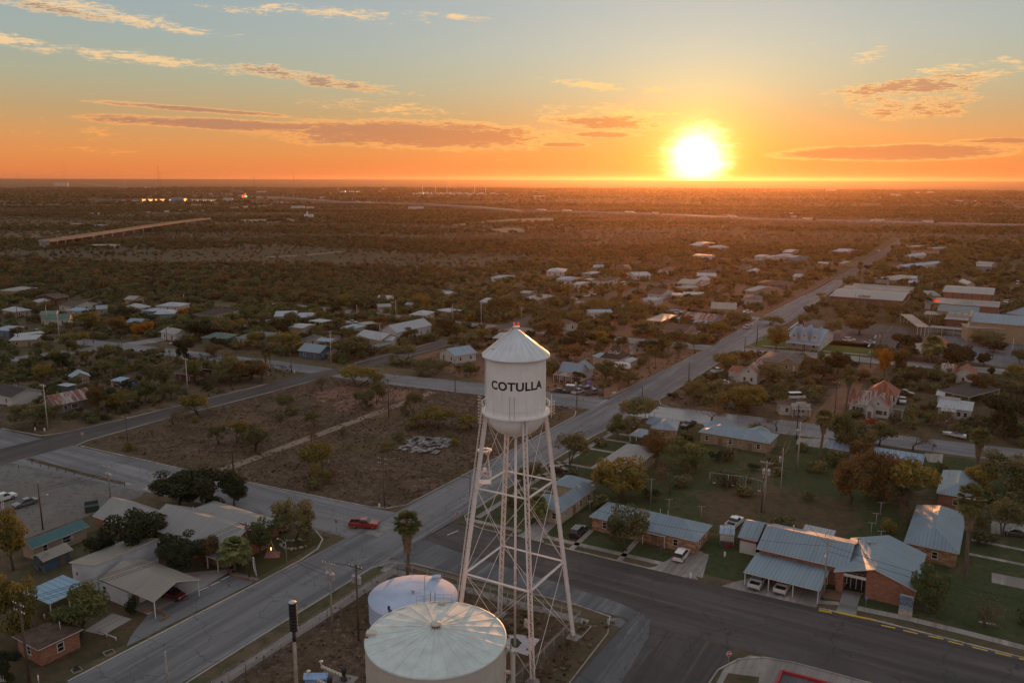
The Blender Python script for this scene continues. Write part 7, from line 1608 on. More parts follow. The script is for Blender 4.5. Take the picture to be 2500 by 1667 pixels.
# bollards along the apron
for i, (x, y) in enumerate(((165,1055),(283,1020),(358,1042),(433,1058),(505,1080),(580,1095),(657,1115),(1100,1215))):
    c = P('e', x, y); o = MB().tube(c, c+Vector((0,0,.8)), .09, .08, 8).build('bollard', m_pole); tag(o, ['leftmost short post edging the cracked apron','second short post edging the cracked apron','third short post edging the cracked apron','fourth short post edging the cracked apron','fifth short post edging the cracked apron','sixth short post edging the cracked apron','seventh short post edging the cracked apron','rightmost short post near the apron ramp'][i], 'bollard', 'short posts edging the parking apron')
sheet('ramp_slab', [P('e',1105,1180), P('e',1320,1225), P('e',1300,1255), P('e',1110,1205)], .03, m_walk); strip('verge', [P('e',240,975), P('e',500,1045), P('e',900,1150), P('e',1090,1195)], 1.2, .05, m_lot)
sheet('wing_ramp', [P('v',2115,560), P('v',2225,552), P('v',2278,590), P('v',2228,640), P('v',2110,605)], .05, m_conc)
sheet('corner_ramp', [P('b',1060,610), P('b',1140,560), P('b',1290,560), P('b',1310,640), P('b',1200,630), P('b',1130,615)], .045, m_conc)
# ruined floor slabs on the lot
b = MB(); rr = random.Random(8); ax, bx = P('f',1310,900), P('f',1500,775); cx_ = P('f',1640,970); u = bx-ax; v_ = cx_-ax
for i in range(7):
    for j in range(6):
        if rr.random() < .12: continue
        c = ax+u*((i+.5)/7)+v_*((j+.5)/6)+u*(.25*j/6); b.box(c+Vector((rr.gauss(0,.3), rr.gauss(0,.3), .1+rr.random()*.3)), (2.1*rr.uniform(.4,1.1), 2.3*rr.uniform(.4,1.05), .16), -AZ+rr.gauss(0,.25), rx=rr.gauss(0,.14), ry=rr.gauss(0,.14))
tag(b.build('broken_slab', mat('broken_concrete', (.12,.115,.11), .95, 0, .45, 1.2, 'plain', col2=(.33,.32,.32))), 'broken pale concrete house slab in the vacant brown lot', 'slab')
# clothes line posts, swing set
def tpost(fr, x, y, lab, h=2.2): 
    c = P(fr, x, y); t = thing('clothesline_post', lab, 'clothesline post', c, ROTG+.3, 'clothesline posts on the lawns'); MB().tube((0,0,0), (0,0,h), .05, .05, 6).build('upright', m_polecon, t); MB().tube((-.75,0,h), (.75,0,h), .04, .04, 6).build('crossbar', m_polecon, t)
for fr, x, y, l_ in (('c',1452,160,'white clothesline post with wire mast left of the lawn pair'), ('c',1718,222,'white clothesline post right behind the bungalow ridge'), ('c',805,178,'white clothesline post by the cream house corner'), ('d',1172,188,'farthest white T post of the row on the shaded lawn'), ('d',1135,280,'middle white T post of the row on the shaded lawn'), ('d',1095,360,'nearest white T post of the row on the shaded lawn'), ('g',755,1125,'white T post beside the parked black suv'), ('g',1405,1400,'tall white T post below the bare tree'), ('g',2083,905,'white T post before the long tan brick house'), ('d',1172,430,'white mast standing behind the office ridge')): tpost(fr, x, y, l_, 2.6 if y < 1300 else 6)
t = thing('swing_set', 'long grey metal swing set with six swings on the bare yard', 'swing set', P('g',2140,1240)); o0 = t.location; pts = [P('g',1925,1205), P('g',2088,1228), P('g',2245,1245), P('h',215,1200)]; hs = 2.9; b = MB()
for q in pts: q = q-o0; b.tube(q+Vector((-.4,-.8,0)), q+Vector((0,0,hs)), .05, .05, 6); b.tube(q+Vector((.4,.8,0)), q+Vector((0,0,hs)), .05, .05, 6)
b.build('leg_frame', m_galv, t); MB().path([q-o0+Vector((0,0,hs)) for q in pts], .05, 6).build('top_beam', m_galv, t)
for k in range(6):
    f = (k+.5)/6*3; i = int(f); q = pts[i]+(pts[i+1]-pts[i])*(f-i)-o0; d = (pts[1]-pts[0]).normalized()*.3; s_ = MB().box(q+Vector((0,0,.6)), (.6,.25,.04), atan2(d.y, d.x)).build('swing_seat', m_signw, t); MB().tube(q+d+Vector((0,0,.6)), q+d+Vector((0,0,hs)), .02, .02, 4).tube(q-d+Vector((0,0,.6)), q-d+Vector((0,0,hs)), .02, .02, 4).build('chain', m_galv, s_)
# boat on trailer, camper, cargo trailer
a, c = P('h',1678,712), P('h',1885,752); d = c-a; t = thing('motor_boat', 'white motor boat on a low trailer beside the right hand street', 'boat', (a+c)/2, atan2(d.y, d.x)); L = d.length; b = MB()
st = [(-L/2,.95,1.1,.0,.06), (-L*.3,.75,1.15,.5,.75), (0,.6,1.2,.7,1.0), (L*.3,.6,1.2,.75,1.05), (L/2-.2,.65,1.2,.7,1.0)]; section(b, [(x, z0, z1, w0, w1) for x, z0, z1, w0, w1 in st]); b.build('hull', m_signw, t)
MB().box((L*.1,0,1.22), (L*.45,1.5,.12)).box((L*.05,0,1.45), (.5,1.2,.4)).build('cockpit', m_gbin, t); MB().box((L/2,0,1.2), (.4,.4,.9)).build('outboard_motor', m_black, t); MB().box((0,0,.5), (L*.95,1.2,.08)).build('trailer_frame', m_galv, t)
for s_ in (-1,1): MB().tube((L*.2,s_*.9-.1,.33), (L*.2,s_*.9+.1,.33), .33, .33, 12).build('wheel', m_tyre, t)
a, c = P('B',1430,440,.5), P('B',1715,470,.5); d = c-a; t = thing('camper_trailer', 'white round ended camper trailer behind the yellow green trees', 'camper', ((a+c)/2).to_2d().to_3d(), atan2(d.y, d.x)); L = d.length; b = MB()
section(b, [(-L/2,.6,2.5,1.1,1.0), (L*.25,.6,2.6,1.15,1.05), (L*.42,.6,2.3,1.1,.9), (L/2,.7,1.5,.9,.6)]); b.build('body', m_signw, t)
for k in range(4): MB().box((-L*.35+k*L*.2,-1.12,1.8), (L*.12,.05,.6)).build('window', m_cg, t)
for s_ in (-1,1): MB().tube((0,s_*1.0-.1,.36), (0,s_*1.0+.1,.36), .36, .36, 12).build('wheel', m_tyre, t)
a, c = P('B',492,905,.4), P('B',660,915,.4); d = c-a; t = thing('cargo_trailer', 'dark cargo trailer with white roof between the parked cars', 'trailer', ((a+c)/2).to_2d().to_3d(), atan2(d.y, d.x)); L = d.length; MB().box((0,0,1.5), (L,2,2.1)).build('box_body', m_gbin, t); MB().box((0,0,2.6), (L*1.02,2.05,.1)).build('roof_panel', m_signw, t)
for s_ in (-1,1): MB().tube((0,s_*1.0-.1,.36), (0,s_*1.0+.1,.36), .36, .36, 12).build('wheel', m_tyre, t)
c = P('B',920,800); tag(MB().box(c+Vector((0,0,.9)), (2.2,1.6,1.6), .4, taper=.7).build('covered_cart', mat('violet_tarp', (.17,.13,.3), .7)), 'violet tarp covered cart in the yard behind the grey pickup', 'cart')
c = P('e',1178,330); tag(MB().box(c+Vector((0,0,.5)), (1.8,1.3,.9), .4, taper=.6).build('blue_tarp_pile', mat('blue_tarp', (.03,.13,.35), .6)), 'bright blue tarp pile in the brushy yard', 'tarp pile')
# white dog at the corner
c = P('B',1402,958); t = thing('dog', 'white dog standing on the corner grass beside the main street', 'dog', c, ROTG+.4); me = bpy.data.meshes.new('dog_body'); 
vs = [(0,0,.52), (-.3,0,.54), (.3,0,.55), (.48,0,.74), (.66,0,.72), (-.5,0,.62), (.26,.12,.3), (.28,.12,0), (.26,-.12,.3), (.28,-.12,0), (-.34,.12,.3), (-.28,.12,0), (-.34,-.12,.3), (-.28,-.12,0)]; es = [(0,1), (0,2), (2,3), (3,4), (1,5), (2,6), (6,7), (2,8), (8,9), (1,10), (10,11), (1,12), (12,13)]; me.from_pydata(vs, es, []); o = bpy.data.objects.new('dog_body', me); COL.objects.link(o)
md = o.modifiers.new('skin', 'SKIN'); o.modifiers.new('sub', 'SUBSURF').levels = 1
rad = [.17,.15,.18,.11,.07,.04,.07,.045,.07,.045,.08,.045,.08,.045]
for sv, r_ in zip(me.skin_vertices[0].data, rad): sv.radius = (r_, r_)
me.skin_vertices[0].data[0].use_root = True; me.materials.append(m_signw); o.parent = t; o.name = 'body'
# red bordered planter at the bottom right corner
m_red = mat('red_kerb_paint', (.36,.03,.04), .6, 0, .1, 2)
for A_, B_ in ((('d',365,1480),('d',780,1590)), (('d',365,1480),('d',310,1620))): strip('red_kerb', [P(*A_), P(*B_)], .32, .4, m_red)
sheet('blue_grey_pad', [P('d',375,1490), P('d',780,1600), P('d',700,1700), P('d',310,1650)], .04, m_asphb)
strip('rusty_kerb', [P('d',1980,1068), P('d',2115,1092)], .2, .15, m_kerb)
# flagpole with two flags, orange sunlight put into the cloth colour
p = P('D',600,475); h = zsolve(p.x, p.y, Q('D',600,200)[1]); t = thing('flagpole', 'flagpole with two flags coloured sunlit orange before the school', 'flagpole', p, -.2); MB().tube((0,0,0), (0,0,h), .09, .05, 8).build('pole', m_polecon, t); MB().lathe([(0,0), (.15,.1), (0,.25)], (0,0,h), 8).build('finial', m_signw, t)
m_fl = mat('orange_lit_flag_cloth', (.75,.16,.07), .8, 0, .1)
_b = m_fl.node_tree.nodes['Principled BSDF']; _b.inputs['Transmission Weight'].default_value = 0
_tr = m_fl.node_tree.nodes.new('ShaderNodeBsdfTranslucent'); _tr.inputs[0].default_value = (.9,.2,.08,1); _mx = m_fl.node_tree.nodes.new('ShaderNodeMixShader'); _mx.inputs[0].default_value = .6
for a_, b_ in ((_b.outputs[0], _mx.inputs[1]), (_tr.outputs[0], _mx.inputs[2]), (_mx.outputs[0], m_fl.node_tree.nodes['Material Output'].inputs[0])): m_fl.node_tree.links.new(a_, b_)
for k, z in enumerate((h-.3, h-4.0)):
    b = MB(); vs = []
    for i in range(7):
        for j in range(4): vs.append((.1+i*.5, .25*sin(i*1.2+j*.4), z-j*.75-i*.28))
    b.add(vs, [(i*4+j, i*4+4+j, i*4+5+j, i*4+1+j) for i in range(6) for j in range(3)], 0, True); b.build('flag', m_fl, t)
# ------------------------------------------------------------------ far structures beyond the brush
def fb(lab, fr, x0, x1, yt, yb, wall, roof=None, name='building', depth=14, short=None, win=0):
    a, b_ = P(fr, x0, yb), P(fr, x1, yb); c = (a+b_)/2; L = (b_-a).length; h = zsolve(c.x, c.y, Q(fr, 0, yt)[1]); h = max(h, 2.5); t = thing(name, lab, 'building', c, atan2((b_-a).y, (b_-a).x)); rm = roof or 'wh'
    dd = min(depth, max(L*.6, 6)); MB().box((0,dd/2,(h-.5)/2), (L,dd,h-.5)).build('wall', wall if not isinstance(wall, str) else WL[wall], t)
    xf(roofmesh(L*1.02, dd*1.04, h-.5, .5 if h < 8 else 1.2, 'gable'), Matrix.Translation((0,dd/2,0))).build('roof', [RF[rm], m_trim], t)
    for k in range(win): MB().box((-L/2+L*(k+.5)/win, -.06, h*.45), (L/win*.55, .1, h*.4)).build('window', m_glass, t)
    block([a, b_, b_+Vector((0,dd,0)), a+Vector((0,dd,0))]); return t, h, L
fb('huge white warehouse at the far left below the horizon', 'm', 440, 556, 224, 250, 'white', depth=60)
fb('long flat roofed white building in the left brush', 'm', 735, 935, 732, 756, 'white', 'tan', win=8)
fb('pale round topped metal building in the left brush', 'm', 770, 862, 568, 594, 'lblue', 'lb'); fb('dull grey shed left of the pale metal building', 'm', 580, 670, 556, 578, 'grey', 'gr')
fb('low white shed far in the left brush', 'm', 700, 800, 472, 484, 'white'); fb('grey school like block on the far road', 'm', 970, 1045, 260, 275, 'grey', 'gr'); fb('white block beside the lit truck stop', 'm', 1830, 1905, 350, 374, 'white', 'lb'); fb('long shed behind the lit truck stop', 'm', 1715, 1800, 332, 343, 'grey', 'gr')
fb('white motel block right of the red and green signs', 'm', 2105, 2182, 292, 312, 'white', win=9); fb('low dark roofed row on the far left hill', 'm', 1890, 1990, 288, 306, 'grey', 'gs'); fb('pale shed under the far mast', 'm', 1570, 1642, 402, 411, 'white')
fb('pale trailers at the far left road', 'm', 1000, 1125, 366, 382, 'white')
for i, (x0, x1, yt, yb) in enumerate(((1195,1225,460,476), (1345,1385,452,466), (1465,1520,446,460), (1545,1600,452,462), (1650,1690,446,458), (1700,1740,444,456), (1885,1950,424,442), (1995,2030,414,436))): fb('small pale roof in the far left hamlet, number '+['one','two','three','four','five','six','seven','eight'][i]+' from the left', 'm', x0, x1, yt, yb, 'white' if i % 2 else 'yb', 'wh' if i % 3 else 'tan')
# lit truck stop
m_lit = emat('lit_canopy_glow', (1,.50,.12), 1.6); m_lit2 = emat('lit_shop_front', (1,.62,.25), 1.1)
t, h, L = fb('bright lit truck stop with blue white roof edge', 'm', 1390, 1530, 350, 377, 'lblue', 'lb', name='truck_stop'); MB().box((L*.43,-.3,h*.45), (L*.15,.5,h*.85)).build('lit_sign_wall', m_lit, t); MB().box((-L*.45,-.3,h*.3), (L*.1,.5,h*.5)).build('lit_window', m_lit2, t)
for i, (x0, x1) in enumerate(((1162,1196), (1212,1254), (1268,1288), (1308,1354))):
    a, b_ = P('m', x0, 376), P('m', x1, 376); L = (b_-a).length; t = thing('fuel_canopy', 'orange lit fuel canopy, '+['first','second','third','fourth'][i]+' of the glowing row on the far left', 'canopy', (a+b_)/2, 0, 'lit fuel canopies'); MB().box((0,0,7), (L,8,1.3)).build('canopy_roof', MT['white_siding'], t); MB().box((0,0,6.25), (L*.96,7.6,.2)).build('light_panel', m_lit, t); MB().box((0,2,3), (L*.8,.5,5.6)).build('lit_back_wall', m_lit, t)
    for s_ in (-1,1): MB().box((s_*L*.35,0,3.2), (.6,.6,6.4)).build('column', MT['white_siding'], t)
t, h, L = fb('long low shop row with glowing windows right of the truck stop', 'm', 1570, 1765, 356, 376, 'yb', 'tan', name='shop_row')
for k in range(9): MB().box((-L/2+L*(k+.5)/9, -.3, h*.4), (L/9*.45, .4, h*.35)).build('lit_window', m_lit2, t)
for i, (x, yt, yb, nm, c) in enumerate((('1998',325,345,'red',(1,.08,.04)), ('2020',328,342,'green',(.05,1,.2)), ('2015',310,322,'red upper',(1,.08,.04)))):
    p = P('m', float(x), 380); z0, z1 = zsolve(p.x, p.y, Q('m',0,yb)[1]), zsolve(p.x, p.y, Q('m',0,yt)[1]); t = thing('lit_pylon_sign', 'glowing '+nm+' pylon sign on a tall pole far left', 'lit sign', p); MB().tube((0,0,0), (0,0,z0), .5, .4, 6).build('pole', m_galv, t); w = (z1-z0)*(1.1 if i != 2 else .7); MB().box((0,0,(z0+z1)/2), (w,1,(z1-z0))).build('lit_panel', emat(nm.replace(' ','_')+'_sign_glow', c, 1.6), t)
# silos, plant, masts
p = P('n', 350, 522); h = zsolve(p.x, p.y, Q('n',0,482)[1]); t = thing('grain_silos', 'pale concrete silo block with narrow head tower in mid brush', 'silo', p); w = (P('n',390,522)-P('n',312,522)).length
for k in range(4): MB().tube((-w/2+w*(k+.5)/4,0,0), (-w/2+w*(k+.5)/4,0,h), w/8, w/8, 14).build('silo', WL['pwhite'], t)
MB().box((-w*.2,2,h*1.2), (w*.14,w*.14,h*.7)).build('head_tower', WL['pwhite'], t)
def mast(fr, x, yb, yt, lab, w=1.2, lean=0, wires=True, col=None):
    p = P(fr, x, yb); h = zsolve2(p, Q(fr,0,yt)[1]); t = thing('radio_mast', lab, 'mast', p); b = MB(); m_ = col or m_galv
    for k in range(3): a = k*2.09; b.tube((w*cos(a),w*sin(a),0), (w*.7*cos(a)+lean,w*.7*sin(a),h), w*.22, w*.18, 4)
    n = 14
    for k in range(n):
        a0, a1 = (k % 3)*2.09, ((k+1) % 3)*2.09; z0, z1 = h*k/n, h*(k+1)/n; b.tube((w*cos(a0),w*sin(a0),z0), (w*cos(a1),w*sin(a1),z1), w*.12, w*.12, 3)
    b.build('lattice', m_, t); MB().lathe([(w*1.3,0), (w*1.3,w*2)], (lean,0,h-w*2), 8).build('antenna_head', m_, t); return t
def zsolve2(p, py):
    lo, hi = 0., 900.
    for _ in range(50):
        mid = (lo+hi)/2
        if PX((p.x, p.y, mid))[1] > py: lo = mid
        else: hi = mid
    return lo
m_mast = mat('red_mast_paint', (.16,.05,.035), .8); m_towerr = m_mast
mast('m', 538, 228, 36, 'tall thin mast rising from the far left horizon', 1.3, col=m_mast); mast('m', 160, 228, 115, 'faint thin mast at the extreme left horizon', 1.2, col=m_mast); mast('m', 1303, 240, 84, 'stout lattice mast, taller of the pair on the left horizon', 2.4, col=m_mast); mast('m', 1318, 240, 130, 'slimmer lattice tower leaning beside the stout mast', 2.0, col=m_mast)
mast('m', 2088, 305, 168, 'mobile phone mast with dark head right of the signs', 1.1, col=m_dark); mast('n', 228, 262, 146, 'dark headed mast on the centre left horizon', 1.4, col=m_dark); mast('n', 360, 235, 150, 'second dark headed mast right of the centre left one', 1.6, col=m_dark); mast('m', 1027, 255, 195, 'short pale stack standing before the left horizon', 1.0); mast('n', 1155, 538, 362, 'lone lattice mast in the mid brush', .8, col=m_dark)
for i, (x, yt) in enumerate(((705,352), (843,358), (880,356), (905,360), (1005,362), (1490,370))): mast('n', x, 405, yt, 'slender pole beside the highway, number '+['one','two','three','four','five','six'][i]+' from the left', .5, col=m_polecon)
def plant(lab, x0, x1, yb, n, hmax, stacks, seed):
    a, b_ = P('n', x0, yb), P('n', x1, yb); L = (b_-a).length; t = thing('industrial_plant', lab, 'industrial plant', (a+b_)/2); rr = random.Random(seed); mm = [WL['pwhite'], WL['white'], m_galv]
    MB().box((0,0,.3), (L,70,.6)).build('plant_yard', m_concw, t)
    for k in range(n):
        x = rr.uniform(-L/2, L/2); w = rr.uniform(8,26); h = rr.uniform(3, hmax); y = rr.uniform(-25,25)
        if k % 3: MB().box((x,y,h/2+.5), (w,rr.uniform(8,18),h)).build('process_hall', rr.choice(mm), t)
        else: MB().lathe([(w*.3,0), (w*.3,h), (0,h*1.1)], (x,y,.5), 12).build('storage_tank', rr.choice(mm), t)
    for sx, yt in stacks:
        p = P('n', sx, yb-8); h = zsolve2(p, Q('n',0,yt)[1]); q = p-t.location; MB().tube(q, q+Vector((0,0,h)), 1.8, 1.2, 8).build('stack', WL['pwhite'], t)
plant('sprawling pale processing plant with tall stacks below the horizon', 1200, 1860, 322, 46, 11, ((1283,250), (1483,205), (1710,228), (1390,262), (1800,262)), 3); plant('smaller pale depot left of the processing plant', 585, 760, 305, 12, 9, ((590,262),), 5)
plant('thin pale gravel yard right of the processing plant', 1880, 2090, 319, 4, 3, (), 9)
for i, (fr, x0, x1, yt, yb) in enumerate((('n',440,487,338,350), ('n',950,990,270,282), ('n',205,310,415,436), ('n',325,385,420,438), ('n',90,125,376,390), ('n',1165,1290,420,440), ('p',1185,1260,340,362), ('p',610,690,302,314), ('p',1400,1430,322,334), ('p',1510,1555,318,334), ('p',1760,1870,394,405), ('p',1905,1950,397,410), ('p',300,345,532,548), ('p',250,320,508,516), ('o',1740,1800,334,346), ('o',0,130,355,372), ('p',1000,1090,366,374))):
    fb('small distant pale building in the brush, '+['left of the highway trucks','beneath the depot stacks','in the left clearing, larger','in the left clearing, smaller','at the highway bend','beside the lone lattice mast','homestead right of the sun','twin blocks right of the sun','left of two near the right horizon','right of two near the right horizon','long ranch shed at the right','white shed right of the long ranch shed','at the highway right of the sun','low roof above the highway right','in the glow under the sun','at the left edge of the glow','thin pale roof right of centre'][i], fr, x0, x1, yt, yb, 'white' if i % 2 else 'pwhite')
# road bridge with piers crossing the brush on the left
t = thing('road_bridge', 'long low concrete road bridge catching orange light in the left brush', 'bridge', P('m', 900, 640)); o0 = t.location
bp = [P('m', x, y, 7) for x, y in ((360,700), (600,668), (900,625), (1200,580), (1450,545), (1700,515))]; b = MB(); wd = 11
for i in range(len(bp)-1):
    d = (bp[i+1]-bp[i]).normalized(); nn = Vector((-d.y, d.x, 0))
    q = [bp[i]-nn*wd/2-o0, bp[i+1]-nn*wd/2-o0, bp[i+1]+nn*wd/2-o0, bp[i]+nn*wd/2-o0]; b.add([v for v in q]+[v-Vector((0,0,1.2)) for v in q], [(0,1,2,3), (7,6,5,4), (0,4,5,1), (1,5,6,2), (2,6,7,3), (3,7,4,0)])
b.build('deck', m_hwy, t)
for sg in (-1,1):
    b = MB()
    for i in range(len(bp)-1):
        d = (bp[i+1]-bp[i]).normalized(); nn = Vector((-d.y, d.x, 0))*sg*wd/2; b.tube(bp[i]+nn-o0+Vector((0,0,.5)), bp[i+1]+nn-o0+Vector((0,0,.5)), .45, .45, 4)
    b.build('parapet', m_hwy, t)
for k in range(16):
    f = k/15*4.2; i = int(f); q = bp[i]+(bp[i+1]-bp[i])*(f-i)-o0; MB().box((q.x, q.y, 2.9), (1.4, 9, 5.8), atan2((bp[1]-bp[0]).y, (bp[1]-bp[0]).x)).build('pier', m_concw, t)
# ------------------------------------------------------------------ trees one by one: kind, sheet, foot x, foot y, top y, crown width
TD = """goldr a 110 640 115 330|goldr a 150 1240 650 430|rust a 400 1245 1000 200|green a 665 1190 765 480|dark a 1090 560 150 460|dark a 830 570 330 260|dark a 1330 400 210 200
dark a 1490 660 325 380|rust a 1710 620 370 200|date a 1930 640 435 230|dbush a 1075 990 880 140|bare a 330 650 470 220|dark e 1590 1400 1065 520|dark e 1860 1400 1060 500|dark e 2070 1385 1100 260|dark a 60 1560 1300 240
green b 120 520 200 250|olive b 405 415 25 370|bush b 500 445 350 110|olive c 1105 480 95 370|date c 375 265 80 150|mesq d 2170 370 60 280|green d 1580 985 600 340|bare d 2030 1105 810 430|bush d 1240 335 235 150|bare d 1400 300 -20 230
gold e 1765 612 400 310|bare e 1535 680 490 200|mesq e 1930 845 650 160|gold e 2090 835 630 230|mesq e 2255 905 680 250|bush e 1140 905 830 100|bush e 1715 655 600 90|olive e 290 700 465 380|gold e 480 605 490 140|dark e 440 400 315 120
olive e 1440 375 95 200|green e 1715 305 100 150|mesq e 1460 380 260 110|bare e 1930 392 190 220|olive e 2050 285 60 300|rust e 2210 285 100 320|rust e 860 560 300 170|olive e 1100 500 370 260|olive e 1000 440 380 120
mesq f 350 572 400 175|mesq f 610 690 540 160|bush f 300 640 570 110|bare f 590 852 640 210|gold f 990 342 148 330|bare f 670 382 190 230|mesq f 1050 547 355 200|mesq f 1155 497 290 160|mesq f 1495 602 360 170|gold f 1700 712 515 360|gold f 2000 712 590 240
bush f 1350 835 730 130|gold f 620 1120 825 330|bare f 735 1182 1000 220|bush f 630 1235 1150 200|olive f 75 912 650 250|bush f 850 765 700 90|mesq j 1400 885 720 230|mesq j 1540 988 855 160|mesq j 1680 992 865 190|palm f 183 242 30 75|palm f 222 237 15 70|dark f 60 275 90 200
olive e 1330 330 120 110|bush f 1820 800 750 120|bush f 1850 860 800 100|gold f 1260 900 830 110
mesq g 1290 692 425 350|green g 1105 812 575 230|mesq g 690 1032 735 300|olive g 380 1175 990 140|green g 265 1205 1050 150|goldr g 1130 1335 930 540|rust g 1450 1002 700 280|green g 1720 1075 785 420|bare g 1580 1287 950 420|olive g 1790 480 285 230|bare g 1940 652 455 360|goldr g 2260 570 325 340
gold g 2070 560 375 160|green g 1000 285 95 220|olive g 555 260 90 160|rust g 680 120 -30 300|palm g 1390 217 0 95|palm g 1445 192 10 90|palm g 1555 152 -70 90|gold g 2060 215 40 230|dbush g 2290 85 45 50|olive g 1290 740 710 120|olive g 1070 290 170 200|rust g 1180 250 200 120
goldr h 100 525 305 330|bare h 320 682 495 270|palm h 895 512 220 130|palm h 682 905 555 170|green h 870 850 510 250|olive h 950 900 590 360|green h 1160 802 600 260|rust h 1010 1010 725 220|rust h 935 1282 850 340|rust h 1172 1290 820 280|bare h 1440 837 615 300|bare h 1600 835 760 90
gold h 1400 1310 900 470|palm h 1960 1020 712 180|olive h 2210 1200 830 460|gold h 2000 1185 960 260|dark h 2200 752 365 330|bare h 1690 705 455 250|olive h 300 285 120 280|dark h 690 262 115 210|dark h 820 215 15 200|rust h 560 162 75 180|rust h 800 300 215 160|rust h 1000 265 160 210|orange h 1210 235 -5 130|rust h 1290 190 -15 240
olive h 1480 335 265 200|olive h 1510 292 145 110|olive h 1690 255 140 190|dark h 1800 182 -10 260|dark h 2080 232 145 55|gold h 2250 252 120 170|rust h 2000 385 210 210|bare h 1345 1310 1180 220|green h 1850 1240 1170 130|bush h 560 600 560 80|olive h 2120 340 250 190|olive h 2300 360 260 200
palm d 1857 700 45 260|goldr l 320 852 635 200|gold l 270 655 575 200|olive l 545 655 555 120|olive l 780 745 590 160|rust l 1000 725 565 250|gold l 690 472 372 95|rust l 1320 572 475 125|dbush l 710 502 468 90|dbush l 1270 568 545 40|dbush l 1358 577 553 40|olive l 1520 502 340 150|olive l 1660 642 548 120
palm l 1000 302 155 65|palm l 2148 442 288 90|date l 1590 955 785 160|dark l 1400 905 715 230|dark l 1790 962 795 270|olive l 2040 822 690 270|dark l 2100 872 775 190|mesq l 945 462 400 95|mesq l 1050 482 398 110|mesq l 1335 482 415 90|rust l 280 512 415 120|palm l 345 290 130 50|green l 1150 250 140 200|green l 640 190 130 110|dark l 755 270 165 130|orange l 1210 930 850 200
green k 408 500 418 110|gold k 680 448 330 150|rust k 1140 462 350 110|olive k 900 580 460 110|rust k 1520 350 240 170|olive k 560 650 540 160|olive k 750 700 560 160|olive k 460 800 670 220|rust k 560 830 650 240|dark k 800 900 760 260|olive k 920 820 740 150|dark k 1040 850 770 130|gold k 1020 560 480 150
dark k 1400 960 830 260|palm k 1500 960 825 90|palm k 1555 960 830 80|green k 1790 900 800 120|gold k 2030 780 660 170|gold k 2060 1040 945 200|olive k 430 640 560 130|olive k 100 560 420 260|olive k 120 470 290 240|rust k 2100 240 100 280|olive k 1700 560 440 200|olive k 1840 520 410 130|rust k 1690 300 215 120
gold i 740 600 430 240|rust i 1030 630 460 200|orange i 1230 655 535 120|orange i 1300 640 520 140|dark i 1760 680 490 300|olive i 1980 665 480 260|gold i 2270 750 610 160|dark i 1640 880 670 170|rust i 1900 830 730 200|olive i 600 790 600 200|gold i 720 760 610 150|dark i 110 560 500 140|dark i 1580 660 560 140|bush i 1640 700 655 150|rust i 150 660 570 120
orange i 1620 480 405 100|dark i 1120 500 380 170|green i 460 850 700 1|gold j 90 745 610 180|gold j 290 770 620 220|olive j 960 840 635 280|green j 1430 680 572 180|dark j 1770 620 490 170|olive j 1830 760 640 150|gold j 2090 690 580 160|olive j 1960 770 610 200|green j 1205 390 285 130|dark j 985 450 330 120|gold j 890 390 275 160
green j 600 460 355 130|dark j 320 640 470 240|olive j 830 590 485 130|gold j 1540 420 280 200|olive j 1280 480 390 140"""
TD += '|palm b 1330 690 235 240|bare b 100 300 130 120'
NTREE = 0
for row in TD.replace('\n', '|').split('|'):
    k_, fr_, x_, y_, yt_, w_ = row.split(); x_, y_, yt_, w_ = map(float, (x_, y_, yt_, w_))
    if w_ < 5: continue
    T(k_, fr_, x_, y_, yt_, None, w_); NTREE += 1
_sr = random.Random(21)
def blocked(x, y, pad=1.0):
    for pl in BLOCK:
        if min(p[0] for p in pl)-pad < x < max(p[0] for p in pl)+pad and min(p[1] for p in pl)-pad < y < max(p[1] for p in pl)+pad:
            for dx, dy in ((0,0), (pad,0), (-pad,0), (0,pad), (0,-pad)):
                if inpoly(x+dx, y+dy, pl): return True
    return False
def inview(x, y, z=0, m=30): 
    if y < 20: return False
    p = PX((x, y, z)); return -m < p[0] < 2500+m and p[1] < 1667+m
FARPTS = []
def scatter(n, s0, s1, t0, t1, kinds, hmin, hmax, indiv=True, sep=4.5):
    k = 0; tr = 0
    while k < n and tr < n*30:
        tr += 1; p = S(_sr.uniform(s0, s1), _sr.uniform(t0, t1))
        if not inview(p.x, p.y) or blocked(p.x, p.y, 1.6): continue
        if any((p.x-q[2])**2+(p.y-q[3])**2 < sep*sep for q in TREES): continue
        h = _sr.uniform(hmin, hmax)
        if indiv: tree(_sr.choice(kinds), p.x, p.y, h, h*_sr.uniform(.95, 1.45))
        else: FARPTS.append((p.x, p.y, h/6*_sr.uniform(.9,1.3)))
        k += 1
    return k
KM = ['olive','olive','olive','green','mesq','dark','goldr','green','bare','rust']
print('hand trees', NTREE)
BUDGET = 298-sum(1 for q in TREES if q[1] not in ('palm','date','bush','dbush'))
print('budget', BUDGET)
for fr_n, args in ((.2, (128, 206, -285, -207)), (.24, (224, 308, -290, -198)), (.12, (230, 312, -178, -96)), (.26, (326, 400, -290, -93)), (.12, (237, 322, -78, 62)), (.06, (335, 352, -30, 70))):
    scatter(int(BUDGET*fr_n), *args, KM, 3.6, 6.6)
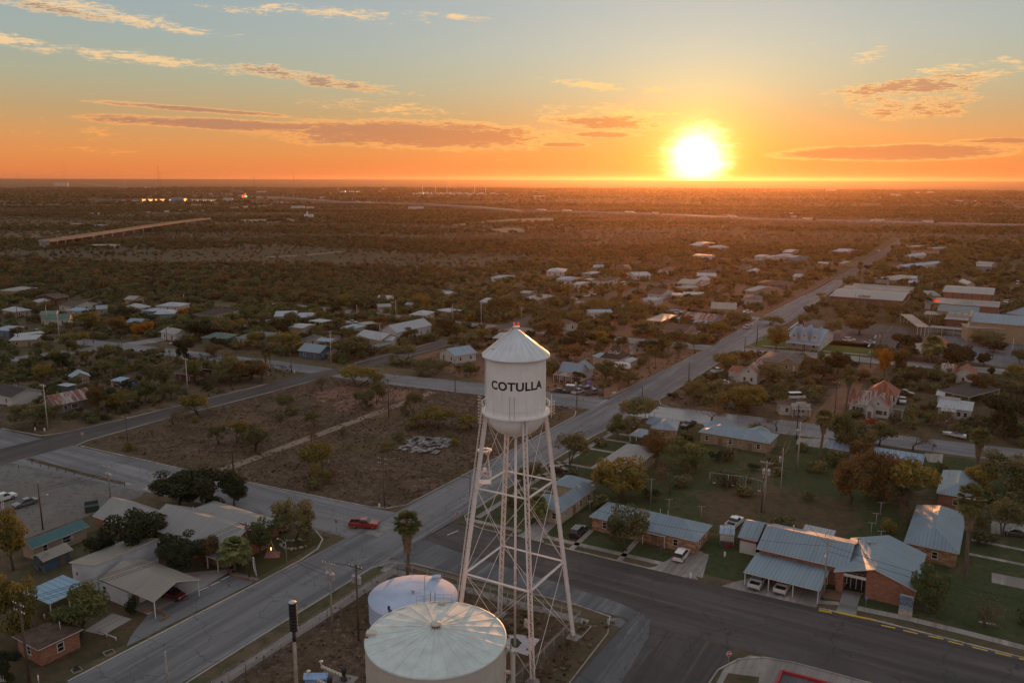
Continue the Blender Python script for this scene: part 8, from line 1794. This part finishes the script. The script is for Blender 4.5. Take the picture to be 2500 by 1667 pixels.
# farther town and the near brush read as one mass
scatter(620, 150, 420, -500, -292, KM, 3.2, 6.4, False, 3.4)
scatter(380, 128, 208, -300, -207, KM, 1.8, 3.8, False, 2.6); scatter(560, 222, 312, -330, -192, KM, 3.2, 6.4, False, 3); scatter(820, 326, 402, -330, -93, KM, 3.6, 7, False, 3); scatter(110, 229, 312, -176, -97, KM, 2.4, 5, False, 4); scatter(170, 235, 325, -78, 70, KM, 3, 5.5, False, 4); scatter(40, 134, 214, -80, 66, ['x'], 3.4, 5.4, False, 5)
scatter(700, 405, 600, -330, -92, KM, 3.5, 6.5, False, 4); scatter(850, 416, 1050, -74, 40, KM, 4, 8, False, 4); scatter(1000, 430, 1050, 40, 330, KM, 4, 8, False, 4); scatter(500, 520, 900, -300, -90, KM, 3.5, 7, False, 4); scatter(60, 345, 480, 20, 160, KM, 4, 7, False, 4)
# ------------------------------------------------------------------ the brush country: one mass of scattered shrubs out to the horizon
def leafproto(kind, seed, lod):
    rng = random.Random(seed); blobs = [(rng.uniform(-1.6,1.6), rng.uniform(-1.6,1.6), 1.5+rng.uniform(-.4,1.2), rng.uniform(.9,1.5), rng.uniform(.9,1.5), rng.uniform(.7,1.3)) for _ in range(8)]
    vs, fs = leaves(blobs, 420 if lod == 0 else 110, .62 if lod == 0 else 1.3, rng); me = bpy.data.meshes.new('brush_clump'); me.from_pydata([tuple(v) for v in vs], [], fs); me.materials.append(LM[kind]); me.update()
    return me
def stuff_instancer(name, pts, kinds, lod, base_h=3.0):
    meshes = [leafproto(k, 7*i+lod, lod) for i, k in enumerate(kinds)]
    pm = bpy.data.meshes.new(name); pm.from_pydata([(p[0], p[1], p[3] if len(p) > 3 else 0) for p in pts], [], [])
    a = pm.attributes.new('sz', 'FLOAT', 'POINT'); a.data.foreach_set('value', [p[2] for p in pts])
    b_ = pm.attributes.new('pick', 'INT', 'POINT'); b_.data.foreach_set('value', [p[4] if len(p) > 4 else _sr.randrange(len(kinds)) for p in pts])
    o = bpy.data.objects.new(name, pm); COL.objects.link(o); o['kind'] = 'stuff'
    cl = bpy.data.collections.new(name+'_clumps')
    for i, m_ in enumerate(meshes): cl.objects.link(bpy.data.objects.new('brush_clump', m_))
    ng = bpy.data.node_groups.new(name, 'GeometryNodeTree'); ng.interface.new_socket('Geometry', in_out='INPUT', socket_type='NodeSocketGeometry'); ng.interface.new_socket('Geometry', in_out='OUTPUT', socket_type='NodeSocketGeometry')
    n = ng.nodes; L = ng.links.new; gi = n.new('NodeGroupInput'); go = n.new('NodeGroupOutput')
    mp = n.new('GeometryNodeMeshToPoints'); L(gi.outputs[0], mp.inputs[0]); ci = n.new('GeometryNodeCollectionInfo'); ci.inputs['Collection'].default_value = cl; ci.inputs['Separate Children'].default_value = True; ci.inputs['Reset Children'].default_value = True
    ip = n.new('GeometryNodeInstanceOnPoints'); ip.inputs['Pick Instance'].default_value = True; L(mp.outputs[0], ip.inputs['Points']); L(ci.outputs[0], ip.inputs['Instance'])
    pk = n.new('GeometryNodeInputNamedAttribute'); pk.data_type = 'INT'; pk.inputs[0].default_value = 'pick'; L(pk.outputs[0], ip.inputs['Instance Index'])
    at = n.new('GeometryNodeInputNamedAttribute'); at.data_type = 'FLOAT'; at.inputs[0].default_value = 'sz'; cx_ = n.new('ShaderNodeCombineXYZ')
    rz = n.new('FunctionNodeRandomValue'); rz.data_type = 'FLOAT'; rz.inputs[2].default_value = 0; rz.inputs[3].default_value = 6.28; L([q for q in rz.outputs if q.enabled][0] if False else rz.outputs[1], cx_.inputs[2]); L(cx_.outputs[0], ip.inputs['Rotation'])
    rs = n.new('FunctionNodeRandomValue'); rs.data_type = 'FLOAT_VECTOR'; rs.inputs[0].default_value = (.8,.8,.75); rs.inputs[1].default_value = (1.25,1.25,1.1); rs.inputs['Seed'].default_value = 5
    vm = n.new('ShaderNodeVectorMath'); vm.operation = 'SCALE'; L(rs.outputs[0], vm.inputs[0]); L(at.outputs[0], vm.inputs['Scale']); L(vm.outputs[0], ip.inputs['Scale'])
    L(ip.outputs[0], go.inputs[0]); md = o.modifiers.new('scatter', 'NODES'); md.node_group = ng; return o
stuff_instancer('far_town_trees', FARPTS, ['olive','olive','green','dark','olive','green','darkish','gold'], 0)
TOWNP = SV([(20,-340), (402,-340), (402,-100)]); 
def brush(r0, r1, gap0, gap1, smin, smax, dens=1.0):
    out = []; area = radians(66)/2*(r1*r1-r0*r0); n = int(area/(((gap0+gap1)/2)**2)*dens)
    for _ in range(n):
        r = sqrt(_sr.uniform(r0*r0, r1*r1)); a = radians(_sr.uniform(-33, 33)); x, y = r*sin(a), r*cos(a)
        s, t = x*E1.x+y*E1.y, x*E2.x+y*E2.y
        if s < 402 or (s < 1060 and -300 < t < 330 and (t > -92 or s < 600)): 
            if not ((s > 402 and t < -300) or (s > 318 and t < -300) or (s > 215 and t < -335)): continue
        nz = noise.noise(Vector((x/520, y/120, 3)))*1.3+.5*noise.noise(Vector((x/90, y/45, 9)))
        if nz < -.22 and _sr.random() < .72: continue
        if blocked(x, y, 1) : continue
        big = noise.noise(Vector((x/650, y/150, 17)))+.35*noise.noise(Vector((x/160, y/50, 2)))
        sz = _sr.uniform(smin, smax)
        if big < -.05:                       # open scrub: low grey-green shrubs with soil between
            if _sr.random() < .35: continue
            out.append((x, y, sz*.6, 0, _sr.choice((5, 6, 6, 7))))
        else: out.append((x, y, sz*(.85+1.1*min(big, .5)), 0, _sr.randrange(5)))
    return out
_hwyp = [P(f_, x, y) for f_, x, y in HW]
def nearhwy(p, d=17, back=0):
    for a, b in zip(_hwyp, _hwyp[1:]):
        ab = b-a; q = Vector((p[0]-a.x, p[1]-a.y, 0)); t_ = max(0, min(1, q.dot(ab)/ab.dot(ab)))
        if (q-ab*t_).length < d: return True
    return False
LM['straw'] = leafmat('straw', [(0,(.10,.07,.05)), (.5,(.19,.13,.09)), (1,(.30,.21,.14))], .1)
P1 = [p for p in brush(330, 1000, 5.0, 5.0, .5, 1.15)]
P2 = [p for p in brush(1000, 2300, 7.6, 7.6, .7, 1.35) if not nearhwy(p, 48)]
P3 = [p for p in brush(2300, 6500, 23, 23, 1.1, 2.2) if not nearhwy(p, 60)]
print('brush', len(P1), len(P2), len(P3), 'far town', len(FARPTS))
stuff_instancer('brushland', P1, ['olive','green','darkish','rust','darkish','olive','bare','straw'], 0)
stuff_instancer('distant_brushland', P2+P3, ['olive','green','darkish','rust','darkish','olive','bare','straw'], 1)
# low weeds and tufts on the vacant lots and yards
def tufts(name, polys, n, kinds, smin, smax):
    pts = []
    for pl in polys:
        xs = [p.x for p in pl]; ys = [p.y for p in pl]; A_ = 0; c = 0
        while c < n:
            x, y = _sr.uniform(min(xs), max(xs)), _sr.uniform(min(ys), max(ys)); c += 1
            if not inpoly(x, y, [(p.x, p.y) for p in pl]) or noise.noise(Vector((x/7, y/7, 4))) < -.12+_sr.uniform(-.3,.3): continue
            pts.append((x, y, _sr.uniform(smin, smax)))
    return stuff_instancer(name, pts, kinds, 1)
LM['weed'] = leafmat('weeds', [(0,(.035,.045,.02)), (.5,(.07,.07,.03)), (1,(.13,.1,.045))], .1)
tufts('dry_weeds', [SV([(121.5,-193), (120.5,-157), (123,-121), (125,-99), (213.5,-95.5), (206,-188)])], 12000, ['straw','straw','bare','weed'], .04, .11)
tufts('dry_weeds', [SV([(31,-85), (106,-83.5), (106.5,-48), (31,-50)])], 2600, ['straw','weed','weed'], .04, .09)
tufts('dry_weeds', [SV([(228,-96), (312,-92), (312,-176), (228,-180)]), SV([(229,-80.5), (316,-78.5), (322,-38), (232,-55)]), SV([(130,-207), (187,-201), (210,-200), (208,-285), (125,-290)])], 2400, ['straw','weed','weed'], .06, .2)
tufts('ragged_verge', [SV([(104.4,-47.3), (107.5,-43), (90,-42.6), (60,-44), (60,-48.5), (90,-47.4)]), SV([(96,-62),(103,-60),(103,-52),(95,-55)])], 900, ['weed','straw'], .06, .16)
# ------------------------------------------------------------------ prototypes leave the scene once copied
for pr in protos:
    for c in kids(pr):
        for g_ in kids(c): bpy.data.objects.remove(g_)
        bpy.data.objects.remove(c)
    bpy.data.objects.remove(pr)
# describe each scattered tree by what it stands beside
def describe():
    used = {}; 
    for r, kind, x, y, h, done in TREES:
        if done: continue
        px0 = PX((x, y, 0)); best = sorted(LAND, key=lambda L: (L[1]-x)**2+(L[2]-y)**2)[:1][0]
        lx, ly = PX((best[1], best[2], 0)); dist = sqrt((best[1]-x)**2+(best[2]-y)**2)-best[3]
        dx, dy = px0[0]-lx, (px0[1]-ly)*1.6
        rel = ('left of' if dx < 0 else 'right of') if abs(dx) > abs(dy) else ('behind' if dy < 0 else 'in front of')
        far = 'close' if dist < 4 else 'some way' if dist < 18 else 'well'
        size = 'tall' if h > 7.5 else 'small' if h < 4 else 'mid sized'
        nm = best[0]; key = (size, KW[kind], far, rel, nm); used.setdefault(key, []).append((px0[0], r))
    for (size, kw, far, rel, nm), L in used.items():
        L.sort(key=lambda q: q[0]); n = len(L)
        for i, (_, r) in enumerate(L):
            od = '' if n == 1 else ('leftmost ' if i == 0 else 'rightmost ' if i == n-1 else ['', 'second ', 'third ', 'fourth ', 'fifth ', 'sixth ', 'seventh '][min(i, 6)]+'from left ' )
            w = (od+size+' '+kw+' '+far+' '+rel+' '+nm).split()
            if len(w) > 16: w = (od+kw+' '+rel+' '+nm).split()
            if len(w) > 16: w = w[:16]
            while w[-1] in ('the','of','with','and','in','beside','by','left','behind','to','from','a'): w.pop()
            r['label'] = ' '.join(w)
    seen = {}
    for r, kind, x, y, h, done in TREES:
        seen.setdefault(r['label'], []).append(r)
    for l, L in seen.items():
        if len(L) > 1:
            L.sort(key=lambda r: r.location.y)
            for i, r in enumerate(L):
                w = (['nearest ', 'farther ', 'farthest ', 'far back '][min(i, 3)]+l).split()[:16]; r['label'] = ' '.join(w)
describe()
def haze(den, top, ani, col):
    me = bpy.data.meshes.new('haze'); a = 21000
    v = [(-a,-3000,-3), (a,-3000,-3), (a,a,-3), (-a,a,-3), (-a,-3000,top), (a,-3000,top), (a,a,top), (-a,a,top)]
    me.from_pydata(v, [], [(0,3,2,1), (4,5,6,7), (0,1,5,4), (1,2,6,5), (2,3,7,6), (3,0,4,7)])
    o = bpy.data.objects.new('haze', me); COL.objects.link(o); o['kind'] = 'stuff'
    m = bpy.data.materials.new('haze_air'); m.use_nodes = True; t = m.node_tree; t.nodes.clear()
    pv = t.nodes.new('ShaderNodeVolumePrincipled'); pv.inputs['Density'].default_value = den; pv.inputs['Anisotropy'].default_value = ani
    pv.inputs['Color'].default_value = (*col, 1)
    out = t.nodes.new('ShaderNodeOutputMaterial'); t.links.new(pv.outputs[0], out.inputs['Volume']); me.materials.append(m)
haze(3.5e-5, 112, .74, (.78,.52,.36))
